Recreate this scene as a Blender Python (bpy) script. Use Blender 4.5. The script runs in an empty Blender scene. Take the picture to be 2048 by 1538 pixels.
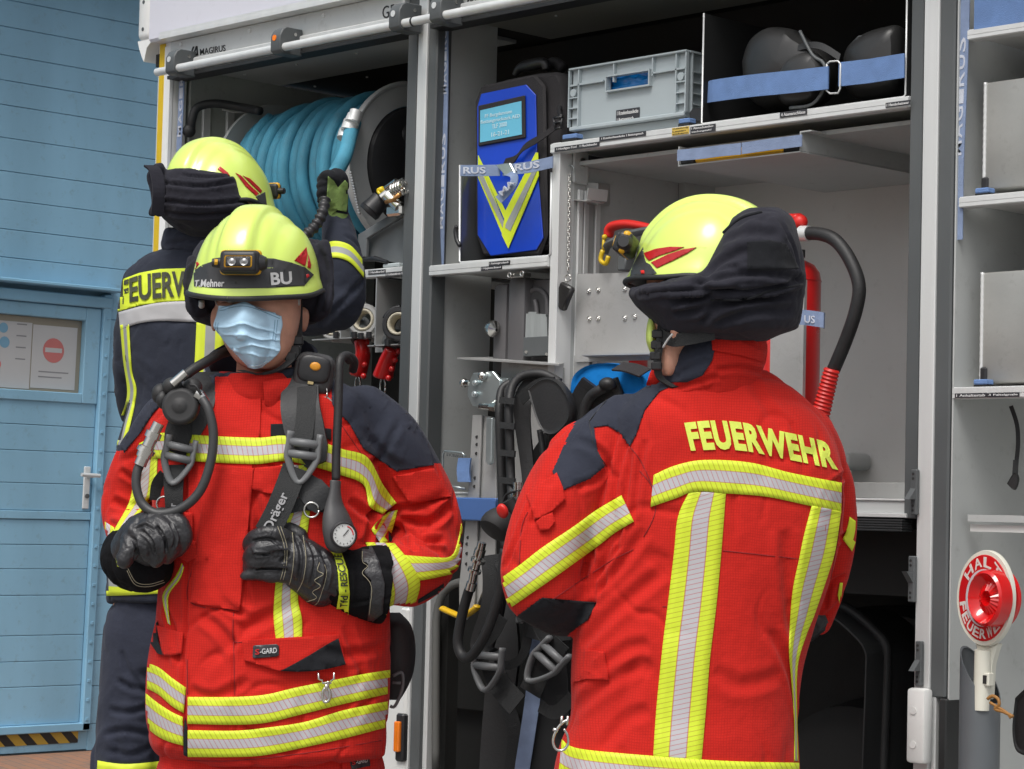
import bpy, bmesh, math, random
import numpy as np
from mathutils import Vector, Matrix, noise
from mathutils.bvhtree import BVHTree
random.seed(7)
V = Vector
scene = bpy.context.scene
COL = scene.collection

# ---------------------------------------------------------------- camera
CX, CY, FPX = 1024.0, 769.0, 4751.05
FW = V((-0.7192351, 0.69264369, 0.05427332)).normalized()
RT = V((0.69442326, 0.7191389, 0.02481082)).normalized()
UP = RT.cross(FW).normalized()
CAM = V((4.34105, -4.18056, 1.2))
cd = bpy.data.cameras.new('camera'); cam = bpy.data.objects.new('camera', cd); COL.objects.link(cam)
cd.sensor_width = 36; cd.lens = FPX/2048*36; cd.clip_start = .1; cd.clip_end = 500
cam.matrix_world = Matrix(((RT.x, UP.x, -FW.x, CAM.x), (RT.y, UP.y, -FW.y, CAM.y), (RT.z, UP.z, -FW.z, CAM.z), (0, 0, 0, 1)))
scene.camera = cam

# ---------------------------------------------------------------- daylight, overcast
SUN_EL, SUN_AZ = math.radians(58), math.radians(158)   # azimuth clockwise from +Y
w = bpy.data.worlds.new('World'); scene.world = w; w.use_nodes = True
nt = w.node_tree; bgn = nt.nodes['Background']
sky = nt.nodes.new('ShaderNodeTexSky'); sky.sky_type = 'NISHITA'; sky.sun_disc = False
sky.sun_elevation = SUN_EL; sky.sun_rotation = SUN_AZ; sky.dust_density = 5; sky.air_density = 1.0; sky.ozone_density = 1
hs = nt.nodes.new('ShaderNodeHueSaturation'); hs.inputs['Saturation'].default_value = 0.28
nt.links.new(sky.outputs[0], hs.inputs['Color']); nt.links.new(hs.outputs[0], bgn.inputs[0])
bgn.inputs[1].default_value = 0.14
sl = bpy.data.lights.new('sun', 'SUN'); sl.energy = 1.5; sl.angle = math.radians(22); sl.color = (1, .97, .92)
so = bpy.data.objects.new('sun', sl); COL.objects.link(so)
sd = V((math.sin(SUN_AZ)*math.cos(SUN_EL), math.cos(SUN_AZ)*math.cos(SUN_EL), math.sin(SUN_EL)))
so.rotation_euler = sd.to_track_quat('Z', 'Y').to_euler(); so.location = (0, 0, 12)
scene.view_settings.view_transform = 'Standard'; scene.view_settings.look = 'None'
scene.view_settings.exposure = 0.22; scene.view_settings.gamma = 1

# ---------------------------------------------------------------- measuring helpers
def ray(px, py): return FW + RT*((px-CX)/FPX) + UP*((CY-py)/FPX)
def T(px, py, y=0.0):
    d = ray(px, py); return CAM + d*((y-CAM.y)/d.y)
def TX(px, py, x):
    d = ray(px, py); return CAM + d*((x-CAM.x)/d.x)
def P(px, py, d): return CAM + ray(px, py)*d
def X(px, py, y=0.0): return T(px, py, y).x
def Z(px, py, y=0.0): return T(px, py, y).z
def PX(p):
    v = V(p)-CAM; d = v.dot(FW); return CX+FPX*v.dot(RT)/d, CY-FPX*v.dot(UP)/d, d

# ---------------------------------------------------------------- materials
MATS = {}
def nodes(name):
    m = bpy.data.materials.new(name); m.use_nodes = True; n = m.node_tree
    return m, n, n.nodes['Principled BSDF']
def mat(name, col, rough=.5, metal=0, var=.08, vs=6, bump=.0, bs=60, coat=0, spec=None, streak=None, sheen=0, dirt=0):
    if name in MATS: return MATS[name]
    m, n, b = nodes(name); L = n.links.new; N = n.nodes.new
    b.inputs['Roughness'].default_value = rough; b.inputs['Metallic'].default_value = metal
    b.inputs['Coat Weight'].default_value = coat; b.inputs['Coat Roughness'].default_value = .12
    if spec is not None: b.inputs['Specular IOR Level'].default_value = spec
    if sheen: b.inputs['Sheen Weight'].default_value = sheen
    tc = N('ShaderNodeTexCoord'); mp = N('ShaderNodeMapping'); L(tc.outputs['Object'], mp.inputs[0])
    if streak: mp.inputs['Scale'].default_value = streak
    nz = N('ShaderNodeTexNoise'); nz.inputs['Scale'].default_value = vs; nz.inputs['Detail'].default_value = 5
    L(mp.outputs[0], nz.inputs['Vector'])
    mx = N('ShaderNodeMix'); mx.data_type = 'RGBA'
    c = V(col[:3]); mx.inputs[6].default_value = (*(c*(1-var)), 1); mx.inputs[7].default_value = (*(V([min(1, k) for k in c*(1+var)])), 1)
    rp = N('ShaderNodeMapRange'); rp.inputs[1].default_value = .3; rp.inputs[2].default_value = .7
    L(nz.outputs[0], rp.inputs[0]); L(rp.outputs[0], mx.inputs[0])
    out = mx.outputs[2]
    if dirt:
        n2 = N('ShaderNodeTexNoise'); n2.inputs['Scale'].default_value = 23; n2.inputs['Detail'].default_value = 8; n2.inputs['Roughness'].default_value = .75
        L(tc.outputs['Object'], n2.inputs['Vector'])
        r2 = N('ShaderNodeMapRange'); r2.inputs[1].default_value = .56; r2.inputs[2].default_value = .72; r2.inputs[4].default_value = dirt
        L(n2.outputs[0], r2.inputs[0])
        m2 = N('ShaderNodeMix'); m2.data_type = 'RGBA'; L(r2.outputs[0], m2.inputs[0]); L(out, m2.inputs[6]); m2.inputs[7].default_value = (.12, .11, .09, 1)
        out = m2.outputs[2]
    L(out, b.inputs['Base Color'])
    rr = N('ShaderNodeMapRange'); rr.inputs[3].default_value = max(.02, rough*.85); rr.inputs[4].default_value = min(1, rough*1.18); L(nz.outputs[0], rr.inputs[0]); L(rr.outputs[0], b.inputs['Roughness'])
    if bump:
        bn = N('ShaderNodeTexNoise'); bn.inputs['Scale'].default_value = bs; bn.inputs['Detail'].default_value = 3; L(tc.outputs['Object'], bn.inputs['Vector'])
        bp = N('ShaderNodeBump'); bp.inputs['Strength'].default_value = bump; bp.inputs['Distance'].default_value = .002
        L(bn.outputs[0], bp.inputs['Height']); L(bp.outputs[0], b.inputs['Normal'])
    MATS[name] = m; return m

def math_node(n, op, a=None, b=None, c=None):
    k = n.nodes.new('ShaderNodeMath'); k.operation = op
    for i, v in enumerate((a, b, c)):
        if v is None: continue
        if isinstance(v, (int, float)): k.inputs[i].default_value = v
        else: n.links.new(v, k.inputs[i])
    return k.outputs[0]
def mixc(n, f, a, b):
    k = n.nodes.new('ShaderNodeMix'); k.data_type = 'RGBA'
    for i, v in ((0, f), (6, a), (7, b)):
        if isinstance(v, tuple): k.inputs[i].default_value = (*v[:3], 1)
        elif isinstance(v, (int, float)): k.inputs[i].default_value = v
        else: n.links.new(v, k.inputs[i])
    return k.outputs[2]
def cloth(name, col, grid=.0, gridcol=(.25, .01, .01), rough=.9, var=.12, sp=.0052, sheen=.05):
    """woven cloth, optionally with a fine ripstop grid (object space, three planes)"""
    if name in MATS: return MATS[name]
    m, n, b = nodes(name); L = n.links.new; N = n.nodes.new
    b.inputs['Roughness'].default_value = rough; b.inputs['Sheen Weight'].default_value = sheen; b.inputs['Sheen Roughness'].default_value = .5
    b.inputs['Specular IOR Level'].default_value = .16
    tc = N('ShaderNodeTexCoord'); nz = N('ShaderNodeTexNoise'); nz.inputs['Scale'].default_value = 9; nz.inputs['Detail'].default_value = 6
    L(tc.outputs['Object'], nz.inputs['Vector'])
    n3 = N('ShaderNodeTexNoise'); n3.inputs['Scale'].default_value = 2.6; n3.inputs['Detail'].default_value = 9; n3.inputs['Roughness'].default_value = .7; L(tc.outputs['Object'], n3.inputs['Vector'])
    r3 = N('ShaderNodeMapRange'); r3.inputs[1].default_value = .5; r3.inputs[2].default_value = .78; r3.inputs[4].default_value = .16; L(n3.outputs[0], r3.inputs[0])
    c = V(col); out = mixc(n, nz.outputs[0], tuple(c*(1-var)), tuple([min(1, k) for k in c*(1+var)]))
    out = mixc(n, r3.outputs[0], out, tuple(c*.55+V((.006, .006, .006))))
    sx = N('ShaderNodeSeparateXYZ'); L(tc.outputs['Object'], sx.inputs[0])
    if grid:
        wz = math_node(n, 'MULTIPLY', nz.outputs[0], .02)
        def line(o, off):
            a = math_node(n, 'ADD', math_node(n, 'ADD', o, off), wz)
            fr = math_node(n, 'FRACT', math_node(n, 'DIVIDE', a, sp))
            return math_node(n, 'LESS_THAN', fr, .24)
        h_ = math_node(n, 'ADD', math_node(n, 'MULTIPLY', sx.outputs[0], .6946), math_node(n, 'MULTIPLY', sx.outputs[1], .7194))
        g = math_node(n, 'MAXIMUM', line(h_, 10), line(sx.outputs[2], 10))
        out = mixc(n, math_node(n, 'MULTIPLY', g, grid), out, gridcol)
    L(out, b.inputs['Base Color'])
    bn = N('ShaderNodeTexNoise'); bn.inputs['Scale'].default_value = 420; bn.inputs['Detail'].default_value = 2; L(tc.outputs['Object'], bn.inputs['Vector'])
    b2 = N('ShaderNodeTexNoise'); b2.inputs['Scale'].default_value = 38; b2.inputs['Detail'].default_value = 4; L(tc.outputs['Object'], b2.inputs['Vector'])
    ad = math_node(n, 'ADD', math_node(n, 'MULTIPLY', bn.outputs[0], .25), math_node(n, 'MULTIPLY', b2.outputs[0], 2.2))
    bp = N('ShaderNodeBump'); bp.inputs['Strength'].default_value = .45; bp.inputs['Distance'].default_value = .0025
    L(ad, bp.inputs['Height']); L(bp.outputs[0], b.inputs['Normal'])
    MATS[name] = m; return m
def tape(name, yel=(.60, .72, .035), sil=(.46, .45, .47), hatch=True, layout='ysy', slope=-1.0, sp=.0105, hc=(.30, .16, .02), hs=(.42, .03, .05), edge=True):
    """reflective tape, uv: u metres along, v 0..1 across"""
    if name in MATS: return MATS[name]
    m, n, b = nodes(name); L = n.links.new; N = n.nodes.new
    b.inputs['Roughness'].default_value = .55; b.inputs['Specular IOR Level'].default_value = .35
    uv = N('ShaderNodeUVMap'); uv.uv_map = 'uv'; s = N('ShaderNodeSeparateXYZ'); L(uv.outputs[0], s.inputs[0])
    u, v = s.outputs[0], s.outputs[1]
    tc = N('ShaderNodeTexCoord'); nz = N('ShaderNodeTexNoise'); nz.inputs['Scale'].default_value = 25; nz.inputs['Detail'].default_value = 5; L(tc.outputs['Object'], nz.inputs['Vector'])
    yv = mixc(n, nz.outputs[0], tuple(V(yel)*.9), tuple(V(yel)*1.08))
    if layout == 'ysy':
        mid = math_node(n, 'LESS_THAN', math_node(n, 'ABSOLUTE', math_node(n, 'SUBTRACT', v, .5)), .175)
        base = mixc(n, mid, yv, sil)
        eg = math_node(n, 'LESS_THAN', math_node(n, 'ABSOLUTE', math_node(n, 'SUBTRACT', math_node(n, 'ABSOLUTE', math_node(n, 'SUBTRACT', v, .5)), .175)), .012)
        L(mid, b.inputs['Metallic']) if False else None
    else:
        mid = None; base = yv if layout == 'y' else mixc(n, 1.0, yv, sil); eg = None
    out = base
    if hatch:
        k = math_node(n, 'ADD', math_node(n, 'DIVIDE', u, sp), math_node(n, 'MULTIPLY', v, slope*3))
        ln = math_node(n, 'LESS_THAN', math_node(n, 'FRACT', k), .15)
        lc = mixc(n, mid, hc, hs) if mid is not None else hc
        out = mixc(n, math_node(n, 'MULTIPLY', ln, .6), out, lc)
        if eg is not None and edge: out = mixc(n, math_node(n, 'MULTIPLY', eg, .6), out, hs)
    L(out, b.inputs['Base Color'])
    bp = N('ShaderNodeBump'); bp.inputs['Strength'].default_value = .3; bp.inputs['Distance'].default_value = .002
    L(nz.outputs[0], bp.inputs['Height']); L(bp.outputs[0], b.inputs['Normal'])
    MATS[name] = m; return m

M = dict(
 alu=mat('brushed_aluminium', (.66, .67, .665), .38, .25, .06, 3, .15, 300, streak=(8, 8, .4)),
 alu_d=mat('aluminium_sheet', (.46, .46, .45), .45, .55, .1, 5, .2, 90, dirt=.25),
 white=mat('white_paint', (.74, .745, .73), .35, 0, .03, 3, coat=.3, dirt=.12),
 panel=mat('lavender_panel', (.60, .60, .66), .4, 0, .03, 2, coat=.2, dirt=.1),
 board=mat('shutter_board', (.58, .59, .58), .45, .2, .04, 3, dirt=.2),
 grey=mat('grey_panel', (.43, .445, .44), .55, 0, .08, 3, dirt=.25),
 greyl=mat('light_grey_wall', (.62, .625, .61), .6, 0, .06, 2.5, dirt=.12),
 dgrey=mat('dark_grey_profile', (.085, .092, .095), .5, 0, .1, 4, .1, 200, dirt=.15),
 rubber=mat('black_rubber', (.017, .018, .019), .55, 0, .2, 8, .15, 150),
 black=mat('black_plastic', (.018, .018, .02), .42, 0, .2, 10, .1, 200),
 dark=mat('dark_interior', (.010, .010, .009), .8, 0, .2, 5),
 yellow=mat('yellow_reflective', (.62, .42, .01), .4, 0, .05, 30, .3, 400),
 orange=mat('orange_lens', (.85, .20, .01), .2, 0, .1, 20, coat=.5),
 steel=mat('polished_steel', (.62, .61, .58), .22, 1, .05, 10),
 zinc=mat('zinc_plated_steel', (.50, .56, .57), .3, .85, .12, 14),
 brass=mat('brass', (.55, .28, .10), .35, .8, .1, 10),
 hose=mat('blue_hose', (.055, .25, .36), .7, 0, .25, 9, .8, 260, dirt=.3),
 strapb=mat('blue_webbing', (.12, .21, .42), .8, 0, .1, 30, .6, 500),
 webw=mat('grey_blue_webbing', (.20, .26, .40), .8, 0, .12, 30, .6, 500),
 webl=mat('web_lettering', (.50, .53, .60), .8, 0, .1, 40, .3, 500),
 box=mat('grey_crate_plastic', (.36, .41, .43), .45, 0, .04, 5, .1, 200),
 red=mat('red_gloss', (.55, .012, .012), .28, 0, .08, 4, coat=.5),
 redp=mat('red_plastic', (.62, .02, .015), .42, 0, .08, 9),
 royal=mat('royal_blue_tarpaulin', (.008, .055, .52), .3, 0, .1, 4, .1, 60, coat=.2),
 bagbk=mat('black_bag_cloth', (.02, .018, .02), .8, 0, .2, 12, .6, 350),
 labelk=mat('black_label', (.03, .03, .035), .4, 0, .1, 10),
 ink=mat('white_ink', (.65, .65, .65), .5, 0, .02, 3),
 inkk=mat('black_ink', (.02, .02, .02), .5, 0, .02, 3),
 blue=mat('blue_door_paint', (.245, .455, .61), .5, 0, .18, 2.2, .1, 20, streak=(1, 1, .22), dirt=.32),
 blue2=mat('blue_frame_paint', (.23, .45, .62), .45, 0, .12, 3, dirt=.12),
 paving=mat('orange_paving', (.36, .19, .11), .85, 0, .2, 6, .5, 60),
 glassy=mat('window_backing', (.28, .25, .19), .3, 0, .1, 3, coat=.4),
 paper=mat('paper', (.50, .50, .50), .7, 0, .03, 5),
 palered=mat('pale_red_print', (.55, .17, .16), .6),
 paleblue=mat('pale_blue_print', (.18, .36, .50), .6),
)

# ---------------------------------------------------------------- objects
def tag(o, label=None, cat=None, group=None, kind=None):
    if label: o['label'] = label
    if cat: o['category'] = cat
    if group: o['group'] = group
    if kind: o['kind'] = kind
    return o
def wloc(o):
    p = V((0, 0, 0))
    while o is not None: p += o.location; o = o.parent
    return p
def thing(name, label, cat, loc, group=None):
    o = bpy.data.objects.new(name, None); o.empty_display_size = .1; COL.objects.link(o); o.location = loc
    return tag(o, label, cat, group)
def obj(name, bm, m, parent=None, smooth=False, loc=None, label=None):
    """one mesh object; bm is in world coordinates"""
    if isinstance(bm, bmesh.types.BMesh):
        me = bpy.data.meshes.new(name)
        bmesh.ops.recalc_face_normals(bm, faces=bm.faces[:])
        bm.to_mesh(me); bm.free()
    else: me = bm
    ms = m if isinstance(m, (list, tuple)) else [m]
    for k in ms: me.materials.append(M[k] if isinstance(k, str) else k)
    if smooth is True:
        for p in me.polygons: p.use_smooth = True
    elif smooth:
        for p in me.polygons: p.use_smooth = True
        try: me.set_sharp_from_angle(angle=math.radians(smooth))
        except Exception: pass
    o = bpy.data.objects.new(name, me); COL.objects.link(o)
    if parent is not None:
        o.parent = parent; base = wloc(parent); me.transform(Matrix.Translation(-base))
    elif loc is not None:
        me.transform(Matrix.Translation(-V(loc))); o.location = loc
    if label: o['label'] = label
    return o

def B(): return bmesh.new()
def add_mesh(bm, verts, faces, mi=0, uvs=None):
    vs = [bm.verts.new(v) for v in verts]; out = []
    for f in faces:
        try:
            fc = bm.faces.new([vs[i] for i in f]); fc.material_index = mi; out.append(fc)
        except ValueError: pass
    if uvs:
        ul = bm.loops.layers.uv.get('uv') or bm.loops.layers.uv.new('uv')
        ix = {v: i for i, v in enumerate(vs)}
        for fc in out:
            for lp in fc.loops: lp[ul].uv = uvs[ix[lp.vert]]
    return vs
def obox(bm, o, a, b, c, bev=0, mi=0, seg=1):
    """box from corner o with edge vectors a,b,c"""
    o, a, b, c = V(o), V(a), V(b), V(c)
    t = B(); vs = [t.verts.new(o+a*i+b*j+c*k) for k in (0, 1) for j in (0, 1) for i in (0, 1)]
    for f in ((0, 2, 3, 1), (4, 5, 7, 6), (0, 1, 5, 4), (2, 6, 7, 3), (0, 4, 6, 2), (1, 3, 7, 5)): t.faces.new([vs[i] for i in f])
    if bev: bmesh.ops.bevel(t, geom=t.edges[:], offset=bev, segments=seg, profile=.5, affect='EDGES')
    join(bm, t, mi); return bm
def box(bm, x0, x1, y0, y1, z0, z1, bev=0, mi=0, seg=1):
    return obox(bm, (x0, y0, z0), (x1-x0, 0, 0), (0, y1-y0, 0), (0, 0, z1-z0), bev, mi, seg)
def join(bm, t, mi=0, mtx=None):
    mp = {}
    ul = t.loops.layers.uv.get('uv'); ul2 = None
    if ul: ul2 = bm.loops.layers.uv.get('uv') or bm.loops.layers.uv.new('uv')
    for v in t.verts: mp[v] = bm.verts.new(mtx @ v.co if mtx else v.co)
    for f in t.faces:
        try: nf = bm.faces.new([mp[v] for v in f.verts])
        except ValueError: continue
        nf.material_index = mi if mi else f.material_index
        if ul:
            for a, b in zip(f.loops, nf.loops): b[ul2].uv = a[ul].uv
    t.free()
def frame(d):
    d = V(d).normalized(); a = V((0, 0, 1)) if abs(d.z) < .9 else V((1, 0, 0))
    s = d.cross(a).normalized(); return d, s, s.cross(d).normalized()
def smooth_path(pts, n=6):
    """Catmull-Rom through tuples"""
    a = [tuple(p) for p in pts]
    if len(a) < 3: return [V(p) if len(p) == 3 else p for p in a]
    q = [a[0]]+a+[a[-1]]; out = []
    for i in range(1, len(q)-2):
        for k in range(n):
            t = k/n; p0, p1, p2, p3 = q[i-1:i+3]
            out.append(tuple(.5*((2*p1[j])+(-p0[j]+p2[j])*t+(2*p0[j]-5*p1[j]+4*p2[j]-p3[j])*t*t+(-p0[j]+3*p1[j]-3*p2[j]+p3[j])*t**3) for j in range(len(p1))))
    out.append(a[-1]); return out
def tube(bm, pts, r, seg=10, cap=True, mi=0, sm=0, flat=1.0):
    """pts: Vectors; r number or list"""
    pts = [V(p) for p in pts]
    if sm: 
        if isinstance(r, (list, tuple)):
            q = smooth_path([(*p, rr) for p, rr in zip(pts, r)], sm); pts = [V(k[:3]) for k in q]; r = [k[3] for k in q]
        else: pts = [V(k) for k in smooth_path(pts, sm)]
    n = len(pts); rs = r if isinstance(r, (list, tuple)) else [r]*n
    d0, s, u = frame(pts[1]-pts[0]); rings = []
    for i, p in enumerate(pts):
        d = (pts[min(i+1, n-1)]-pts[max(i-1, 0)]).normalized()
        s = (s-d*s.dot(d)).normalized(); u = s.cross(d)
        rings.append([bm.verts.new(p+(s*math.cos(2*math.pi*k/seg)+u*math.sin(2*math.pi*k/seg)*flat)*rs[i]) for k in range(seg)])
    for a, b in zip(rings, rings[1:]):
        for k in range(seg):
            f = bm.faces.new((a[k], a[(k+1) % seg], b[(k+1) % seg], b[k])); f.material_index = mi
    if cap:
        for ring, sg in ((rings[0], 1), (rings[-1], -1)):
            f = bm.faces.new(ring if sg > 0 else ring[::-1]); f.material_index = mi
    return bm
def cap_chain(bm, pts, seg=14, sm=4):
    """round-ended tapered limb; pts [(Vector, r)]"""
    q = smooth_path([(*p, r) for p, r in pts], sm) if len(pts) > 2 else [(*p, r) for p, r in pts]
    ps = [V(k[:3]) for k in q]; rs = [k[3] for k in q]
    d0 = (ps[0]-ps[1]).normalized(); d1 = (ps[-1]-ps[-2]).normalized(); a, ra, b, rb = [], [], [], []
    for k in (80, 60, 40, 20):
        t = math.radians(k)
        a.append(ps[0]+d0*rs[0]*math.sin(t)); ra.append(rs[0]*math.cos(t))
    for k in (20, 40, 60, 80):
        t = math.radians(k)
        b.append(ps[-1]+d1*rs[-1]*math.sin(t)); rb.append(rs[-1]*math.cos(t))
    return tube(bm, a+ps+b, ra+rs+rb, seg)
def cyl(bm, p0, p1, r0, r1=None, seg=20, mi=0, cap=True): return tube(bm, [p0, p1], [r0, r0 if r1 is None else r1], seg, cap, mi)
def ell(bm, c, r, ax=None, seg=20, mi=0):
    t = B(); bmesh.ops.create_uvsphere(t, u_segments=seg, v_segments=max(8, seg*2//3), radius=1)
    m = Matrix.Diagonal((*r, 1)) if hasattr(r, '__len__') else Matrix.Scale(r, 4)
    R4 = Matrix.Identity(4)
    if ax is not None: R4 = Matrix([[ax[j][i] for j in range(3)]+[0] for i in range(3)]+[[0, 0, 0, 1]])
    join(bm, t, mi, Matrix.Translation(V(c)) @ R4 @ m)
def lathe(bm, c, axis, prof, seg=28, mi=0, a0=0, a1=360):
    """prof [(radius, along)]"""
    d, s, u = frame(axis); full = abs(a1-a0) >= 360; n = seg if full else seg+1; rings = []
    for r, h in prof:
        rings.append([bm.verts.new(V(c)+d*h+(s*math.cos(math.radians(a0+(a1-a0)*k/seg))+u*math.sin(math.radians(a0+(a1-a0)*k/seg)))*max(r, 1e-4)) for k in range(n)])
    for a, b in zip(rings, rings[1:]):
        for k in range(n if full else n-1):
            f = bm.faces.new((a[k], a[(k+1) % n], b[(k+1) % n], b[k])); f.material_index = mi
    return bm
def prism(bm, poly, ext, mi=0, bev=0):
    """planar polygon of world points extruded by vector"""
    t = B(); vs = [t.verts.new(p) for p in poly]; f = t.faces.new(vs)
    r = bmesh.ops.extrude_face_region(t, geom=[f]); bmesh.ops.translate(t, verts=[e for e in r['geom'] if isinstance(e, bmesh.types.BMVert)], vec=V(ext))
    bmesh.ops.recalc_face_normals(t, faces=t.faces[:])
    if bev: bmesh.ops.bevel(t, geom=t.edges[:], offset=bev, segments=1, affect='EDGES')
    join(bm, t, mi); return bm
def ribbon(bm, pts, wv, th=.002, mi=0, sm=0, uv=True):
    """band along pts; wv: width vector or list; thickness th"""
    if sm:
        if isinstance(wv, list):
            q = smooth_path([(*a, *b) for a, b in zip(pts, wv)], sm); pts = [V(k[:3]) for k in q]; wv = [V(k[3:]) for k in q]
        else: pts = [V(k) for k in smooth_path(pts, sm)]
    n = len(pts); ws = wv if isinstance(wv, list) else [V(wv)]*n; vs, uvs = [], []; L = 0
    for i, p in enumerate(pts):
        d = (V(pts[min(i+1, n-1)])-V(pts[max(i-1, 0)])).normalized(); nn = d.cross(ws[i]).normalized()*th/2
        if i: L += (V(p)-V(pts[i-1])).length
        for sx, sn, v in ((-.5, 1, 0), (.5, 1, 1), (.5, -1, 1), (-.5, -1, 0)):
            vs.append(V(p)+ws[i]*sx+nn*sn); uvs.append((L, v))
    fs = [(0, 1, 2, 3), tuple(range(4*n-1, 4*n-5, -1))]
    for i in range(n-1):
        for k in range(4): fs.append((4*i+k, 4*i+(k+1) % 4, 4*i+4+(k+1) % 4, 4*i+4+k))
    add_mesh(bm, vs, fs, mi, uvs); return bm
def torus(bm, c, axis, R, r, seg=24, rs=8, mi=0, a0=0, a1=360, sx=1, sy=1):
    d, s, u = frame(axis); n = seg+1
    pts = [V(c)+(s*math.cos(math.radians(a0+(a1-a0)*k/seg))*sx+u*math.sin(math.radians(a0+(a1-a0)*k/seg))*sy)*R for k in range(n)]
    return tube(bm, pts, r, rs, True, mi)

TXT = {}
def text_bm(body, off=0.0):
    """lettering as a 2D mesh normalised to 0..1 x 0..1; returns bmesh"""
    k = (body, off)
    if k not in TXT:
        cu = bpy.data.curves.new('t', 'FONT'); cu.body = body; cu.offset = off; cu.resolution_u = 3; cu.space_character = 1.1 if off > .04 else 1.0; cu.align_x = 'LEFT'; cu.space_line = .95
        o = bpy.data.objects.new('t', cu); COL.objects.link(o); bpy.context.view_layer.update()
        me = bpy.data.meshes.new_from_object(o); bpy.data.objects.remove(o)
        co = np.array([v.co[:] for v in me.vertices]); lo, hi = co.min(0), co.max(0)
        TXT[k] = ([((c[0]-lo[0])/(hi[0]-lo[0]), (c[1]-lo[1])/(hi[1]-lo[1])) for c in co], [tuple(p.vertices) for p in me.polygons])
        bpy.data.meshes.remove(me)
    v, f = TXT[k]; t = B(); vs = [t.verts.new((a, b, 0)) for a, b in v]
    for q in f:
        try: t.faces.new([vs[i] for i in q])
        except ValueError: pass
    return t
def text3d(bm, body, bl, br, tl, lift=.0006, off=.0, mi=0):
    """lettering on the plane through bottom-left, bottom-right, top-left; stands proud by lift"""
    bl, br, tl = V(bl), V(br), V(tl); a, b = br-bl, tl-bl; n = a.cross(b).normalized()
    if n.dot(CAM-bl) < 0: n = -n
    t = text_bm(body, off)
    for v in t.verts: v.co = bl+a*v.co.x+b*v.co.y+n*lift
    g = bmesh.ops.extrude_face_region(t, geom=t.faces[:])
    for e in g['geom']:
        if isinstance(e, bmesh.types.BMVert): e.co -= n*(lift*1.2)
    join(bm, t, mi); return bm
# ================================================================ ground
GX = -3.6018
def gz(x, y): 
    t = min(1, max(0, (-1.9-x)/1.5)); return .225*t*t*(3-2*t)
bm = B(); xs = [-80, -30, -12, -6]+[-5+.5*i for i in range(22)]+[8, 14, 30, 80]; ys = [-80, -30, -12, -6, -3, 0, 3, 6, 12, 30, 80]
vv = [[bm.verts.new((x, y, gz(x, y))) for y in ys] for x in xs]
for i in range(len(xs)-1):
    for j in range(len(ys)-1): bm.faces.new((vv[i][j], vv[i+1][j], vv[i+1][j+1], vv[i][j+1]))
pm, n, b = nodes('brick_paving'); tc = n.nodes.new('ShaderNodeTexCoord'); br = n.nodes.new('ShaderNodeTexBrick')
br.inputs['Scale'].default_value = 5; br.inputs['Color1'].default_value = (.33, .16, .09, 1); br.inputs['Color2'].default_value = (.26, .15, .10, 1); br.inputs['Mortar'].default_value = (.15, .12, .10, 1)
br.inputs['Mortar Size'].default_value = .012
n.links.new(tc.outputs['Object'], br.inputs['Vector']); sx_ = n.nodes.new('ShaderNodeSeparateXYZ'); n.links.new(tc.outputs['Object'], sx_.inputs[0]); nz_ = n.nodes.new('ShaderNodeTexNoise'); nz_.inputs['Scale'].default_value = 9; nz_.inputs['Detail'].default_value = 8
n.links.new(mixc(n, math_node(n, 'GREATER_THAN', sx_.outputs[0], -2.2), br.outputs[0], mixc(n, nz_.outputs[0], (.17, .17, .165), (.27, .265, .255))), b.inputs['Base Color']); b.inputs['Roughness'].default_value = .85
g = obj('ground', bm, pm); tag(g, kind='structure')

# ================================================================ garage behind
TILT = .022
def GA(px, py):
    p = TX(px, py, GX); return p.y-TILT*(p.z-1.2), p.z
def gb(bm, a0, a1, z0, z1, x0=0.0, x1=.02, bev=.003, mi=0):
    """box on the garage face, x0..x1 proud of it"""
    t = B(); box(t, GX+x0, GX+x1, a0, a1, z0, z1, bev)
    for v in t.verts: v.co.y += TILT*(v.co.z-1.2)
    join(bm, t, mi)
gar = thing('garage_building', 'pale blue sectional garage door of a building with wicket door and taped paper notices', 'garage', (GX, 1.0, .22))
aR, _ = GA(212, 700); aW = 4.6; aL = -2.6
zs = {y: GA(150, y)[1] for y in (27, 80, 136, 185, 233, 297, 362, 418, 475, 530, 576, 854, 905, 969, 1023, 1040, 1090, 1138, 1190, 1269, 1320, 1370, 1445, 1461, 1500, 1514, -90, -35, 20, 81, 640, 600, 620, 785, 805)}
bm = B(); lev = [GA(150, -90-226)[1]+2.2, GA(150, -90-226)[1]+.9, GA(150, -320)[1], GA(150, -205)[1], zs[-90], zs[-35], zs[27], zs[80], zs[136], zs[185], zs[233], zs[297], zs[362], zs[418], zs[475], zs[530], zs[576]]
for a, c in zip(lev, lev[1:]):
    gb(bm, aL, aW, c+.0008, a-.0008, -.03, .012, .0022)
box(bm, GX-.3, GX-.03, aL-1, aW+1, 0, lev[0])
obj('door_section', bm, 'blue', gar)
# side panels right of the wicket door
rows = [576, 640, 785, 854, 905, 969, 1023, 1090, 1138, 1190, 1269, 1320, 1370, 1445, 1500]
zr = [GA(225, y)[1] for y in rows]
bm = B()
for i in range(len(zr)-1):
    if i == 1: gb(bm, aR+.003, GA(230, 700)[0], zr[2]+.001, zr[1]-.001, -.03, .012, .003); continue
    gb(bm, aR+.003, aW, zr[i+1]+.0008, zr[i]-.0008, -.03, .010, .002)
obj('door_section', bm, 'blue', gar)
bm = B(); gb(bm, GA(231, 700)[0], aW, zr[2]+.002, zr[1]-.002, -.03, -.008); obj('window', bm, 'glassy', gar)
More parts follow.
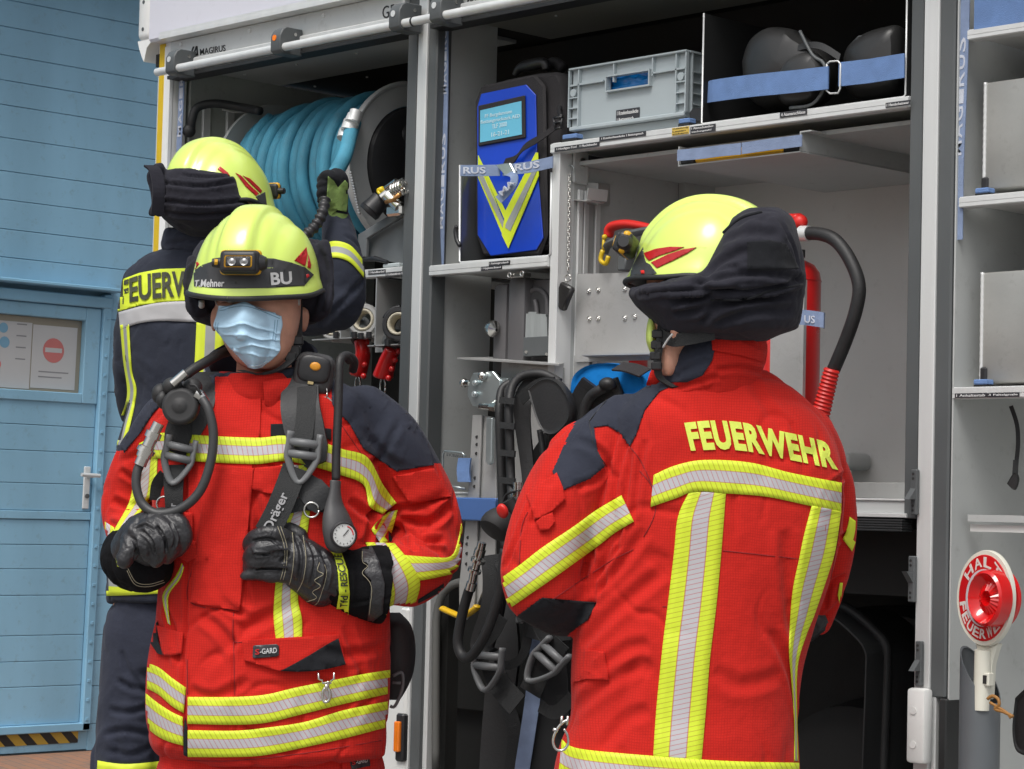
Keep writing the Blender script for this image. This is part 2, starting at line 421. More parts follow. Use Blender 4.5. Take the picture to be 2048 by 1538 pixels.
# wicket door: frame, leaf boards, window
a1, _ = GA(196, 700); a2 = aR; zt = zs[600]
bm = B(); gb(bm, a1, a2, zs[1461], GA(205, 590)[1], -.01, .03, .004); gb(bm, aL, a2, GA(150, 590)[1]-.045, GA(150, 590)[1], -.01, .034, .004); gb(bm, aL, a2, zs[1461]+.0, zs[1445], -.01, .03)
for i in range(22): 
    z = GA(205, 640+i*38)[1]; gb(bm, a1+.012, a1+.024, z, z+.012, .03, .0335, .001)
obj('door_frame', bm, 'blue2', gar)
bm = B(); gb(bm, aL, aR+.02, GA(150, 580)[1], GA(150, 573)[1], .0, .09, .003); obj('rain_lip', bm, 'blue2', gar)
leaf = B(); aI = a1-.002; al, _ = GA(165, 700)
seq = [805, 854, 905, 969, 1023, 1040, 1090, 1138, 1190, 1269, 1320, 1370, 1445]
for a, c in zip(seq, seq[1:]): gb(leaf, aL, aI, GA(150, c)[1]+.0008, GA(150, a)[1]-.0008, -.03, .008 if c != 1040 else .014, .002)
zwt, zwb = GA(160, 641)[1], GA(160, 787)[1]
gb(leaf, al, aI, zwb-.04, GA(150, 590)[1]-.047, -.02, .016); gb(leaf, aL, al, zwt, GA(150, 590)[1]-.047, -.02, .016); gb(leaf, aL, al, zwb-.04, zwb, -.02, .016)
wd = obj('wicket_door', leaf, 'blue', gar)
bm = B(); gb(bm, aL, al-.001, zwb+.001, zwt-.001, -.03, -.012, 0); wn = obj('window', bm, 'glassy', wd)
bm = B(); gb(bm, GA(67, 700)[0], GA(156, 700)[0], zwb+.012, zwt-.03, -.0115, -.0108, 0)
obj('paper_notice', bm, 'paper', wd)
bm = B(); gb(bm, GA(-60, 700)[0], GA(65, 700)[0], zwb+.006, zwt-.025, -.0115, -.0108, 0); obj('paper_notice', bm, 'paper', wd)
bm = B(); ac, zc = GA(110, 701); rr = GA(131, 701)[0]-ac
cyl(bm, (GX-.0106, ac-TILT*(-.0), zc), (GX-.0100, ac, zc), rr, seg=32); 
for v in bm.verts: v.co.y += TILT*(zc-1.2)
obj('no_entry_sign', bm, 'palered', wd)
bm = B(); gb(bm, ac-rr*.8, ac+rr*.8, zc-.008, zc+.010, -.0102, -.0096, 0)
obj('no_entry_bar', bm, 'paper', wd)
bm = B()
for k in range(2): gb(bm, GA(80, 741)[0], GA(140, 741)[0]-.03*k, zc-.088-.02*k, zc-.083-.02*k, -.0107, -.0103, 0)
for k in range(4): gb(bm, GA(32, 741)[0], GA(52, 741)[0], zc+.09-.045*k, zc+.095-.045*k, -.0107, -.0103, 0)
obj('print', bm, mat('grey_print', (.25, .25, .26), .6), wd)
for px, py, rd, mm in ((10, 655, 9, 'paleblue'), (12, 684, 10, 'paleblue'), (-6, 684, 8, 'paleblue'), (-4, 728, 9, 'palered')):
    bm = B(); a_, z_ = GA(px, py); r_ = GA(px+rd, py)[0]-a_; cyl(bm, (GX-.0106, a_+TILT*(z_-1.2), z_), (GX-.0100, a_+TILT*(z_-1.2), z_), r_, seg=20); obj('print', bm, mm, wd)
bm = B(); gb(bm, GA(164, 950)[0], GA(177, 950)[0], GA(170, 1018)[1], GA(170, 933)[1], .008, .016, .003)
hp = obj('handle_plate', bm, 'alu', wd)
bm = B(); pa = TX(171, 951, GX); cyl(bm, pa+V((.01, 0, 0)), pa+V((.06, 0, 0)), .009); tube(bm, [pa+V((.055, .03, .0)), pa+V((.055, -.055, .002))], .008); obj('handle', bm, 'alu', hp)
bm = B(); pa = TX(169, 992, GX); cyl(bm, pa+V((.01, 0, 0)), pa+V((.022, 0, 0)), .009); obj('lock', bm, 'dgrey', hp)
bm = B(); gb(bm, aL-1, aW+1, GA(150, -70)[1], GA(150, -70)[1]+.10, -.05, .26); obj('added_shade_canopy', bm, 'blue2', gar)  # unseen ledge added above the view to shade the upper door boards
# base of the door and hazard tape
bm = B(); gb(bm, aL, aW, zs[1500], GA(150, 1447)[1]-.012, -.03, .006); obj('base_board', bm, 'blue', gar)
bm = B(); gb(bm, aL, aW, zs[1500]-.10, zs[1500]-.002, -.05, .016); obj('rubber_seal', bm, 'rubber', gar)
tm, n, b = nodes('hazard_stripes'); tc = n.nodes.new('ShaderNodeTexCoord'); s = n.nodes.new('ShaderNodeSeparateXYZ'); n.links.new(tc.outputs['Object'], s.inputs[0])
fr = math_node(n, 'FRACT', math_node(n, 'DIVIDE', math_node(n, 'ADD', s.outputs[1], math_node(n, 'ADD', s.outputs[2], 20.045)), .098))
n.links.new(mixc(n, math_node(n, 'LESS_THAN', fr, .48), (.50, .33, .04), (.02, .018, .016)), b.inputs['Base Color']); b.inputs['Roughness'].default_value = .5
bm = B(); zt0 = GA(155, 1460)[1]; gb(bm, aL, GA(154, 1466)[0], zt0-.048, zt0-.004, .006, .0085, 0); obj('hazard_tape', bm, tm, gar)

# ================================================================ fire truck
TR = thing('fire_truck', 'white and grey fire truck body with its equipment lockers rolled open', 'fire truck', (0, .6, 0))
def tr(name, bm, m, parent=None, smooth=False, label=None): return obj(name, bm, m, parent or TR, smooth, label=label)
DEP = .56
zTopB = Z(369, 150)         # bottom edge of shutter board
zLip = Z(343, 80)
# upper panel and corner cap
bm = B(); box(bm, X(320, 60), 3.2, -.045, .3, Z(314, 81, -.045), 3.6, .008); tr('upper_panel', bm, 'panel')
bm = B(); xl = X(299, 110); xr = X(346, 110)
box(bm, X(291, 60), X(320, 60)-.002, -.035, .35, Z(300, 85), 3.6, .02, seg=3)
# tapering foot of the cap
prism(bm, [V((X(a_, 90), -.028, Z(300, c_))) for a_, c_ in ((290.5, 84), (322, 84), (309, 100), (304, 127), (300, 118), (294, 100))], (0, .34, 0))
tr('corner_cap', bm, 'white', smooth=40)
bm = B(); zb = .55
x0 = X(303, 110); x1 = X(321, 110); x2 = X(331.5, 110); x3 = X(348, 110); zc_ = Z(300, 88)
# rounded corner post: section swept vertically
sec = [(x0+.055, .32), (x0+.012, .30), (x0, .25), (x0, .06), (x0+.012, .022), (x0+.03, .006), (x0+.055, 0), (x3, 0), (x3, .05)]
vs = []
for z in (zb, zc_): vs += [(a, c, z) for a, c in sec]
k = len(sec); add_mesh(bm, vs, [(i, i+1, k+i+1, k+i) for i in range(k-1)]+[tuple(range(k)), tuple(range(2*k-1, k-1, -1))])
tr('corner_post', bm, 'white', smooth=35)
bm = B(); box(bm, x1, x2, -.003, .001, zb, zc_-.01); tr('reflective_stripe', bm, 'yellow')
bm = B(); box(bm, x2+.001, x2+.03, -.004, .002, zb, zc_-.02); box(bm, x3-.022, x3, -.012, .002, zb, Z(345, 150)); tr('guide_rail', bm, 'white')
for px in (305, 304): 
    pass
bm = B(); 
for z in (Z(306, 8), Z(305, 62)): cyl(bm, V((X(306, 20), -.036, z)), V((X(306, 20), -.034, z)), .006)
tr('rivet', bm, 'dgrey')
# lip + shutter board + bottom slat for both bays
def bay_top(pa, pb, boardlabel=True):
    bm = B(); box(bm, pa, pb, -.065, .0, zLip-.012, zLip-.002); box(bm, pa, pb, -.062, -.058, zLip-.002, zLip+.01); tr('drip_lip', bm, 'alu')
    bm = B(); box(bm, pa, pb, -.022, .015, zTopB, zLip-.013, .002); tr('shutter_board', bm, 'board')
    bm = B(); box(bm, pa, pb, -.03, .03, zTopB-.012, zTopB-.002); tr('rubber_seal', bm, 'rubber')
    bm = B(); box(bm, pa, pb, -.034, -.022, zTopB+.003, zTopB+.038, .004); tr('bottom_slat', bm, 'alu')
xb0, xb1, xb2, xb3 = X(349, 200), X(819, 60), X(877, 60), X(1823, 200)
xb4 = X(1911, 60)
bay_top(xb0, xb1); bay_top(xb2, 1.234)
bm = B(); box(bm, 1.36, 3.2, -.022, .015, zTopB, zLip, .002); tr('shutter_board', bm, 'board')
# lettering on the boards
def tl(px, py, y=-.0225): return T(px, py, y)
bm = B(); text3d(bm, 'MAGIRUS', tl(400.5, 110.5), tl(451.5, 102), tl(400, 98), .0008, .012); tr('lettering', bm, 'inkk')
bm = B(); 
for pl in ([(378, 113.5), (386, 93), (389, 93), (382.5, 111)], [(378, 113.5), (382.5, 111), (385, 110.6), (386, 112.2)], [(385, 112), (392, 92), (395, 92), (388, 110)], [(392, 92), (395, 92), (397, 111), (394, 111)], [(391, 112), (391.5, 108), (396, 107), (397, 111)]):
    prism(bm, [tl(*p) for p in pl], (0, -.0008, 0))
tr('emblem', bm, 'inkk')
bm = B(); text3d(bm, 'G5', tl(765, 38), tl(789, 33), tl(765, 13), .0008, .0); tr('lettering', bm, 'inkk')
bm = B(); text3d(bm, 'MAGIRUS', tl(935, 4.5), tl(988, -3), tl(935, -8), .0008, .012)
for pl in ([(915, 5.5), (918, 0), (926, 0), (924, 3.5)], ): prism(bm, [tl(*p) for p in pl], (0, -.0008, 0))
tr('lettering', bm, 'inkk')
bm = B()
for px, py in ((499, 62), (647, 31), (362, 88)): lathe(bm, tl(px, py), (0, -1, 0), [(.007, 0), (.006, .003), (.001, .004)], 12)
tr('rivet', bm, 'alu')
# grab rail and its clamps
pr0, pr1 = T(312, 143, -.085), T(846, 44, -.085)
zr_ = T(600, 88, -.085).z
bm = B(); cyl(bm, V((T(314, 143, -.085).x, -.085, zr_)), V((T(3000, 88, -.085).x, -.085, zr_)), .0118, seg=20); tr('grab_rail', bm, 'alu', smooth=40)
bm = B(); xr_ = T(827, 45, -.085).x; cyl(bm, V((xr_-.003, -.085, zr_)), V((xr_+.003, -.085, zr_)), .0128); tr('rail_joint', bm, 'black', smooth=40)
for (px, col_) in ((333, 'alu'), (542, 'orange'), (777, 'alu'), (858, 'alu')):
    xa = T(px, 120, -.10).x; wdt = .043 if px != 858 else .044
    bm = B(); h0 = zr_-.018; h1 = zr_+.058
    sec = [(-.024, h0), (-.092, h0), (-.104, h0+.008), (-.104, h0+.05), (-.094, h1-.008), (-.080, h1), (-.024, h1)]
    prism(bm, [V((xa, a, z)) for a, z in sec], (wdt, 0, 0), bev=.002)
    c = tr('rail_clamp', bm, 'dgrey', smooth=30)
    bm = B(); cyl(bm, V((xa+wdt*.42, -.103, zr_+.026)), V((xa+wdt*.42, -.1055, zr_+.026)), .0085, seg=18); obj('clamp_button', bm, col_, c)
    bm = B(); cyl(bm, V((xa+wdt-.001, -.05, zr_+.04)), V((xa+wdt+.0015, -.05, zr_+.04)), .005, seg=12); obj('clamp_bolt', bm, 'steel', c)

# pillars between the lockers (front faces)
zB = .5; zTp = 3.0
def pil(px0, px1, py, y0, y1, m, name='pillar', z0=zB, z1=zTp, bev=.002):
    a, c = X(px0, py, y0), X(px1, py, y0); bm = B(); box(bm, a, c, y0, y1, z0, z1, bev); return tr(name, bm, m)
pil(818.5, 837.3, 5, -.005, .05, 'dgrey', 'rubber_edge')
pil(838.3, 856.2, 5, -.012, .05, 'alu', 'pillar')
pil(857, 876.5, 5, -.005, .05, 'dgrey', 'rubber_edge', bev=.004)
bm = B(); xa = X(863, 725, .03); xc = X(870.5, 725, .03); box(bm, xa, xc, .02, .05, Z(867, 920, .03), zTp-.5, .001); tr('guide_rail', bm, 'alu')
pil(1823.5, 1848, 5, -.005, .05, 'dgrey', 'rubber_edge', z0=Z(1815, 1037))
pil(1849, 1878.6, 5, -.012, .05, 'alu', 'pillar')
pil(1879.5, 1910.5, 5, -.006, .05, 'dgrey', 'rubber_edge', z0=Z(1870, 1395), bev=.004)
bm = B(); box(bm, X(1912, 10, .01), X(1919, 10, .01), .0, .05, Z(1896, 1200), 2.6); tr('guide_rail', bm, 'white')
# pillar bodies running back
for a, c, e_, z_ in ((xb1+.012, xb2-.004, .22, 1.12), (1.236, 1.352, DEP+.3, .45)): bm = B(); box(bm, a, c, .051, e_, z_, zTp); tr('bulkhead', bm, 'grey')

# locker shells: back walls, side walls, ceilings, floors
def panel(name, x0, x1, y0, y1, z0, z1, m, bev=0): 
    bm = B(); box(bm, x0, x1, y0, y1, z0, z1, bev); return tr(name, bm, m)
zC = zTopB+.03
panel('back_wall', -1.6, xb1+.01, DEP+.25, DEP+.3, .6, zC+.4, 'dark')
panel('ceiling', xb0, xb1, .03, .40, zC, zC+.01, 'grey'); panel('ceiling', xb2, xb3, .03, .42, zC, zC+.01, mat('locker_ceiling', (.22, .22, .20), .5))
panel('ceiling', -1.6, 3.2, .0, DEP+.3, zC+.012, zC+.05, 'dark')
bm = B()
for px, py in ((465, 166), (489, 148), (593, 128), (713, 106), (538, 189), (630, 172), (734, 153)):
    d = ray(px, py); p = CAM+d*((zC-CAM.z)/d.z); cyl(bm, p, p-V((0, 0, .004)), .004, seg=8)
for px, py in ((1112, 30), (1255, 63), (1474, 22)):
    d = ray(px, py); p = CAM+d*((zC-CAM.z)/d.z); cyl(bm, p, p-V((0, 0, .004)), .004, seg=8)
tr('rivet', bm, 'alu')
# left locker side wall (faces right): ribbed grey
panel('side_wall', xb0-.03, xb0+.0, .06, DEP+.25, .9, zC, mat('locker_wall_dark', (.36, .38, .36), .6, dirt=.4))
bm = B()
for k, y in enumerate((.10, .19, .30, .36)): box(bm, xb0, xb0+.012, y, y+.03, 2.0, zC-.11, .003)
tr('wall_rib', bm, 'alu')
bm = B(); tube(bm, [TX(p[0], p[1], xb0+.03+p[2]) for p in ((382, 262, 0), (384, 240, .01), (395, 215, .02), (430, 207, .05), (480, 214, .1), (520, 222, .2))], .013, 10, sm=5); tr('cable_loom', bm, 'rubber', smooth=True)
bm = B(); ell(bm, TX(378, 262, xb0+.03), .02); tr('cable_end', bm, 'rubber', smooth=True)
bm = B(); tube(bm, [TX(p[0], p[1], xb0+.05) for p in ((445, 219), (470, 224), (490, 224))], .003, 6, sm=4); tr('cable', bm, 'white', smooth=True)

# middle and right locker walls
xm = X(1107.5, 310); xm2 = X(1122.5, 310)
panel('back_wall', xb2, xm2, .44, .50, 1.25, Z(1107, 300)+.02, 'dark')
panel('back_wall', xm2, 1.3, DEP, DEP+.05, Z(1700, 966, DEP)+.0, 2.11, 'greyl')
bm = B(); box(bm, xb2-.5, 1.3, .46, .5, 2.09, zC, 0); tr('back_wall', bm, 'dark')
# window-like dark slot beside the rear post (opening to the other side)
pa = TX(1350, 450, xm2)
panel('side_wall', xm-.004+.006, xm2-.001, .05, DEP, 1.1, Z(1107, 300)-.02, 'grey')
panel('inner_post', xm2-.0, xm2+.022, .44, DEP-.001, 1.1, 2.09, 'grey')
bm = B()
for px in (1160, 1172, 1195):
    q = TX(px, 400, xm2); box(bm, xm2, xm2+.008, q.y-.012, q.y+.006, 1.2, 2.02, .002)
tr('wall_rib', bm, 'alu')
bm = B(); q = TX(1165, 325, xm2+.01); box(bm, xm2+.001, xm2+.01, q.y-.03, q.y+.025, q.z-.055, q.z+.03, .004); tr('bracket', bm, 'grey')
bm = B(); cyl(bm, V((xm2+.008, q.y, q.z)), V((xm2+.013, q.y, q.z)), .012, seg=6); tr('bolt', bm, 'steel')
panel('front_upright', xm, xm2, -.004, .05, 1.1, Z(1107, 287), 'alu', .001)
panel('ceiling_panel', xm2+.001, 1.3, .055, DEP-.001, 2.08, 2.09, 'grey')
# shelf upper right (front profile with grooves)
def shelf(name, xa, xc, zt, zb_, y0=-.01, dep=.5, m='alu', groove=True):
    bm = B(); h = zt-zb_; box(bm, xa, xc, y0, y0+.03, zb_, zt, .001); 
    box(bm, xa, xc, y0-.0025, y0-.0001, zb_+.002, zb_+h*.42); box(bm, xa, xc, y0-.0025, y0-.0001, zb_+h*.46, zb_+h*.9)
    o = tr(name, bm, m)
    bm = B(); box(bm, xa, xc, y0+.031, y0+dep, zt-.012, zt-.004); obj('shelf_board', bm, 'greyl', o); return o
zs1t, zs1b = Z(1472, 238, -.01), Z(1472, 259, -.01)
sh1 = shelf('shelf', xm, xb3, zs1t, zs1b)
zs2t, zs2b = Z(990, 520, -.01), Z(990, 541.5, -.01)
sh2 = shelf('shelf', xb2+.002, xm-.002, zs2t, zs2b)
zs3t, zs3b = Z(770, 536, .0), Z(770, 553, .0)
sh3 = shelf('shelf', X(725, 540), xb1-.001, zs3t, zs3b, y0=.0)
# labels on shelf fronts
def label(px0, py0, px1, py1, h, body, y=-.0135, par=None, m='labelk', ink='ink', off=.01, mg=.12):
    """plate whose bottom edge runs px0,py0 -> px1,py1 and is h pixels high"""
    bl, br, tl_ = T(px0, py0, y), T(px1, py1, y), T(px0, py0-h, y)
    br.z = bl.z; tl_.x = bl.x
    bm = B(); prism(bm, [bl, br, br+(tl_-bl), tl_], (0, -.0008, 0)); o = obj('shelf_label', bm, m, par or TR)
    a = br-bl; c = tl_-bl; bm = B(); 
    lines = body.split('|')
    for i, s_ in enumerate(lines):
        k = len(lines); hh = 1/k; y0 = 1-(i+1)*hh
        o0 = bl+a*.05+c*(y0+hh*.22)+V((0, -.001, 0)); wd_ = .9*min(1, len(s_)/max(len(q) for q in lines))
        text3d(bm, s_, o0, o0+a*wd_, o0+c*hh*.58, .0005, off)
    obj('lettering', bm, ink, o); return o
label(1109.5, 304.5, 1199, 292, 9.5, '1 Hooligan-Tool   1 Fluchthaube', par=sh1)
label(1199, 283.5, 1292, 271.5, 9.5, '1 Krankenhausdecke 1 Rettungstuch', par=sh1)
label(1344, 271.5, 1378, 267, 15, 'Achtung|Lasten|sichern', par=sh1, m=mat('label_amber', (.60, .42, .08), .5), ink='inkk')
label(1381, 269, 1431, 261.5, 15, '1 Atemschutzüber-|  wachungstafel', par=sh1)
label(1560, 236, 1614, 227.5, 11, '4 Atemanschlüsse', par=sh1)
label(1771.5, 216, 1821, 209.5, 10, '1 Handscheinwer', par=sh1)
label(978, 532.5, 1020, 529.3, 8.5, '1 Rettungsrucksack', par=sh2)
label(962, 542, 1004, 538.8, 8, '1 Hygiene-Board', par=sh2)
label(736.5, 549.5, 771, 545.5, 8, '1 Handkurbel', y=-.0035, par=sh3)
label(771.5, 553.5, 808, 549.5, 8, '1 Hohlstrahlrohr B', y=-.0035, par=sh3)

# tray hung under the upper shelf
za = Z(1357, 333, .0); xt0, xt1 = X(1356, 333, 0), X(1601, 303, 0)
zt_ = Z(1603, 262, 0)
bm = B(); box(bm, xt0, xt1, 0, DEP-.002, za, za+.003); box(bm, xt1-.003, xt1, 0, DEP-.002, za+.004, zt_); box(bm, xt0, xt0+.003, 0, DEP-.002, za+.004, zt_); box(bm, xt1, xt1+.03, .0, DEP-.002, zt_-.003, zt_)
tray = tr('hanging_tray', bm, 'grey')
# blue strap around the tray
bm = B(); ribbon(bm, [T(p[0], p[1], -.012) for p in ((1355, 311), (1400, 307), (1440, 301.5), (1482, 297.5))], V((0, 0, .027)), .0025)
obj('strap', bm, 'webw', tray)
bm = B(); ribbon(bm, [T(p[0], p[1], -.008) for p in ((1484, 297), (1540, 289), (1604, 281))], V((0, 0, .027)), .0025)
obj('strap', bm, 'webw', tray)

# lower rails of the right locker and the wheel-arch void below
z1_ = Z(1760, 965, DEP-.08)
for (ya, yb, m_, y0) in ((965, 997, 'grey', .3), (1001, 1026, 'grey', .0), (997, 1001, 'alu', -.004), (1026, 1034.5, 'alu', -.01)):
    bm = B(); box(bm, xb2+.01, xb3+.01, y0, y0+.03, Z(1760, yb, y0), Z(1760, ya, y0), .001); tr('sill_profile', bm, m_)
bm = B(); box(bm, xm2, xb3, .03, DEP, Z(1760, 1001, .0)-.01, Z(1760, 1001, .0)); tr('locker_floor', bm, 'grey')
bm = B()
for k in range(5): z = Z(1760, 1038+5*k, -.02); box(bm, xb2, xb3+.006, -.02, .02, z-.0045, z, .001)
tr('rubber_sill', bm, 'rubber')
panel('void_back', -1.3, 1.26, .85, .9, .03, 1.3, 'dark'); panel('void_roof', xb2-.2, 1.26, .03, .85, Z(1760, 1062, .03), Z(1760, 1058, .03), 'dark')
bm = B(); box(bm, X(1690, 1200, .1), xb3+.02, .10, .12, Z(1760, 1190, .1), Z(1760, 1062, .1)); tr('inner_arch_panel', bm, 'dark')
bm = B(); arch = [T(p[0], p[1], .2) for p in ((1560, 1212), (1620, 1210), (1680, 1213), (1710, 1228), (1745, 1258), (1770, 1290), (1772, 1340), (1765, 1538), (1760, 1700))]
tube(bm, arch, .013, 12, sm=5); tr('wheel_arch_edge', bm, 'rubber', smooth=True)
bm = B(); arch2 = [p+V((0, .05, -.01)) for p in arch]; ribbon(bm, arch2, V((0, .25, 0)), .004, sm=4); tr('wheel_arch', bm, 'rubber')
bm = B(); lathe(bm, V((.8, .55, .50)), (0, -1, 0), [(.10, .2), (.20, .2), (.26, .17), (.28, .05), (.48, .05), (.5, .02), (.5, -.2), (.1, -.2)], 40)
wh = tr('wheel', bm, mat('tyre_rubber', (.007, .007, .007), .75, 0, .3, 14, .4, 60), smooth=35)
# left wheel-well frame
bm = B(); tube(bm, [T(p[0], p[1], .02) for p in ((872, 1538), (872, 1300), (874, 1230), (884, 1192), (905, 1170), (940, 1162), (1000, 1160))], .011, 10, sm=5); tr('wheel_arch_edge', bm, mat('worn_rubber', (.10, .10, .095), .6, dirt=.5), smooth=True)
bm = B(); box(bm, xb2-.6, X(872, 1538, .03), .06, .1, .3, 1.02); tr('body_panel', bm, 'dark')
bm = B(); box(bm, X(806, 1400, -.0), X(822, 1400, -.0), -.02, .04, .5, Z(815, 1215), .006); tr('corner_post', bm, 'white')
bm = B(); box(bm, X(826, 1500), X(836, 1500), -.0, .04, .5, Z(830, 1000), .003); box(bm, X(838, 1500), X(846, 1500), .01, .04, .5, Z(840, 1000), .003); tr('guide_rail', bm, 'alu')
bm = B(); pa, pb = T(788, 1522, -.03), T(806, 1428, -.03); box(bm, pa.x, pb.x, -.03, .0, pa.z, pb.z, .005); ml = tr('marker_lamp', bm, 'black')
bm = B(); box(bm, pa.x+.005, pb.x-.004, -.04, -.028, pa.z+.025, pb.z-.02, .004, seg=2); obj('lens', bm, 'orange', ml)
# underbody side, lower skirts
panel('skirt', -1.45, X(806, 1400)-.002, -.01, .03, .45, Z(780, 1150), 'white', .004)

panel('roof', -1.55, 3.2, -.02, 1.2, 3.58, 3.62, 'white')
panel('far_side', -1.55, 3.2, 1.1, 1.15, .45, 3.58, 'white')

# latches on the right pillar
def latch(px, py0, py1, up):
    y = -.014; xa = X(px, py0, y); z0, z1 = Z(px, py1, y), Z(px, py0, y); h = z1-z0
    bm = B(); box(bm, xa-.008, xa+.008, y-.012, y, z0, z1, .002)
    zm = (z0+z1)/2
    if up: poly = [(0, zm+.01), (-.0, zm-.03+.03), (-.045, zm+.028), (-.045, zm+.032), (-.015, zm+.032)]
    zz = [zm+h*.2, zm-h*.16] if not up else [zm-h*.2, zm+h*.16]
    prism(bm, [V((xa-.008, y-.001, zz[0])), V((xa-.008, y-.034, zz[1])), V((xa-.008, y-.001, zz[1]))], (.014, 0, 0))
    o = tr('shutter_latch', bm, 'dgrey')
    bm = B()
    for f in (.1, .2, .8, .9): cyl(bm, V((xa-.001, y-.0125, z0+h*f)), V((xa-.001, y-.0115, z0+h*f)), .003, seg=10)
    obj('screw_hole', bm, 'inkk', o)
latch(1834, 939, 1030, False); latch(1829, 1112, 1204, True); latch(1843, 1282, 1372, False)
bm = B(); pa, pb = T(1813, 1525, -.04), T(1852, 1378, -.04); box(bm, pa.x, pb.x-.0, -.045, -.012, pa.z, pb.z, .008, seg=2); tb = tr('hinge_cover', bm, 'white', smooth=30)
bm = B()
for f in (.25, .7): cyl(bm, V(((pa.x+pb.x)/2-.004, -.0455, pa.z+(pb.z-pa.z)*f)), V(((pa.x+pb.x)/2-.004, -.047, pa.z+(pb.z-pa.z)*f)), .008, seg=16)
obj('cap', bm, 'white', tb)
bm = B(); box(bm, X(1864, 1460), X(1873, 1460), -.004, .04, .5, Z(1866, 1390), .002); tr('guide_rail', bm, 'alu')
bm = B(); box(bm, X(1876, 1460, -.01), X(1892, 1460, -.01), -.01, .04, .5, Z(1880, 1396), .003); tr('rubber_edge', bm, 'rubber')

# right-hand locker (beyond the white pillar)
xr0 = X(1938, 60, .02); 
bm = B(); box(bm, 1.352, 1.356, .0, DEP, .45, zC, 0); tr('side_wall', bm, 'grey')
bm = B(); box(bm, X(1941, 60, .06), X(1949, 60, .06), .03, .06, 1.0, 2.6, .002); tr('guide_rail', bm, 'alu')
bm = B()
for px in (1938, 1944): box(bm, X(px, 900, .1), X(px+4, 900, .1), .1, .14, .8, 1.42, .001)
tr('guide_rail', bm, 'alu')
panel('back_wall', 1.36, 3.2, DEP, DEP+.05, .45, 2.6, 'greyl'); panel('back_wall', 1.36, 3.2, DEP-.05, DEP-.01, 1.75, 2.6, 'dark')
def shz(px, pa, pb): return Z(px, pa, .0), Z(px, pb, .0)
za4, zb4 = shz(1992, 51, 72); s4 = shelf('shelf', X(1936, 80, 0), 3.2, za4, zb4, y0=.0)
za5, zb5 = shz(1984, 388, 410); s5 = shelf('shelf', X(1919, 416, 0), 3.2, za5, zb5, y0=.0)
za6, zb6 = shz(1977, 773, 796.6); s6 = shelf('shelf', X(1906, 797, 0), 3.2, za6, zb6, y0=.0)
label(1910, 796, 1974, 795, 9, '1 Anhaltestab', y=-.0035, par=s6); label(1974.5, 795, 2039, 793.5, 9, '3 Faltsignale', y=-.0035, par=s6)
bm = B(); box(bm, 1.375, 3.2, .03, .06, Z(1985, 1044, .03), Z(1985, 1030, .03)); box(bm, 1.375, 3.2, DEP-.02, DEP, Z(1985, 1006, .3), Z(1985, 990, .3)); tr('sill_profile', bm, 'grey')
bm = B(); box(bm, 1.36, 3.2, .035, DEP, .42, .45); tr('locker_floor', bm, 'grey')
bm = B(); box(bm, 1.375, 3.2, .04, .07, Z(1985, 1064, .04), Z(1985, 1050, .04)); tr('sill_profile', bm, 'greyl')
# woven straps hanging down the pillars
def hang(pts, y, wpx, m, body=None, mat2='webl', n=3, flip=False):
    ps = [T(a, b, y+(c if len(q) > 2 else 0)) for q in pts for a, b, c in [(*q, 0)[:3]]]
    bm = B(); wv = V((1, 0, 0))*(wpx/ (FPX/6)/.69); ribbon(bm, ps, wv, .0025, sm=4); o = tr('hanging_strap', bm, m)
    return o, ps, wv
def strap_text(o, ps, wv, spans, body='MAGIRUS', rev=False):
    """letters along a vertical strap"""
    bm = B(); ln = [0]
    for a, b_ in zip(ps, ps[1:]): ln.append(ln[-1]+(b_-a).length)
    def at(s):
        for i in range(len(ps)-1):
            if s <= ln[i+1]: return ps[i].lerp(ps[i+1], (s-ln[i])/(ln[i+1]-ln[i]))
        return ps[-1]
    for s0, s1 in spans:
        if s1 > ln[-1]+.02: continue
        k = len(body)
        for i, ch in enumerate(body):
            a, b_ = (s0+(s1-s0)*(i+.06)/k, s0+(s1-s0)*(i+.90)/k)
            p0, p1 = at(s1+s0-a), at(s1+s0-b_)
            if rev: p0, p1 = at(a), at(b_)
            up = -wv if not rev else wv
            text3d(bm, ch, p0-up*.32, p1-up*.32, p0+up*.32, .0022, .012)
    if len(bm.faces): obj('lettering', bm, 'webl', o)
    else: bm.free()
o, ps, wv = hang([(889.5, 64), (889, 200), (886, 330), (882, 450), (880, 545, .01)], .025, 15.5, 'webw')
strap_text(o, ps, wv, [(-.04, .17), (.27, .53), ], rev=False)
o, ps, wv = hang([(364, 163), (361, 240), (358, 300), (356, 400)], .012, 14, 'webw')
strap_text(o, ps, wv, [(-.10, .17), (.19, .46)], rev=False)
o, ps, wv = hang([(1927, -20), (1925, 60), (1921, 160), (1917, 260), (1913.5, 350), (1912, 480)], .006, 19, 'webw')
strap_text(o, ps, wv, [(.10, .36), (.44, .68)], rev=False)
bm = B(); ribbon(bm, [T(1949, 30, .0), T(2048, 8, .0), T(2200, -26, .0)], V((0, 0, .075)), .003); tr('locker_strap', bm, 'strapb')
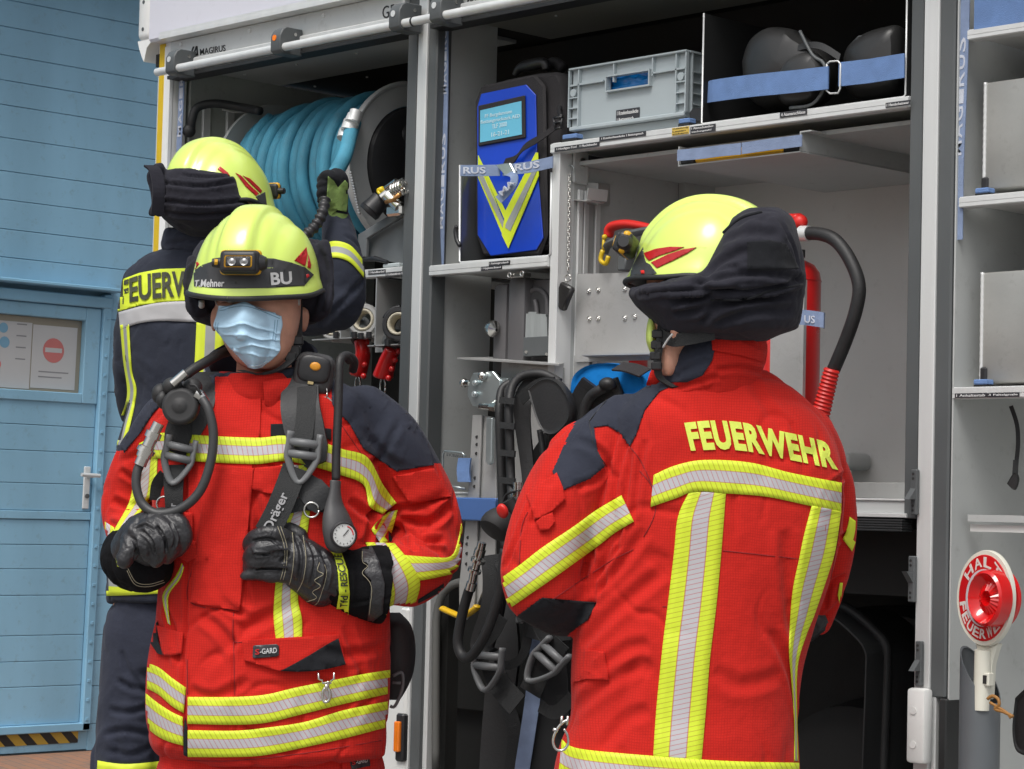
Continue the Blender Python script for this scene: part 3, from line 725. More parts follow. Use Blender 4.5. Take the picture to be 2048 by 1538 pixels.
# ================================================================ things in the lockers
def pad(bm, pts, y, th, prof=((1.0, 0), (.985, .6), (.93, 1), (.86, .85), (.78, .86), (.4, .9), (.02, .9))):
    ps = [T(a, b_, y) for a, b_ in smooth_path([(*p_, ) for p_ in pts]+[pts[0]], 5)[:-1]]; c = sum(ps, V())/len(ps); nn = V((.35, -.93, 0)); rings = []
    for f, h in prof: rings.append([bm.verts.new(c+(p_-c)*f+nn*th*h) for p_ in ps])
    rings.insert(0, [bm.verts.new(p_-nn*th*.5) for p_ in ps]); k = len(ps)
    for a, b_ in zip(rings, rings[1:]):
        for i in range(k): bm.faces.new((a[i], a[(i+1) % k], b_[(i+1) % k], b_[i]))
    bm.faces.new(rings[0][::-1]); bm.faces.new(rings[-1])
# ---- hose reel
RY = .30; rc = T(826, 338, RY); RR = .248
reel = thing('hose_reel', 'grey hose reel wound with thick blue hose behind the navy-clad firefighter', 'hose reel', rc-V((.2, 0, RR)))
p1 = rc.copy(); xl_ = T(560, 380, RY).x; LEN = p1.x-xl_
bm = B(); lathe(bm, p1, (1, 0, 0), [(.10, .02), (.165, .022), (.175, .0), (.235, -.004), (.243, -.012), (RR, -.012), (RR+.004, 0), (RR, .012), (.243, .012), (.236, .004), (.18, .008)], 64)
obj('flange', bm, mat('reel_grey', (.46, .47, .47), .42, .1, .06, 4, dirt=.2), reel, smooth=35)
bm = B(); lathe(bm, V((xl_, RY, p1.z)), (1, 0, 0), [(.05, 0), (.235, 0), (RR, -.006), (RR+.003, 0), (RR, .008), (.235, .006), (.1, .008)], 64)
obj('flange', bm, mat('reel_light', (.36, .37, .36), .5), reel, smooth=35)
bm = B(); lathe(bm, p1, (1, 0, 0), [(.178, .002), (.172, .02), (.15, .03), (.03, .032)], 48); ell(bm, p1+V((.02, .02, .09)), (.03, .10, .05)); obj('hub_cover', bm, 'black', reel, smooth=40)
bm = B(); cyl(bm, V((xl_, RY, p1.z)), p1, .12, seg=32); obj('drum', bm, 'grey', reel, smooth=40)
def rng_path(R0, xa, xc, turns, ph, seed, wob=.006):
    rn = random.Random(seed); pts = []; N_ = int(turns*40)
    for i in range(N_+1):
        t = i/N_; a = ph+2*math.pi*turns*t
        R = R0+wob*math.sin(a*.37+seed)+.004*math.sin(a*1.9+seed)
        x = xa+(xc-xa)*t+.009*math.sin(a*.53+seed*2)+.012*math.sin(a)
        pts.append(V((x, RY+R*math.cos(a), p1.z+R*math.sin(a))))
    return pts
hr = .0188
bm = B(); tube(bm, rng_path(.165, xl_+.02, p1.x-.03, 12.3, .3, 5, .003), hr, 12)
tube(bm, rng_path(.203, xl_+.03, p1.x-.03, 13.2, 1.2, 3, .008), hr, 14)
tube(bm, rng_path(.222, xl_+.10, p1.x-.12, 4.3, 2.2, 9, .005), hr, 14)
obj('hose', bm, 'hose', reel, smooth=True)
bm = B(); tube(bm, [T(708, 246, .08), T(701, 268, .02), T(690, 310, -.02), T(672, 345, -.08), T(655, 368, -.16)], .021, 14, sm=6); obj('hose', bm, 'hose', reel, smooth=True)
bm = B(); 
for (a, b_, r_) in (((712, 222), (706, 243), .017), ((703, 244), (697, 262), .023), ((693, 262), (688, 278), .021), ((709, 232), (703, 246), .021)): cyl(bm, T(*a, .03), T(*b_, .02), r_, seg=16)
obj('hose_coupling', bm, 'alu', reel, smooth=40)
bm = B()
for k in range(16): cyl(bm, T(700+1.1*k, 345+5.4*k, .05), T(704+1.1*k, 346+5.4*k, .05), .004, seg=6)
obj('brush_strip', bm, 'alu_d', reel)
# stand
bm = B(); pl = [T(*q, .04) for q in ((722, 515), (722, 470), (812, 414), (812, 432), (740, 478), (738, 515))]
prism(bm, pl, (0, -.012, 0), bev=.002); pl = [T(*q, .055) for q in ((738, 515), (740, 478), (818, 430), (818, 530))]; prism(bm, pl, (0, -.004, 0))
obj('stand', bm, mat('reel_grey2', (.16, .17, .175), .45), reel)
# valve cluster
vl = thing('valve_set', 'metal valve with yellow knob and round black cap in front of the reel hub', 'valve', T(775, 440, .1))
bm = B(); y_ = -.02; cyl(bm, T(742, 420, y_), T(762, 398, y_+.02), .030, .026, 24); lathe(bm, T(738, 424, y_), T(738, 424, y_)-T(762, 398, y_+.02), [(.001, .006), (.028, .004), (.031, -.004), (.03, -.012)], 24); obj('cap', bm, 'black', vl, smooth=40)
bm = B(); cyl(bm, T(764, 396, y_), T(790, 376, y_+.02), .014, seg=16); cyl(bm, T(776, 392, y_), T(800, 414, y_+.01), .017, seg=16); cyl(bm, T(790, 378, y_+.01), T(812, 368, y_+.02), .02, seg=16)
for k in range(4): torus(bm, T(792+5*k, 380-2*k, y_), T(812, 368, y_)-T(790, 378, y_), .019, .003, 16, 6)
cyl(bm, T(772, 377, y_), T(793, 362, y_), .008, seg=12); box(bm, T(770, 430, y_).x, T(800, 430, y_).x, y_, y_+.05, T(780, 432, y_).z, T(780, 410, y_).z, .006)
obj('body', bm, 'steel', vl, smooth=35)
bm = B(); tube(bm, [T(772, 404, y_-.01), T(786, 400, y_-.01), T(800, 388, y_-.01)], .006, 8); obj('lever', bm, 'brass', vl, smooth=True)
bm = B(); torus(bm, T(763, 382, y_), (.5, -.6, .3), .009, .004, 16, 8); cyl(bm, T(757, 382, y_), T(766, 378, y_), .008, seg=12); obj('knob', bm, mat('yellow_plastic', (.68, .50, .01), .35), vl, smooth=True)

# ---- couplings and branch pipes below the reel
def coupling(px, py, r, m, lab, y=.02, grp='open hose couplings in the holders'):
    c = T(px, py, y); t = thing('hose_coupling', lab, 'coupling', c-V((0, 0, r)), grp)
    ax = V((.45, -.85, .1)).normalized()
    bm = B(); lathe(bm, c, ax, [(r*.62, -.05), (r*.98, -.045), (r, -.012), (r*1.0, 0), (r*.9, .006), (r*.72, .006), (r*.70, -.002), (r*.62, -.004), (r*.60, -.05)], 32); obj('ring', bm, m, t, smooth=35)
    bm = B()
    for k in range(2):
        d, s, u = frame(ax); a0 = k*180+20
        torus(bm, c-ax*.008, ax, r*1.02, .006, 12, 8, a0=a0, a1=a0+70)
    obj('lug', bm, m, t, smooth=True)
    bm = B(); lathe(bm, c, ax, [(r*.58, -.03), (r*.68, .004), (r*.60, .009), (r*.50, .004), (r*.48, -.03)], 32); obj('seal', bm, mat('cream_rubber', (.50, .46, .36), .5), t, smooth=True)
    return t
coupling(727, 640, .046, 'alu_d', 'open aluminium hose coupling between its grey holder plates, middle of the row')
coupling(797, 648, .047, 'black', 'dark ringed hose coupling partly hidden by the locker pillar')
coupling(664, 655, .034, 'alu_d', 'aluminium hose coupling beside the navy sleeve, leftmost in the row')
bm = B(); z0 = Z(790, 690, .0); z1h = Z(790, 560, .0)
for (pa, pb, z1x) in ((752, 812, 562), (640, 752, 680)):
    a, c = X(pa, 690, .03), X(pb, 690, .03); box(bm, a, c, -.0, .14, z0 if pa == 752 else Z(700, 679, .03), (z0 if pa == 752 else Z(700, 679, .03))+.003)
box(bm, X(751, 600, .0), X(753, 600, .0), .0, .18, z0, Z(752, 555, .0)); box(bm, X(682, 600, .02), X(684, 600, .02), .02, .18, Z(700, 679, .03), Z(700, 660, .03))
box(bm, X(753, 600, .17), X(815, 600, .17), .17, .175, z0, Z(752, 557, .1))
tr('nozzle_holder', bm, 'alu_d')
for px, py in ((709, 672), (722, 674), (738, 672), (672, 672), (775, 688)):
    bm = B(); cyl(bm, T(px, py+4, -.005), T(px, py-8, -.005), .008, seg=12); tr('bolt', bm, 'black')
for (cx0, pts, lab) in ((0, [(722, 680, 16), (726, 705, 17), (722, 725, 19), (716, 748, 20)], 'red pistol grip of the branch pipe nearest the red shoulder'),
                   (1, [(786, 698, 17), (778, 715, 18), (771, 735, 20), (766, 752, 22)], 'glossy red pistol grip of the branch pipe beside the locker pillar')):
    c = T(pts[-1][0], pts[-1][1]+8, .05); t = thing('branch_pipe', lab, 'nozzle', c, 'red handled branch pipes')
    bm = B(); tube(bm, [T(a, b_, .03+.004*i) for i, (a, b_, r) in enumerate(pts)], [r/720 for _, _, r in pts], 14, sm=4, flat=.7)
    for k in range(4): 
        f = k/3; a = V(pts[0][:2]).lerp(V(pts[-1][:2]), f); ell(bm, T(a.x+11, a.y+4, .035), .0085)
    obj('grip', bm, 'red', t, smooth=True)
    bm = B(); torus(bm, c+V((.0, 0, -.02)), (0, 1, 0), .018, .003, 18, 6, sx=.6, sy=1.5); obj('ring', bm, 'steel', t, smooth=True)
    bm = B(); cyl(bm, T(pts[0][0], pts[0][1]-6, .03), T(pts[0][0]-2, pts[0][1]-28, .08), .03, seg=20); obj('valve_body', bm, 'dgrey', t, smooth=40)
bm = B(); tube(bm, [T(728, 520, .0), T(750, 517, .0), T(775, 524, .0)], [.006, .008, .005], 10); t = obj('hand_crank', bm, 'black'); tag(t, 'black hand crank lying on the shelf under the reel stand', 'crank')
bm = B(); box(bm, X(776, 530, .02), X(808, 530, .02), .0, .04, zs3t, zs3t+.012, .003); t = obj('clear_tray', bm, mat('cloudy_plastic', (.42, .47, .48), .25), loc=T(790, 533, .02)); tag(t, 'small cloudy plastic tray on the shelf under the reel stand', 'tray')

# ---- backpack
bk = thing('rescue_backpack', 'black rescue backpack with royal blue front, label window and yellow V stripes', 'backpack', T(1040, 512, .05))
yf = .035
def bp(px, py, y=yf): return T(px, py, y)
bm = B(); ol = [(962, 500), (957, 210), (975, 175), (1000, 160), (1070, 146), (1115, 142), (1127, 165), (1127, 300), (1122, 500)]
prism(bm, [bp(a, b_, .06) for a, b_ in ol], (0, .16, 0), bev=.012); obj('bag_body', bm, 'bagbk', bk, smooth=40)
bm = B(); ol = [(960, 480), (956, 240), (968, 188), (1052, 168), (1072, 190), (1080, 330), (1084, 480), (1080, 505)]
prism(bm, [bp(a, b_, .055) for a, b_ in [(957, 470), (955, 205), (968, 172), (1074, 150), (1095, 172), (1100, 470), (1085, 512), (972, 512)]], (0, -.012, 0), bev=.006); obj('bag_body', bm, 'bagbk', bk, smooth=40)
bm = B(); fr_ = [(957, 470), (956, 215), (964, 188), (1054, 169.5), (1073, 190), (1076, 330), (1088, 476), (1074, 500), (983, 512)]
prism(bm, [bp(a, b_, .042) for a, b_ in fr_], (0, -.004, 0), bev=.0015); obj('front_panel', bm, 'royal', bk)
bm = B(); fo = [(959, 293), (959, 212), (1052, 191), (1053, 276)]
prism(bm, [bp(a, b_, .0378) for a, b_ in fo], (0, -.006, 0), bev=.002); pk = obj('label_frame', bm, 'bagbk', bk)
bm = B(); prism(bm, [bp(a, b_, .0315) for a, b_ in ((960.5, 285), (961, 221), (1043, 202), (1044, 269))], (0, -.001, 0)); obj('label_card', bm, mat('cyan_card', (.14, .48, .66), .25, coat=.5), bk)
bm = B()
for s_, q in (('FF Burgdammen', ((970, 238), (1024, 228), (970, 229))), ('Rettungsrucksack AED', ((962, 250), (1040, 237), (962, 241))), ('TLF 3000', ((984, 258), (1014, 252), (984, 249))), ('16-21-21', ((983, 274), (1018, 268), (983, 265)))):
    text3d(bm, s_, *[bp(a, b_, .0302) for a, b_ in q], .0006, .01)
obj('lettering', bm, mat('pale_ink', (.50, .68, .74), .5), bk)
def vband(px, m, off):
    bm = B(); prism(bm, [bp(a, b_, .0378-off) for a, b_ in px], (0, -.0012, 0)); return obj('reflective_tape', bm, m, bk)
ty, ts = mat('fluo_yellow', (.66, .78, .03), .5, 0, .05, 30), mat('silver_tape', (.34, .36, .34), .5, 0, .05, 20)
vband([(956.5, 311), (956.5, 355), (1017, 497), (1021, 478)], ty, .0); vband([(957, 330), (957, 352), (1011, 466), (1010, 446)], ts, .0015)
vband([(957, 311), (957, 318), (1010, 440), (1013, 425)], ty, .0022)
vband([(1072, 305), (1076.5, 305), (1078, 352), (1017, 497), (1004, 470), (1012, 420)], ty, .003); vband([(1066, 340), (1074, 342), (1021, 462), (1011, 455), (1012, 448)], ts, .0045)
bm = B(); tube(bm, [bp(1030, 150, .10), bp(1040, 136, .10), bp(1062, 130, .10), bp(1088, 126, .10), bp(1092, 140, .10)], [.008, .012, .016, .014, .010], 12, sm=5); obj('handle', bm, 'black', bk, smooth=True)
bm = B(); tube(bm, [bp(1094, 134, .14), bp(1110, 124, .14), bp(1127, 136, .14)], .014, 12, sm=5); obj('handle', bm, 'bagbk', bk, smooth=True)
bm = B(); q = [(1008, 326), (1030, 318), (1048, 295), (1080, 276), (1108, 256), (1124, 244)]
ribbon(bm, [bp(a, b_, .024) for a, b_ in q], V((.014, 0, .022)), .003, sm=4); obj('strap', bm, 'bagbk', bk)
bm = B()
for pl in (((1107, 236), (1111, 258)), ((1111, 258), (1122, 255)), ((1122, 255), (1124, 237)), ((1107, 236), (1124, 234)), ((1108, 246), (1123, 243))): tube(bm, [bp(*pl[0], .02), bp(*pl[1], .02)], .003, 8)
tube(bm, [bp(1123, 234, .03), bp(1119, 222, .05), bp(1124, 205, .08), bp(1130, 200, .1)], .006, 8, sm=4)
obj('buckle', bm, 'black', bk, smooth=True)
# shelf tray behind the backpack (thin bright rod edges)
bm = B(); tube(bm, [T(*q, -.006) for q in ((920, 330), (919, 522), (922, 525), (1096, 512), (1101, 508), (1103, 345))], .0028, 8); tr('tray_edge', bm, 'alu', smooth=True)
bm = B(); a_, c_ = X(921, 500), xm; box(bm, a_-.002, a_+.001, .0, .4, zs2t+.002, Z(921, 330)); box(bm, a_, c_-.004, .0, .4, zs2t, zs2t+.003); tr('tray_sheet', bm, mat('dark_sheet', (.16, .165, .17), .22, .6, .05, 4))
bm = B(); tube(bm, [T(*q, -.01) for q in ((914, 452), (911, 462), (914, 480), (920, 492))], .006, 8, sm=4); tr('rubber_strap', bm, 'black', smooth=True)
# retaining strap
st = thing('retaining_strap', 'grey-blue lettered strap with cam buckle across the rescue backpack', 'strap', T(1010, 360, -.02))
def sp(px, py, y=-.022): return T(px, py, y)
bm = B(); A = [sp(921, 341), sp(960, 341), sp(1000, 340.5)]; ribbon(bm, A, V((0, 0, .029)), .0025, sm=4)
Bq = [sp(1006, 341), sp(1030, 338), sp(1060, 334), sp(1106, 324)]; ribbon(bm, Bq, V((0, 0, .029)), .0025, sm=4)
C_ = [sp(1012, 346, -.03), sp(1028, 352, -.04), sp(1026, 370, -.045), sp(1013, 385, -.04), sp(997, 400, -.04)]
ribbon(bm, C_, [V((.02, 0, .01)), V((.026, 0, .004)), V((.026, 0, -.008)), V((.024, 0, -.014)), V((.022, 0, -.018))], .0025, sm=5)
obj('webbing', bm, 'webw', st)
bm = B(); text3d(bm, 'RUS', sp(928, 347.5), sp(972, 347.5), sp(928, 334), .003, .02); text3d(bm, 'RUS', sp(1031, 343), sp(1080, 335.5), sp(1031, 329), .003, .02); text3d(bm, 'MA', sp(1006, 392, -.046), sp(1031, 366, -.052), sp(998, 384, -.046), .003, .01); obj('lettering', bm, 'webl', st)
bm = B(); pl = [sp(*q, -.026) for q in ((995, 330), (1024, 326), (1034, 346), (1030, 350), (1014, 352))]; prism(bm, pl, (0, -.008, 0), bev=.002); obj('cam_buckle', bm, 'zinc', st)

# ---- euro crate
cr = thing('storage_crate', 'grey plastic ribbed crate with blue sheeting in its handle hole, on the upper shelf', 'crate', T(1250, 268, .1))
zb0 = zs1t+.012; c0 = T(1135, 265, .02); xA, xB = T(1136, 270, .02).x, T(1371, 240, .02).x
zT = T(1136, 139, .02).z; yF = .02; dp = .38
box_h = zT-zb0
bm = B(); hx0, hx1 = T(1214, 180, yF).x, T(1298, 165, yF).x; hz0, hz1 = T(1250, 176, yF).z, T(1250, 149, yF).z
t_ = .006; box(bm, xA+.006, hx0, yF+.008, yF+.014, zb0+.02, zT-.004); box(bm, hx1, xB-.006, yF+.008, yF+.014, zb0+.02, zT-.004); box(bm, hx0, hx1, yF+.008, yF+.014, zb0+.02, hz0); box(bm, hx0, hx1, yF+.008, yF+.014, hz1, zT-.004)
box(bm, xB-.014, xB-.008, yF+.014, yF+dp, zb0+.02, zT-.004); box(bm, xA+.006, xA+.012, yF+.014, yF+dp, zb0+.02, zT-.004); box(bm, xA+.012, xB-.015, yF+dp-.006, yF+dp, zb0+.02, zT-.004)
box(bm, xA+.02, xB-.02, yF+.02, yF+dp-.02, zb0, zb0+.02)
obj('crate_wall', bm, 'box', cr)
bm = B(); rm = .0035
box(bm, xA, xB, yF-.004, yF+.012, zT-.004, zT+.001, .001); box(bm, xB-.012, xB+.002, yF+.012, yF+dp, zT-.004, zT+.001); box(bm, xA, xA+.012, yF+.012, yF+dp, zT-.004, zT+.001)
box(bm, xA+.004, hx0-.012, yF-.002, yF+.0079, zT-.045, zT-.041); box(bm, hx1+.012, xB-.002, yF-.002, yF+.0079, zT-.045, zT-.041)
box(bm, xA+.004, xB-.004, yF-.002, yF+.0079, zb0+.02, zb0+.03, .002)
for f in (0.0, .085, .39, .72, .915, .995):
    xx = xA+(xB-xA)*f; lo = zb0+.03 if f in (0.0, .085, .915, .995) else zT-.05
    box(bm, xx-.0015, xx+.0025, yF-.002, yF+.0079, lo, zT-.0041)
for k in range(5):
    z = zb0+.05+k*.026
    if z > zT-.06: break
    box(bm, xA+.003, xA+(xB-xA)*.084, yF-.0015, yF+.0078, z, z+.003); box(bm, xA+(xB-xA)*.918, xB-.003, yF-.0015, yF+.0078, z, z+.003)
for f in (.04, .955): 
    cyl(bm, V((xA+(xB-xA)*f, yF-.002, zT-.062)), V((xA+(xB-xA)*f, yF+.0075, zT-.062)), .010, seg=16)
for yy in (yF+.02, yF+.06, yF+.34): box(bm, xB-.0079, xB+.001, yy, yy+.004, zb0+.03, zT-.0041)
for k in range(4): z = zb0+.05+k*.026; box(bm, xB-.0078, xB+.0005, yF+.024, yF+.06, z, z+.003)
obj('rib', bm, 'box', cr)
bm = B(); e = .004
for a_, b_, c_, d_ in ((hx0-e, hx1+e, hz0-e, hz0), (hx0-e, hx1+e, hz1, hz1+e), (hx0-e, hx0, hz0, hz1), (hx1, hx1+e, hz0, hz1)): box(bm, a_, b_, yF-.004, yF+.0079, c_, d_)
obj('handle_rim', bm, 'box', cr)
label(1232, 248, 1279, 241, 27, '1 Krankenhausdecke|1 Rettungstuch', y=yF+.0065, par=cr, mg=.1)
bm = B(); n_ = 14
vs = [V((hx0-.02+(hx1-hx0+.04)*i/n_, yF+.03+.012*noise.noise(V((i*.5, j*.6, 3))), hz0-.03+(hz1-hz0+.06)*j/n_)) for j in range(n_+1) for i in range(n_+1)]
add_mesh(bm, vs, [(j*(n_+1)+i, j*(n_+1)+i+1, (j+1)*(n_+1)+i+1, (j+1)*(n_+1)+i) for j in range(n_) for i in range(n_)]); sh_ = [v for v in bm.verts]
g_ = bmesh.ops.extrude_face_region(bm, geom=bm.faces[:]); 
for e_ in g_['geom']:
    if isinstance(e_, bmesh.types.BMVert): e_.co.y += .05
t = obj('plastic_sheeting', bm, mat('cyan_plastic', (.01, .22, .62), .2, coat=.5), smooth=True, loc=V((hx0, yF+.05, zb0+.03))); tag(t, 'crumpled bright blue plastic sheeting inside the grey crate', 'sheeting')
def clip(px0, px1, py, y=-.012, z=None, lab=None, sh=None):
    a, c = X(px0, py, y), X(px1, py, y); zz = z
    bm = B(); box(bm, a, c, y+.004, y+.03, zz, zz+.007); o = tr('corner_stop', bm, 'rubber')
    bm = B(); box(bm, a, c, y+.004, y+.03, zz+.0072, zz+.019, .002); obj('stop_cap', bm, 'strapb', o)
clip(1122, 1150, 272, z=zs1t); clip(1354, 1376, 245, z=zs1t)
bm = B(); prism(bm, [T(*q, .015) for q in ((1379, 246), (1379, 225), (1386, 217), (1405, 216), (1405, 240))], (0, .02, 0)); tr('corner_stop', bm, 'black')

# ---- divider bay with mask pouches
bm = B(); xd = X(1407.5, 100, .0); xd1 = X(1812, 100, 0); yd = .0
box(bm, xd-.0025, xd+.0, yd, .36, zs1t, Z(1408, 27, yd), 0); box(bm, xd, xd1, yd, .36, zs1t+.0001, zs1t+.002); box(bm, xd1, xd1+.003, yd, .36, zs1t, Z(1812, -5, yd))
o = tr('divider_sheet', bm, mat('black_sheet', (.04, .041, .042), .35, .4))
bm = B(); tube(bm, [V((xd, yd-.002, z)) for z in (Z(1408, 27), zs1t+.004)]+[V((xd+.004, yd-.002, zs1t+.001)), V((xd1-.004, yd-.002, zs1t+.001)), V((xd1+.002, yd-.002, zs1t+.006)), V((xd1+.002, yd-.002, Z(1812, -5)))], .0022, 8); obj('bright_edge', bm, 'alu', o, smooth=True)
def lens(bm, ctr, ax_u, ax_v, ru, rv, th, poly=None, seg=28):
    """rounded pad: polygon or ellipse in plane u,v with domed faces"""
    nn = ax_u.cross(ax_v).normalized(); rings = []
    for k, (f, h) in enumerate(((.0, 1), (.5, .96), (.8, .78), (.95, .45), (1, 0), (.95, -.45), (.8, -.78), (.5, -.96), (0, -1))):
        ring = []
        for i in range(seg):
            a = 2*math.pi*i/seg
            if poly: pu, pv = poly(a)
            else: pu, pv = math.cos(a), math.sin(a)
            ring.append(bm.verts.new(ctr+ax_u*pu*ru*max(f, .001)+ax_v*pv*rv*max(f, .001)+nn*h*th))
        rings.append(ring)
    for a, b_ in zip(rings, rings[1:]):
        for k in range(seg): bm.faces.new((a[k], a[(k+1) % seg], b_[(k+1) % seg], b_[k]))
pouch = mat('black_pouch', (.028, .028, .028), .38, 0, .15, 6, .1, 80)
def rr4(n_): return lambda a: (math.copysign(abs(math.cos(a))**n_, math.cos(a)), math.copysign(abs(math.sin(a))**n_, math.sin(a)))
m1 = thing('mask_pouch', 'large round black mask pouch strapped behind the blue webbing, left one', 'pouch', T(1590, 215, .12), 'black mask pouches on the upper shelf')
DOME = ((1.0, 0), (.97, .3), (.9, .55), (.75, .8), (.5, .93), (.02, 1))
bm = B(); pad(bm, [(1490, 130), (1506, 85), (1542, 58), (1590, 60), (1610, 74), (1655, 108), (1662, 160), (1640, 200), (1590, 214), (1530, 216), (1498, 190)], .08, .09, DOME); obj('shell', bm, pouch, m1, smooth=35)
bm = B(); pad(bm, [(1560, 150), (1580, 118), (1625, 104), (1650, 124), (1655, 160), (1630, 205), (1590, 214), (1560, 200)], .03, .05, DOME); obj('shell', bm, pouch, m1, smooth=35)
bm = B(); tube(bm, [T(*q, .0) for q in ((1600, 62), (1625, 110), (1648, 128), (1650, 170), (1625, 208), (1580, 216))], .004, 8, sm=4); obj('seam', bm, 'dgrey', m1, smooth=True)
bm = B(); ribbon(bm, [T(*q, .01) for q in ((1530, 148), (1570, 115), (1600, 95), (1640, 92), (1680, 115))], V((.0, .006, .016)), .003, sm=5); obj('strap', bm, 'rubber', m1)
m2 = thing('mask_pouch', 'black mask pouch with a pentagon plate on top, right one behind the webbing', 'pouch', T(1760, 195, .12), 'black mask pouches on the upper shelf')
bm = B(); pad(bm, [(1690, 120), (1700, 95), (1730, 70), (1775, 55), (1806, 60), (1808, 150), (1790, 190), (1730, 200), (1695, 180)], .08, .06, DOME); obj('shell', bm, pouch, m2, smooth=35)
bm = B(); pl = [T(*q, .0+.05) for q in ((1703, 92), (1720, 74), (1755, 70), (1777, 62), (1790, 86), (1780, 108), (1740, 118), (1712, 112))]; prism(bm, pl, (0, .012, 0), bev=.003); obj('plate', bm, pouch, m2)
bm = B(); tube(bm, [p-V((0, .003, 0)) for p in pl]+[pl[0]-V((0, .003, 0))], .003, 8); obj('piping', bm, 'dgrey', m2, smooth=True)
sb = thing('webbing_strap', 'wide blue webbing strap with wire ring across the black mask pouches', 'strap', T(1600, 180, -.02))
bm = B(); ribbon(bm, [T(*q, yy) for q, yy in (((1417, 186), .03), ((1426, 182), -.005), ((1500, 172), -.02), ((1580, 164), -.022), ((1657, 155.5), -.02))], [V((.004, 0, .048))]+[V((0, 0, .052))]*4, .004, sm=4); obj('webbing', bm, 'strapb', sb)
bm = B(); ribbon(bm, [T(*q, -.012) for q in ((1678, 149), (1740, 142), (1809, 131))], V((0, 0, .054)), .004); obj('webbing', bm, 'strapb', sb)
bm = B(); rp_ = [T(*q, -.016) for q in ((1654, 128), (1660, 123), (1676, 122), (1681, 128), (1680, 178), (1676, 186), (1660, 187), (1653, 181), (1654, 128))]; tube(bm, rp_, .0022, 8); obj('ring', bm, 'alu', sb, smooth=True)
# yellow case in the hanging tray
yc = thing('tool_case', 'flat yellow case with black ends in the tray under the upper shelf', 'case', T(1480, 318, .1))
bm = B(); box(bm, X(1388, 322, .01), X(1566, 300, .01), .01, .30, za+.006, za+.032, .005); obj('case_body', bm, mat('case_yellow', (.62, .33, .005), .4), yc)
for a_, b_ in ((1362, 1387), (1567, 1597)):
    bm = B(); box(bm, X(a_, 325, .01), X(b_, 310, .01), .005, .28, za+.004, za+.028, .004); obj('end_cap', bm, 'black', yc)

# ---- hygiene wash board
hy = thing('wash_station', 'dark grey moulded plastic wash station with paper towels, below the backpack', 'wash station', T(1040, 705, .1))
pm_ = mat('moulded_grey', (.095, .092, .096), .5, 0, .08, 5, .1, 120)
xa, xc_ = X(990, 640, .05), xm-.008; z0_, z1_h = Z(1030, 715, .05), Z(1035, 556, .05)
bm = B(); box(bm, xa, X(1012, 640, .04), .04, .3, z0_-.04, z1_h-.012, .012, seg=2); box(bm, X(1013, 640, .03), X(1048, 640, .03), .03, .3, z0_-.04, z1_h, .012, seg=2); box(bm, X(1046, 640, .06), X(1098, 640, .06), .06, .3, z0_-.04, z1_h-.006, .006, seg=2)
obj('housing', bm, pm_, hy, smooth=35)
ap_ = [(1051, 690), (1051, 612), (1057, 590), (1073, 578), (1089, 588), (1095, 612), (1095, 690)]
bm = B(); tube(bm, [T(*q, .055) for q in ap_], .007, 12, sm=5); obj('arch_rim', bm, pm_, hy, smooth=True)
bm = B(); prism(bm, [T(*q, .052) for q in ap_], (0, .01, 0)); obj('recess', bm, mat('recess_dark', (.05, .05, .052), .6), hy)
bm = B(); tube(bm, [T(*q, .045) for q in ((1074, 670), (1074, 625), (1070, 600))], .006, 10, sm=4); obj('tap', bm, pm_, hy, smooth=True)
bm = B(); r5 = random.Random(5); z_ = Z(1070, 678, .045)
for k in range(9): 
    a_ = X(1051+4.0*k, 650, .03); obox(bm, (a_, .03, z_), (.012, .01, 0), (-.004, .02, 0), (.004*r5.uniform(-1, 1), 0, .05+r5.uniform(0, .02)))
obj('paper_towels', bm, mat('towel', (.26, .28, .28), .5), hy)
bm = B(); box(bm, X(1046, 700, .02), X(1098, 700, .02), .02, .1, Z(1060, 712, .02), Z(1060, 674, .02), .001); hb = obj('towel_box', bm, 'dgrey', hy)
bm = B()
for q in ((1052, 704), (1093, 708)): cyl(bm, T(*q, .019), T(*q, .016), .004, seg=10)
obj('screw', bm, 'steel', hy)
bm = B(); box(bm, X(1016, 548, 0), X(1046, 548, 0), .0, .03, Z(1030, 555, 0), Z(1030, 545, 0), .002); torus(bm, T(1019, 550, -.004), (0, 1, 0), .006, .002, 12, 6); torus(bm, T(1044, 547, -.004), (0, 1, 0), .006, .002, 12, 6); obj('latch', bm, 'steel', hy, smooth=30)
ch = B(); lathe(ch, T(988, 658, .02), T(966, 650, .02)-T(988, 658, .02), [(.004, -.01), (.022, 0), (.020, .012), (.012, .026), (.004, .034), (.001, .036)], 20); t = obj('signal_horn', ch, 'steel', smooth=40, loc=T(978, 670, .03)); tag(t, 'small polished chrome cone beside the grey wash station', 'horn')

# ---- key pouch on a chain
kp = thing('key_pouch', 'black leather key pouch hanging on a thin chain from a hook', 'key pouch', T(1134, 620, -.03))
bm = B(); torus(bm, T(1142, 338, .03), (0, 1, .2), .010, .0018, 14, 6, a0=-60, a1=170); obj('hook', bm, 'zinc', kp, smooth=True)
for k in range(26):
    bm = B(); q = V((1139-k*.12, 352+k*7.5)); torus(bm, T(q.x, q.y, .025), ((1, .3, 0) if k % 2 else (0, 1, 0)), .0058, .0016, 10, 5, sx=.62, sy=1.0); obj('chain_link', bm, 'steel', kp, smooth=True)
bm = B(); torus(bm, T(1136, 556, .02), (0, 1, 0), .009, .0018, 14, 6); obj('key_ring', bm, 'steel', kp, smooth=True)
bm = B(); pl = [T(*q, .02) for q in ((1130, 563), (1154, 577), (1135, 624), (1111, 608))]; prism(bm, pl, (0, -.018, 0), bev=.005); obj('leather_case', bm, mat('black_leather', (.016, .015, .015), .33, 0, .2, 20, .4, 120), kp, smooth=40)
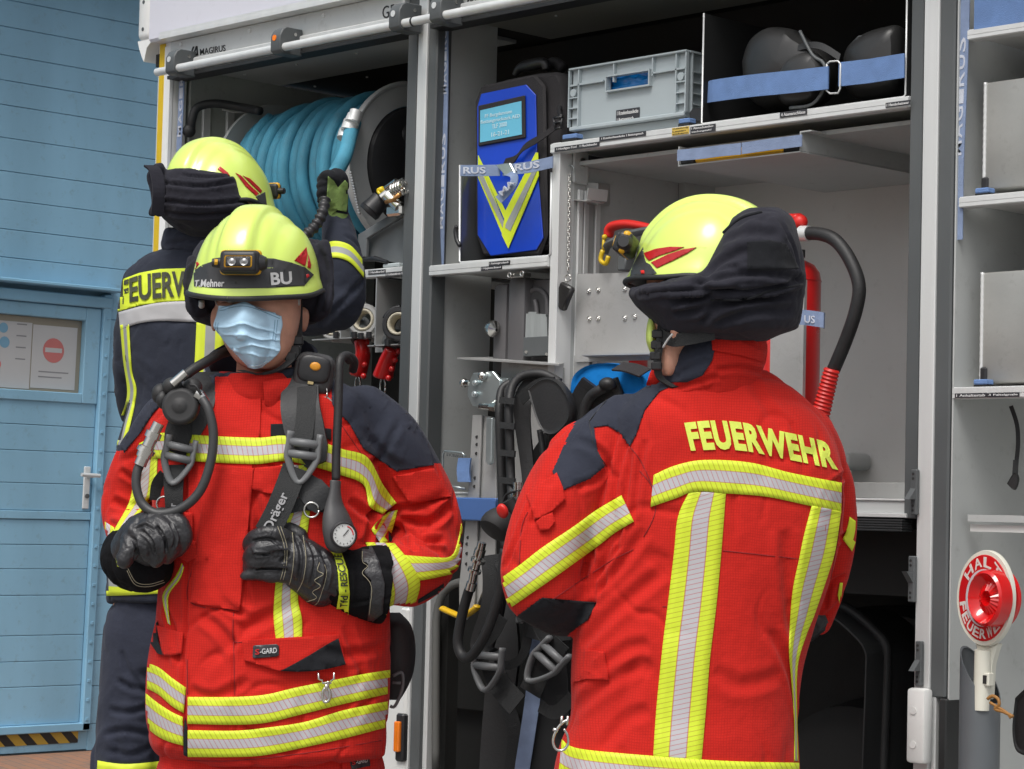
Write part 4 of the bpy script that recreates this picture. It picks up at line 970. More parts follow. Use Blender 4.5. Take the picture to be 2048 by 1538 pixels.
# hook bracket
bm = B(); a_ = T(1163, 365, .1); ribbon(bm, [T(1163, 386, .09), T(1195, 388, .09), T(1250, 392, .30)], V((0, 0, .055)), .003); ribbon(bm, [T(1164, 402, .08), T(1188, 404, .02), T(1192, 402, .02)], V((0, .06, 0)), .003); ribbon(bm, [T(1193, 401, .02), T(1196, 378, .02)], V((.01, .06, 0)), .003); tr('u_bracket', bm, 'alu_d')

# ---- mounting board and the apparatus carrier
bm = B(); pl = [T(*q, .05) for q in ((1154, 548), (1300, 544), (1305, 720), (1150, 724))]; prism(bm, pl, (0, .006, 0)); box(bm, T(1150, 700, .06).x, T(1180, 700, .06).x, .057, .06, 1.22, 1.6); mb = tr('mounting_board', bm, 'alu_d')
for q in ((1177, 582), (1196, 580), (1249, 578), (1178, 638), (1196, 637), (1249, 636), (1269, 633)):
    bm = B(); torus(bm, T(*q, .048), (0, 1, 0), .0055, .0018, 12, 5); cyl(bm, T(*q, .049), T(*q, .046), .004, seg=10, mi=0); obj('rivet', bm, 'steel', mb, smooth=True)
AY = -.02
ac = thing('apparatus_carrier', 'zinc-plated swing-out carrier frame with perforated rails beside the breathing sets', 'carrier frame', T(955, 1240, AY))
def pz(pts, y, th, m, name='plate', par=None, bev=.001): 
    bm = B(); prism(bm, [T(*q, y) for q in pts], (0, th, 0), bev=bev); return obj(name, bm, m, par or ac)
def ppl(pts): return pts
bm = B(); A_ = [T(914, 715, -.03), T(1030, 713, .22), T(1135, 724, .10), T(1118, 728, -.06)]; 
vs = A_+[p-V((0, 0, .004)) for p in A_]; add_mesh(bm, vs, [(0, 1, 2, 3), (7, 6, 5, 4)]+[(i, i+4, (i+1) % 4+4, (i+1) % 4) for i in range(4)]); obj('top_plate', bm, 'alu_d', ac)
bm = B(); A_ = [T(1163, 708, -.03), T(1310, 705, .0), T(1305, 716, .12), T(1190, 716, .12)]
vs = A_+[p-V((0, 0, .004)) for p in A_]; add_mesh(bm, vs, [(0, 1, 2, 3), (7, 6, 5, 4)]+[(i, i+4, (i+1) % 4+4, (i+1) % 4) for i in range(4)]); obj('top_plate', bm, 'alu_d', ac)
pz([(1003, 720), (1098, 724), (1090, 1010), (990, 1000)], .03, .01, 'alu_d', 'back_plate')
pz([(1040, 730), (1128, 735), (1128, 960), (1060, 960)], .025, .004, 'alu_d', 'back_plate')
hp_ = pz([(936, 768), (945, 746), (985, 742), (1000, 760), (998, 795), (975, 815), (944, 812), (934, 790)], -.035, .012, 'zinc', 'hinge_plate', bev=.002)
pz([(975, 758), (1015, 756), (1016, 800), (975, 802)], -.03, .03, 'zinc', 'hinge_block', bev=.002)
for q in ((950, 766), (949, 788), (967, 752), (1009, 768)):
    bm = B(); cyl(bm, T(*q, -.036), T(*q, -.044), .008, seg=16); ell(bm, T(*q, -.044), (.007, .004, .007)); obj('screw', bm, 'zinc', hp_, smooth=40)
bm = B(); cyl(bm, T(962, 812, -.03), T(988, 814, -.03), .010, seg=14); cyl(bm, T(982, 814, -.035), T(994, 815, -.035), .012, seg=6); cyl(bm, T(926, 766, -.03), T(940, 766, -.03), .009, seg=14); ell(bm, T(928, 766, -.03), .012); ell(bm, T(965, 752, -.04), .013); obj('pivot_bolt', bm, 'steel', ac, smooth=40)
rail_ = pz([(945, 830), (963, 830), (948, 1215), (932, 1240), (918, 1230), (918, 1170), (935, 1000)], -.02, .006, 'alu_d', 'perforated_rail')
pz([(964, 830), (990, 835), (992, 1010), (990, 1120), (950, 1220), (950, 1100)], -.01, .006, 'alu_d', 'side_rail')
pz([(972, 835), (984, 836), (982, 925), (976, 930), (970, 922)], -.04, .012, 'zinc', 'lever', bev=.002)
for q in ((954, 874), (954, 889), (953, 907), (950, 956), (949, 973), (936, 1075), (934, 1088), (934, 1107), (933, 1128), (929, 1200)):
    bm = B(); cyl(bm, T(*q, -.0215), T(*q, -.0205), .0045, seg=12); obj('hole', bm, 'inkk', rail_)
bm = B(); tube(bm, [T(*q, -.03) for q in ((885, 970), (886, 908), (890, 902), (925, 906), (930, 912))], .003, 8); tube(bm, [T(*q, -.03) for q in ((885, 970), (930, 977))], .003, 8); obj('wire_frame', bm, 'zinc', ac, smooth=True)
bm = B(); text3d(bm, 'STÜBBEN', T(893, 912, -.034), T(925, 916, -.034), T(893, 905, -.034), .001, .01); obj('lettering', bm, 'dgrey', ac)
bm = B(); ribbon(bm, [T(930, 916, -.04), T(927, 940, -.04), T(929, 964, -.04)], V((.036, .01, 0)), .006, sm=3); obj('blue_strap', bm, 'strapb', ac)
bm = B(); box(bm, X(898, 1020, -.05), X(990, 1020, -.05), -.05, -.02, Z(930, 1041, -.05), Z(930, 995, -.05), .003); box(bm, X(981, 1020, -.055), X(990, 1020, -.055), -.055, -.051, Z(985, 1040, -.05), Z(985, 1000, -.05), .001); obj('blue_beam', bm, mat('blue_beam_paint', (.06, .13, .33), .4), ac)
bm = B(); tube(bm, [T(*q, -.04) for q in ((885, 1217), (900, 1224), (925, 1232), (950, 1218), (955, 1212))], .0125, 10, sm=4, flat=.6); t = obj('yellow_handle', bm, mat('handle_yellow', (.66, .40, .01), .4), smooth=True, loc=T(920, 1228, -.04)); tag(t, 'yellow grab handle under the zinc carrier beside the wheel well', 'handle')

# ---- breathing sets on the carrier
bk_ = mat('set_black', (.016, .016, .017), .55, 0, .2, 12, .3, 150); web = mat('black_webbing', (.017, .018, .019), .75, 0, .15, 30, .7, 420)
greyp = mat('grey_buckle', (.14, .145, .15), .45, 0, .05, 8)
def hosem(px, r, m=None, name='hose', par=None, y=-.1, sm=6):
    bm = B(); tube(bm, [T(a, b_, y+(q[0] if q else 0)) for a, b_, *q in px], r, 14, sm=sm); return obj(name, bm, m or bk_, par, smooth=True)
def webbing(px, w_, par, y=-.08, m=None, name='strap', wd=None, th=.003):
    """px centre line, w_ width in px, drawn facing the street"""
    pts = [T(a, b_, y+(q[0] if q else 0)) for a, b_, *q in px]; ws = []
    for i in range(len(pts)):
        d = (pts[min(i+1, len(pts)-1)]-pts[max(i-1, 0)]).normalized(); n_ = V((.45, -.85, 0)); s_ = d.cross(n_).normalized()
        ws.append(s_*(w_ if not hasattr(w_, '__len__') else w_[i])/780)
    bm = B(); ribbon(bm, pts, ws, th, sm=5); return obj(name, bm, m or web, par)
def tri_buckle(c, R, ang, par, y=-.1, D=None, m=None):
    """adjuster: rounded frame with triangular lower opening"""
    ca, sa = math.cos(ang), math.sin(ang)
    def q(a, b_):
        x_, y_ = a*ca-b_*sa, a*sa+b_*ca
        return P(c[0]+x_*R, c[1]+y_*R, D) if D else T(c[0]+x_*R, c[1]+y_*R, y)
    r = R*(D or 6)/FPX*.20
    bm = B(); tube(bm, [q(*k) for k in ((-.62, -1), (-.62, -.35), (-.62, .1), (-.3, .8), (0, 1.1), (.3, .8), (.62, .1), (.62, -.35), (.62, -1))], r, 8, sm=3, flat=.6)
    for b_ in (-.05, -.55): tube(bm, [q(-.62, b_), q(.62, b_)], r*.9, 8)
    return obj('adjuster_buckle', bm, m or greyp, par, smooth=True)
BA = thing('breathing_set', 'breathing set with black shoulder straps, hoses and lung valve hanging by the zinc carrier', 'breathing set', T(990, 1400, -.06), 'breathing sets on the carrier')
hosem([(1026, 1010, -.02), (1022, 960), (1020, 880), (1018, 820), (1024, 775, .02), (1045, 752, .04), (1085, 748, .06), (1120, 765, .08)], .011, par=BA, y=-.16)
hosem([(1010, 1100, 0), (1004, 1000), (1000, 900), (998, 820), (1003, 780, .02), (1020, 765, .04)], .010, par=BA, y=-.12)
webbing([(1015, 1090), (1010, 980), (1012, 880), (1012, 800), (1030, 768, .02)], 26, BA, y=-.10)
webbing([(1062, 990), (1054, 920), (1046, 850), (1046, 800), (1066, 768, .02), (1095, 756, .03)], [26, 26, 30, 34, 36, 30], BA, y=-.11, th=.012, m=bk_)
for yy in (800, 850, 905, 960):
    webbing([(1000, yy), (1030, yy+3)], 12, BA, y=-.175, th=.006)
bm = B(); pv = [(-1, -1), (1, -.9), (1.05, .2), (.6, .85), (-.1, 1.05), (-.5, .6)]
pad(bm, [(1060, 778), (1090, 757), (1120, 762), (1146, 800), (1146, 840), (1120, 870), (1094, 868), (1076, 835)], -.14, .022)
obj('back_pad', bm, bk_, BA, smooth=40)
hosem([(1010, 1098), (1000, 1180), (975, 1260), (945, 1310), (925, 1312), (916, 1285), (922, 1240), (935, 1190), (940, 1178)], .0125, par=BA, y=-.26)
webbing([(985, 1110), (990, 1160), (985, 1220), (965, 1290), (975, 1310)], 46, BA, y=-.14, th=.016, m=bk_)
webbing([(985, 1110), (990, 1160), (985, 1220), (965, 1290)], 26, BA, y=-.165)
webbing([(985, 1330), (1000, 1370), (1035, 1410)], 46, BA, y=-.15)
webbing([(1012, 1090), (1045, 1130), (1060, 1200), (1050, 1300), (1020, 1330), (990, 1320)], 18, BA, y=-.12)
tri_buckle((975, 1335), 42, .1, BA, y=-.18)
tri_buckle((1090, 1325), 44, .75, BA, y=-.18)
webbing([(1120, 1280), (1085, 1330), (1060, 1385)], 44, BA, y=-.16); webbing([(1145, 1395), (1110, 1425), (1080, 1410)], 26, BA, y=-.14)
webbing([(1035, 1170), (1080, 1215), (1105, 1260), (1130, 1290)], [50, 60, 62, 50], BA, y=-.10, th=.02, m=bk_)
webbing([(1000, 1200), (1010, 1300), (1000, 1400), (990, 1538), (985, 1700)], 60, BA, y=-.02, th=.02, m=bk_)
webbing([(1090, 1280), (1100, 1400), (1095, 1600)], 80, BA, y=.0, th=.02, m=mat('dark_webbing', (.014, .015, .017), .7))
bm = B()
for a_, b_, r_ in (((964, 1085), (961, 1098), .011), ((961, 1098), (957, 1112), .014), ((957, 1112), (951, 1138), .010), ((957, 1118), (955, 1124), .018), ((950, 1138), (948, 1144), .017), ((948, 1144), (944, 1165), .010), ((944, 1165), (940, 1180), .013)): cyl(bm, T(*a_, -.27), T(*b_, -.27), r_, seg=16)
obj('quick_coupling', bm, 'steel', BA, smooth=35)
bm = B()
for a_, b_, r_ in (((1036, 965), (1036, 980), .012), ((1036, 980), (1034, 1000), .017), ((1034, 1000), (1034, 1018), .014), ((1034, 1018), (1034, 1028), .021)): cyl(bm, T(*a_, -.21), T(*b_, -.21), r_, seg=16)
obj('quick_coupling', bm, 'steel', BA, smooth=35)
bm = B(); lathe(bm, T(1034, 1042, -.20), T(1034, 1000, -.20)-T(1034, 1042, -.20), [(.001, -.012), (.024, -.01), (.027, 0), (.022, .012), (.02, .02)], 20); obj('dust_cap', bm, bk_, BA, smooth=40)
bm = B(); d_ = (T(984, 1064, -.27)-T(1018, 1020, -.22)).normalized(); lathe(bm, T(1018, 1020, -.22), d_, [(.001, -.01), (.022, -.006), (.026, .012), (.036, .030), (.041, .045), (.041, .060), (.036, .070), (.026, .074), (.001, .076)], 32); ell(bm, T(1028, 1012, -.22), (.020, .02, .024)); cyl(bm, T(1016, 1000, -.24), T(1034, 1030, -.22), .016, seg=16); obj('lung_valve', bm, mat('matt_valve', (.02, .02, .021), .7), BA, smooth=40)
bm = B(); lens(bm, T(1005, 1022, -.30), V((.8, .2, -.1)).normalized(), V((.1, -.3, .9)).normalized(), .015, .018, .008); obj('red_button', bm, 'redp', BA, smooth=True)
hosem([(1032, 982), (1012, 990), (1005, 1015), (1012, 1040), (1030, 1044)], .003, par=BA, y=-.24)
webbing([(1040, 800), (1075, 770), (1110, 765)], 22, BA, y=-.15, th=.004)
webbing([(1062, 985), (1075, 1030), (1090, 1080), (1080, 1140)], 34, BA, y=-.12); webbing([(1000, 1120), (1030, 1180), (1050, 1240)], 28, BA, y=-.16); webbing([(1000, 1230), (985, 1260), (968, 1280)], 34, BA, y=-.185)
hosem([(1060, 1000), (1052, 1080), (1062, 1160), (1050, 1230)], .009, par=BA, y=-.13); hosem([(1080, 860), (1088, 930), (1082, 1010)], .008, par=BA, y=-.09)
webbing([(1050, 1250), (1090, 1262), (1140, 1258)], 40, BA, y=-.12); webbing([(1010, 1400), (1030, 1470), (1020, 1560)], 30, BA, y=-.06); webbing([(1120, 1390), (1126, 1440), (1122, 1480)], 16, BA, y=-.1)
for q in ((1072, 1002), (1046, 1240), (1096, 1300)):
    bm = B(); obox(bm, T(q[0]-12, q[1]+6, -.15), (.026, 0, 0), (0, -.008, 0), (0, 0, .018), .003); obj('slide_buckle', bm, greyp, BA)
bm = B(); pl = [(1100, 905), (1128, 880), (1150, 905), (1140, 950), (1110, 955)]; pad(bm, pl, -.1, .018); obj('lumbar_pad', bm, bk_, BA, smooth=40)
BB = thing('breathing_set', 'second breathing set with hose arched over its shoulder pad, beside the blue bag', 'breathing set', T(1190, 1250, .0), 'breathing sets on the carrier')
hosem([(1160, 980), (1160, 900), (1166, 830), (1180, 795), (1200, 780), (1225, 772, .02), (1240, 790, .03)], .0125, par=BB, y=-.12)
webbing([(1145, 980), (1146, 880), (1160, 800), (1180, 765)], 34, BB, y=-.10, th=.012, m=bk_)
webbing([(1175, 900), (1185, 820), (1205, 790), (1240, 775)], 40, BB, y=-.10, th=.01)
bm = B(); ell(bm, T(1215, 768, -.12), (.022, .02, .016)); obj('hose_clip', bm, bk_, BB, smooth=True)
webbing([(1070, 1000), (1080, 940), (1110, 890), (1130, 860)], 60, BB, y=-.03, th=.01, m=bk_)
hosem([(1095, 1000), (1095, 900), (1100, 850)], .006, par=BB, y=-.06); hosem([(1115, 960), (1118, 900), (1135, 880), (1142, 900)], .007, par=BB, y=-.06)
hosem([(1105, 1000), (1115, 955), (1135, 945), (1150, 965)], .012, par=BB, y=-.08)
webbing([(1078, 1260), (1072, 1330), (1065, 1400), (1055, 1470), (1042, 1560), (1040, 1640)], 30, None, y=-.05, m='webw', name='hanging_strap')
tag(bpy.data.objects['hanging_strap.003'], 'grey-blue lettered strap dangling below the breathing sets, left of the red jacket hem', 'strap')
bg = thing('blue_bag', 'bright blue cloth bag behind the shoulder straps, left of the red collar', 'bag', T(1225, 790, .0))
bm = B(); pad(bm, [(1158, 790), (1165, 755), (1195, 733), (1240, 728), (1290, 738), (1310, 760), (1310, 790), (1230, 800)], -.03, .07); obj('bag_body', bm, mat('sky_bag', (.01, .17, .50), .9, 0, .15, 14, 1.0, 40, spec=.1), bg, smooth=True)
bm = B(); ribbon(bm, [T(1235, 733, -.11), T(1262, 736, -.12), T(1290, 746, -.11)], V((.0, .04, .02)), .004, sm=3); obj('trim', bm, 'bagbk', bg)

# ---- fire extinguishers
def ext(name, lab, px0, px1, ytop, ybot, y):
    a, c = T(px0, ytop, y), T(px1, ytop, y); r = (c-a).length*.5*1.38/1.0; dm_ = (a-CAM).dot(FW); r = (px1-px0)/2/FPX*dm_; ctr = (a+c)/2; zt = ctr.z; zbm = T((px0+px1)/2, ybot, y).z
    t = thing(name, lab, 'fire extinguisher', V((ctr.x, y, zbm)), 'red fire extinguishers in the locker')
    bm = B(); lathe(bm, V((ctr.x, y, zbm)), (0, 0, 1), [(.001, 0), (r*.9, 0), (r, .01), (r, zt-zbm-.05), (r*.96, zt-zbm-.03), (r*.8, zt-zbm-.012), (r*.4, zt-zbm+.004), (.02, zt-zbm+.01), (.018, zt-zbm+.05), (.001, zt-zbm+.05)], 36)
    torus(bm, V((ctr.x, y, zt-.05)), (0, 0, 1), r, .0015, 36, 5); obj('cylinder', bm, 'red', t, smooth=35); return t, ctr, zt, r
EY = .10
e1, ec, ez, er = ext('fire_extinguisher', 'red fire extinguisher with black hose and ribbed red horn, right of the folded neck cloth', 1506, 1643, 520, 990, EY)
hosem([(1598, 467), (1640, 468), (1672, 482), (1700, 520), (1718, 570), (1712, 620), (1692, 680), (1666, 742)], .0155, par=e1, y=EY-.04, m=bk_)
bm = B(); cyl(bm, T(1602, 467, EY-.04), T(1618, 467, EY-.04), .018, seg=20); obj('ferrule', bm, 'alu', e1, smooth=40)
bm = B(); pa, pb = T(1664, 738, EY-.05), T(1636, 850, EY-.05); n_ = 30; tube(bm, [pa.lerp(pb, i/n_) for i in range(n_+1)], [(.017+.004*(i/n_))+(.0022 if i % 2 else -.0012) for i in range(n_+1)], 18); obj('ribbed_horn', bm, 'redp', e1, smooth=50)
bm = B(); tube(bm, [T(*q, EY-.03) for q in ((1500, 425), (1530, 424), (1570, 436), (1600, 436))], [.012, .015, .016, .016], 12, sm=4, flat=.7); ell(bm, T(1600, 444, EY-.03), .018); obj('carry_handle', bm, 'redp', e1, smooth=True)
bm = B(); box(bm, T(1560, 450, EY).x, T(1598, 450, EY).x, EY-.045, EY+.0, T(1580, 462, EY).z, T(1580, 432, EY).z, .008, seg=2); box(bm, T(1580, 450, EY).x, T(1602, 450, EY).x, EY-.05, EY-.02, T(1590, 478, EY).z, T(1590, 458, EY).z, .003); cyl(bm, T(1600, 500, EY-.03), T(1600, 515, EY-.03), .012); obj('valve_head', bm, 'black', e1, smooth=35)
bm = B(); box(bm, T(1500, 600, .02).x, T(1601, 600, .02).x, .022, .026, 1.2, T(1600, 590, .02).z, .001); box(bm, T(1602, 600, .02).x, T(1611, 600, .02).x, .014, .026, 1.2, T(1600, 560, .02).z, .001); pk_ = tr('extinguisher_bracket', bm, 'alu_d')
bm = B(); ribbon(bm, [T(*q, -.08) for q in ((1598, 634), (1620, 636), (1646, 640))]+[T(1648, 642, -.02), T(1648, 642, .04)], V((0, 0, .034)), .003, sm=3); obj('holding_strap', bm, 'webw', e1)
bm = B(); text3d(bm, 'US', T(1609, 645, -.084), T(1630, 647, -.084), T(1609, 630, -.084), .001, .01); obj('lettering', bm, 'webl', e1)
e2, ec2, ez2, er2 = ext('fire_extinguisher', 'red fire extinguisher with yellow safety tab on its lever, left of the yellow-green helmet', 1196, 1300, 556, 1000, .30)
bm = B(); tube(bm, [T(*q, .06) for q in ((1217, 475), (1222, 455), (1250, 448), (1285, 452), (1312, 458))], [.014, .017, .016, .014, .012], 12, sm=4, flat=.7); obj('carry_handle', bm, 'redp', e2, smooth=True)
bm = B(); tube(bm, [T(*q, .04) for q in ((1208, 506), (1216, 490), (1240, 480), (1262, 468), (1310, 458))], [.014, .014, .02, .016, .016], 12, sm=4, flat=.6); box(bm, T(1245, 535, .06).x, T(1262, 535, .06).x, .04, .09, T(1255, 542, .06).z, T(1255, 512, .06).z, .003); obj('squeeze_lever', bm, 'dgrey', e2, smooth=40)
bm = B(); tube(bm, [T(*q, .03) for q in ((1206, 500), (1201, 520), (1212, 527), (1217, 512))], .006, 8, sm=3); ell(bm, T(1209, 474, .03), .007); tube(bm, [T(1208, 478, .03), T(1206, 500, .03)], .004, 8); obj('safety_tab', bm, 'yellow', e2, smooth=True)
# small holder on the back wall
bm = B(); pa, pb = T(1660, 940, DEP-.06), T(1717, 906, DEP-.06); box(bm, pa.x, pb.x, DEP-.10, DEP-.002, pa.z, pb.z, .014, seg=3); t = tr('cable_holder', bm, 'grey', smooth=35)
bm = B(); box(bm, pa.x, pb.x+.01, DEP-.12, DEP-.1, pa.z-.008, pa.z-.002); obj('ledge', bm, 'alu', t)

# ---- right locker: metal crates, paddle
def crate(px, yb, yt, lab, y=.04):
    xa = X(px, yt, y); zb_, zt = Z(px, yb, y), Z(px, yt, y)
    t = thing('metal_crate', lab, 'crate', V((xa+.2, .2, zb_)), 'aluminium crates in the right locker')
    bm = B(); box(bm, xa, xa+.9, y, y+.4, zb_, zt, .006, seg=2); obj('crate_body', bm, mat('raw_aluminium', (.40, .40, .38), .5, .45, .1, 6, .3, 40, dirt=.3), t, smooth=30)
    bm = B(); n_ = 40; tube(bm, [V((xa+.001, y+.001, zb_+(zt-zb_)*i/n_)) for i in range(n_+1)], [.0042+.0005*math.sin(i*2.4) for i in range(n_+1)], 8); obj('weld_seam', bm, 'alu', t, smooth=True)
crate(1970, 380, 165, 'pale aluminium crate on the middle shelf of the right locker'); crate(1964, 767, 545, 'scratched grey aluminium crate on the lower shelf above the signal paddle')
for px, py, zz in ((1953, 383, za5), (1950, 770, za6)):
    a = X(px, py, .01); bm = B(); box(bm, a, a+.034, .005, .03, zz, zz+.005); o = tr('corner_stop', bm, 'rubber'); bm = B(); box(bm, a, a+.034, .003, .03, zz+.0052, zz+.016, .002); obj('stop_cap', bm, 'strapb', o)
    bm = B(); box(bm, a-.008, a+.01, .035, .06, zz, zz+.045, .004); tr('corner_stop', bm, 'black')
pad_ = thing('signal_paddle', 'white and red round stop paddle with red lens and lettering in a grey holster', 'signal paddle', T(1968, 1400, -.16))
PY = -.17; pc = T(1973, 1196, PY)
# paddle plane turned towards the camera a little
nu = V((.93, -.06, .0)).normalized(); nn_ = V((-.12, -1, .02)).normalized(); nu = (nu-nn_*nu.dot(nn_)).normalized(); nv = nu.cross(nn_).normalized(); nv = nv if nv.z > 0 else -nv
su = (V(PX(pc+nu*.1)[:2])-V(PX(pc)[:2])).length/.1; sv = (V(PX(pc+nv*.1)[:2])-V(PX(pc)[:2])).length/.1
Ru, Rv = 57/su, 96/sv
def pq(a, b_, h=0): return pc+nu*(a*Ru)+nv*(b_*Rv)+nn_*h
def disc(bm, r0, r1, h0, h1, cu=0, cv=0, seg=56, ku=1, kv=1):
    rings = [[pq(cu+r*ku*math.cos(2*math.pi*i/seg), cv+r*kv*math.sin(2*math.pi*i/seg), h) for i in range(seg)] for r, h in ((max(r0, .001), h0), (max(r0, .001), h1), (r1*.985, h1), (r1, h1*.6+h0*.4), (r1, h0))]
    vs = [v for r_ in rings for v in r_]; k = len(rings); add_mesh(bm, vs, [(a*seg+i, a*seg+(i+1) % seg, ((a+1) % k)*seg+(i+1) % seg, ((a+1) % k)*seg+i) for a in range(k) for i in range(seg)])
bm = B(); disc(bm, 0, 1, -.004, .007); obj('disc', bm, mat('ivory_plastic', (.62, .61, .53), .4), pad_, smooth=35)
bm = B(); disc(bm, .60, .90, .0071, .009); obj('red_ring', bm, mat('reflective_red', (.50, .008, .012), .35), pad_)
bm = B(); disc(bm, .30, .60, .0071, .013); obj('clear_ring', bm, mat('frosted_ring', (.52, .50, .53), .2, coat=.5), pad_, smooth=30)
cu_, cv_ = .42, .0
bm = B(); seg = 40; prof = [(.60, .010), (.60, .026), (.58, .040), (.52, .045), (.46, .036), (.34, .026), (.16, .036), (.11, .024), (.001, .022)]
rings = [[pq(cu_+r*math.cos(2*math.pi*i/seg)*1.05, cv_+r*math.sin(2*math.pi*i/seg)+.0, h*(1+.06*(i % 2)*(1 if r < .42 else 0))) for i in range(seg)] for r, h in prof]
add_mesh(bm, [v for r_ in rings for v in r_], [(a*seg+i, a*seg+(i+1) % seg, (a+1)*seg+(i+1) % seg, (a+1)*seg+i) for a in range(len(rings)-1) for i in range(seg)])
lm, n, b = nodes('red_lens'); b.inputs['Base Color'].default_value = (.75, .006, .008, 1); b.inputs['Roughness'].default_value = .06; b.inputs['Coat Weight'].default_value = .3; b.inputs['Transmission Weight'].default_value = .3
obj('red_lens', bm, lm, pad_, smooth=25)
bm = B(); disc(bm, 0, .99, -.03, -.02, -.06, 0, ku=.95, kv=.7); obj('rear_lens', bm, lm, pad_, smooth=30)
bm = B(); disc(bm, .6, .9, .012, .0121) if False else None
bm.free(); bm = B()
def arc_text(body, a0, a1, rr, hh, flip=False):
    k = len(body)
    for i, ch in enumerate(body):
        if ch == ' ': continue
        a = math.radians(a0+(a1-a0)*(i+.5)/k); da = abs(math.radians(a1-a0))/k*.42*(.5 if ch in 'I' else 1)
        t = text_bm(ch, .02); 
        for v in t.verts:
            s_ = (v.co.x-.5)*2; q = v.co.y-.5
            if not flip: an = a-s_*da; r = rr+q*hh
            else: an = a+s_*da; r = rr-q*hh
            v.co = pq(r*math.cos(an), r*math.sin(an), .0098)
        g = bmesh.ops.extrude_face_region(t, geom=t.faces[:])
        for e_ in g['geom']:
            if isinstance(e_, bmesh.types.BMVert): e_.co -= nn_*.001
        join(bm, t)
arc_text('HALT', 150, 38, .75, .21); arc_text('FEUERWEHR', 186, 356, .75, .21, True)
obj('lettering', bm, mat('reflective_white', (.60, .58, .55), .5), pad_)
bm = B(); hl = [(1948, 1283), (1952, 1300), (1953, 1340), (1952, 1395), (1978, 1400), (1982, 1330), (1990, 1300), (1996, 1285), (1975, 1295)]
prism(bm, [T(*q, PY) for q in hl], (0, .022, 0), bev=.004); cyl(bm, T(1966, 1300, PY-.004), T(1963, 1420, PY-.002), .017, seg=16); box(bm, T(1971, 1360, PY).x, T(1986, 1360, PY).x, PY-.015, PY+.004, T(1978, 1372, PY).z, T(1978, 1345, PY).z, .002)
hd = obj('handle', bm, 'ivory_plastic' if False else MATS['ivory_plastic'], pad_, smooth=35)
bm = B(); box(bm, T(1975, 1360, PY).x, T(1982, 1360, PY).x, PY-.0165, PY-.0145, T(1978, 1367, PY).z, T(1978, 1350, PY).z); obj('switch', bm, 'inkk', hd)
hs_ = thing('holster', 'grey half-open holster tube holding the white and red stop paddle', 'holster', T(1960, 1560, PY))
bm = B(); lathe(bm, T(1958, 1540, PY+.02), (0, 0, 1), [(.038, -.03), (.041, -.03), (.041, .17), (.038, .17)], 28, a0=0, a1=360)
for v in bm.verts:
    if v.co.z > T(1958, 1540, PY).z+.1: v.co.z += (T(1958, 1540, PY).x-v.co.x)*1.4
obj('tube', bm, mat('holster_grey', (.10, .11, .12), .45), hs_, smooth=35)
bm = B(); tube(bm, [T(*q, PY-.02) for q in ((1975, 1398), (1985, 1392), (1996, 1398), (1998, 1410), (1990, 1418), (2008, 1424), (2026, 1433))], .0035, 8, sm=4); tube(bm, [T(*q, PY-.02) for q in ((1980, 1405), (1992, 1412), (2012, 1424), (2022, 1436))], .003, 8, sm=4); t = obj('leather_lace', bm, mat('tan_leather', (.28, .13, .03), .6), smooth=True, loc=T(1990, 1415, PY)); tag(t, 'knotted tan leather lace beside the paddle handle', 'lace')
# things in the far right bay
t = thing('chain_and_cable', 'beige cable hanging in a loop at the back of the right locker', 'cable', T(1995, 980, .2))
hosem([(1985, 800), (1996, 860), (2006, 910), (2000, 960), (1985, 975)], .008, m=mat('beige_cable', (.32, .30, .25), .6), name='cable', par=t, y=.2)
bm = B(); 
for k in range(14): torus(bm, T(2005-.2*k, 808+7*k, .25), ((0, 1, 0) if k % 2 else (1, .5, 0)), .007, .0022, 10, 5, sx=.7)
t2 = obj('hanging_chain', bm, 'steel', smooth=True, loc=T(2005, 905, .25)); tag(t2, 'thin steel chain hanging at the back of the right locker', 'chain')
t = thing('belt_strap', 'black buckled belt strap hanging at the right edge of the right locker', 'strap', T(2035, 975, .1))
webbing([(2022, 812), (2034, 850), (2036, 890), (2032, 930)], 7, t, y=.1); webbing([(2032, 920), (2030, 950)], 9, t, y=.08, th=.004); bm = B(); pad(bm, [(2015, 968), (2030, 945), (2038, 958), (2030, 980)], .08, .01); obj('clip', bm, bk_, t)
t = thing('hose_bag', 'black bag with strap hanging low in the right locker', 'bag', T(2060, 1500, .1)); bm = B(); pad(bm, [(2040, 1390), (2070, 1370), (2090, 1420), (2080, 1500), (2045, 1505), (2034, 1460)], .1, .05); obj('bag_body', bm, bk_, t, smooth=True)
bm = B(); cyl(bm, T(1998, 560, .3), T(1998, 520, .3), .022, .018); ell(bm, T(1998, 520, .3), .02); t = obj('red_canister', bm, mat('dark_red_paint', (.13, .006, .008), .4), smooth=True, loc=T(2000, 600, .2)); tag(t, 'dark red canister half hidden behind the lower aluminium crate', 'canister')
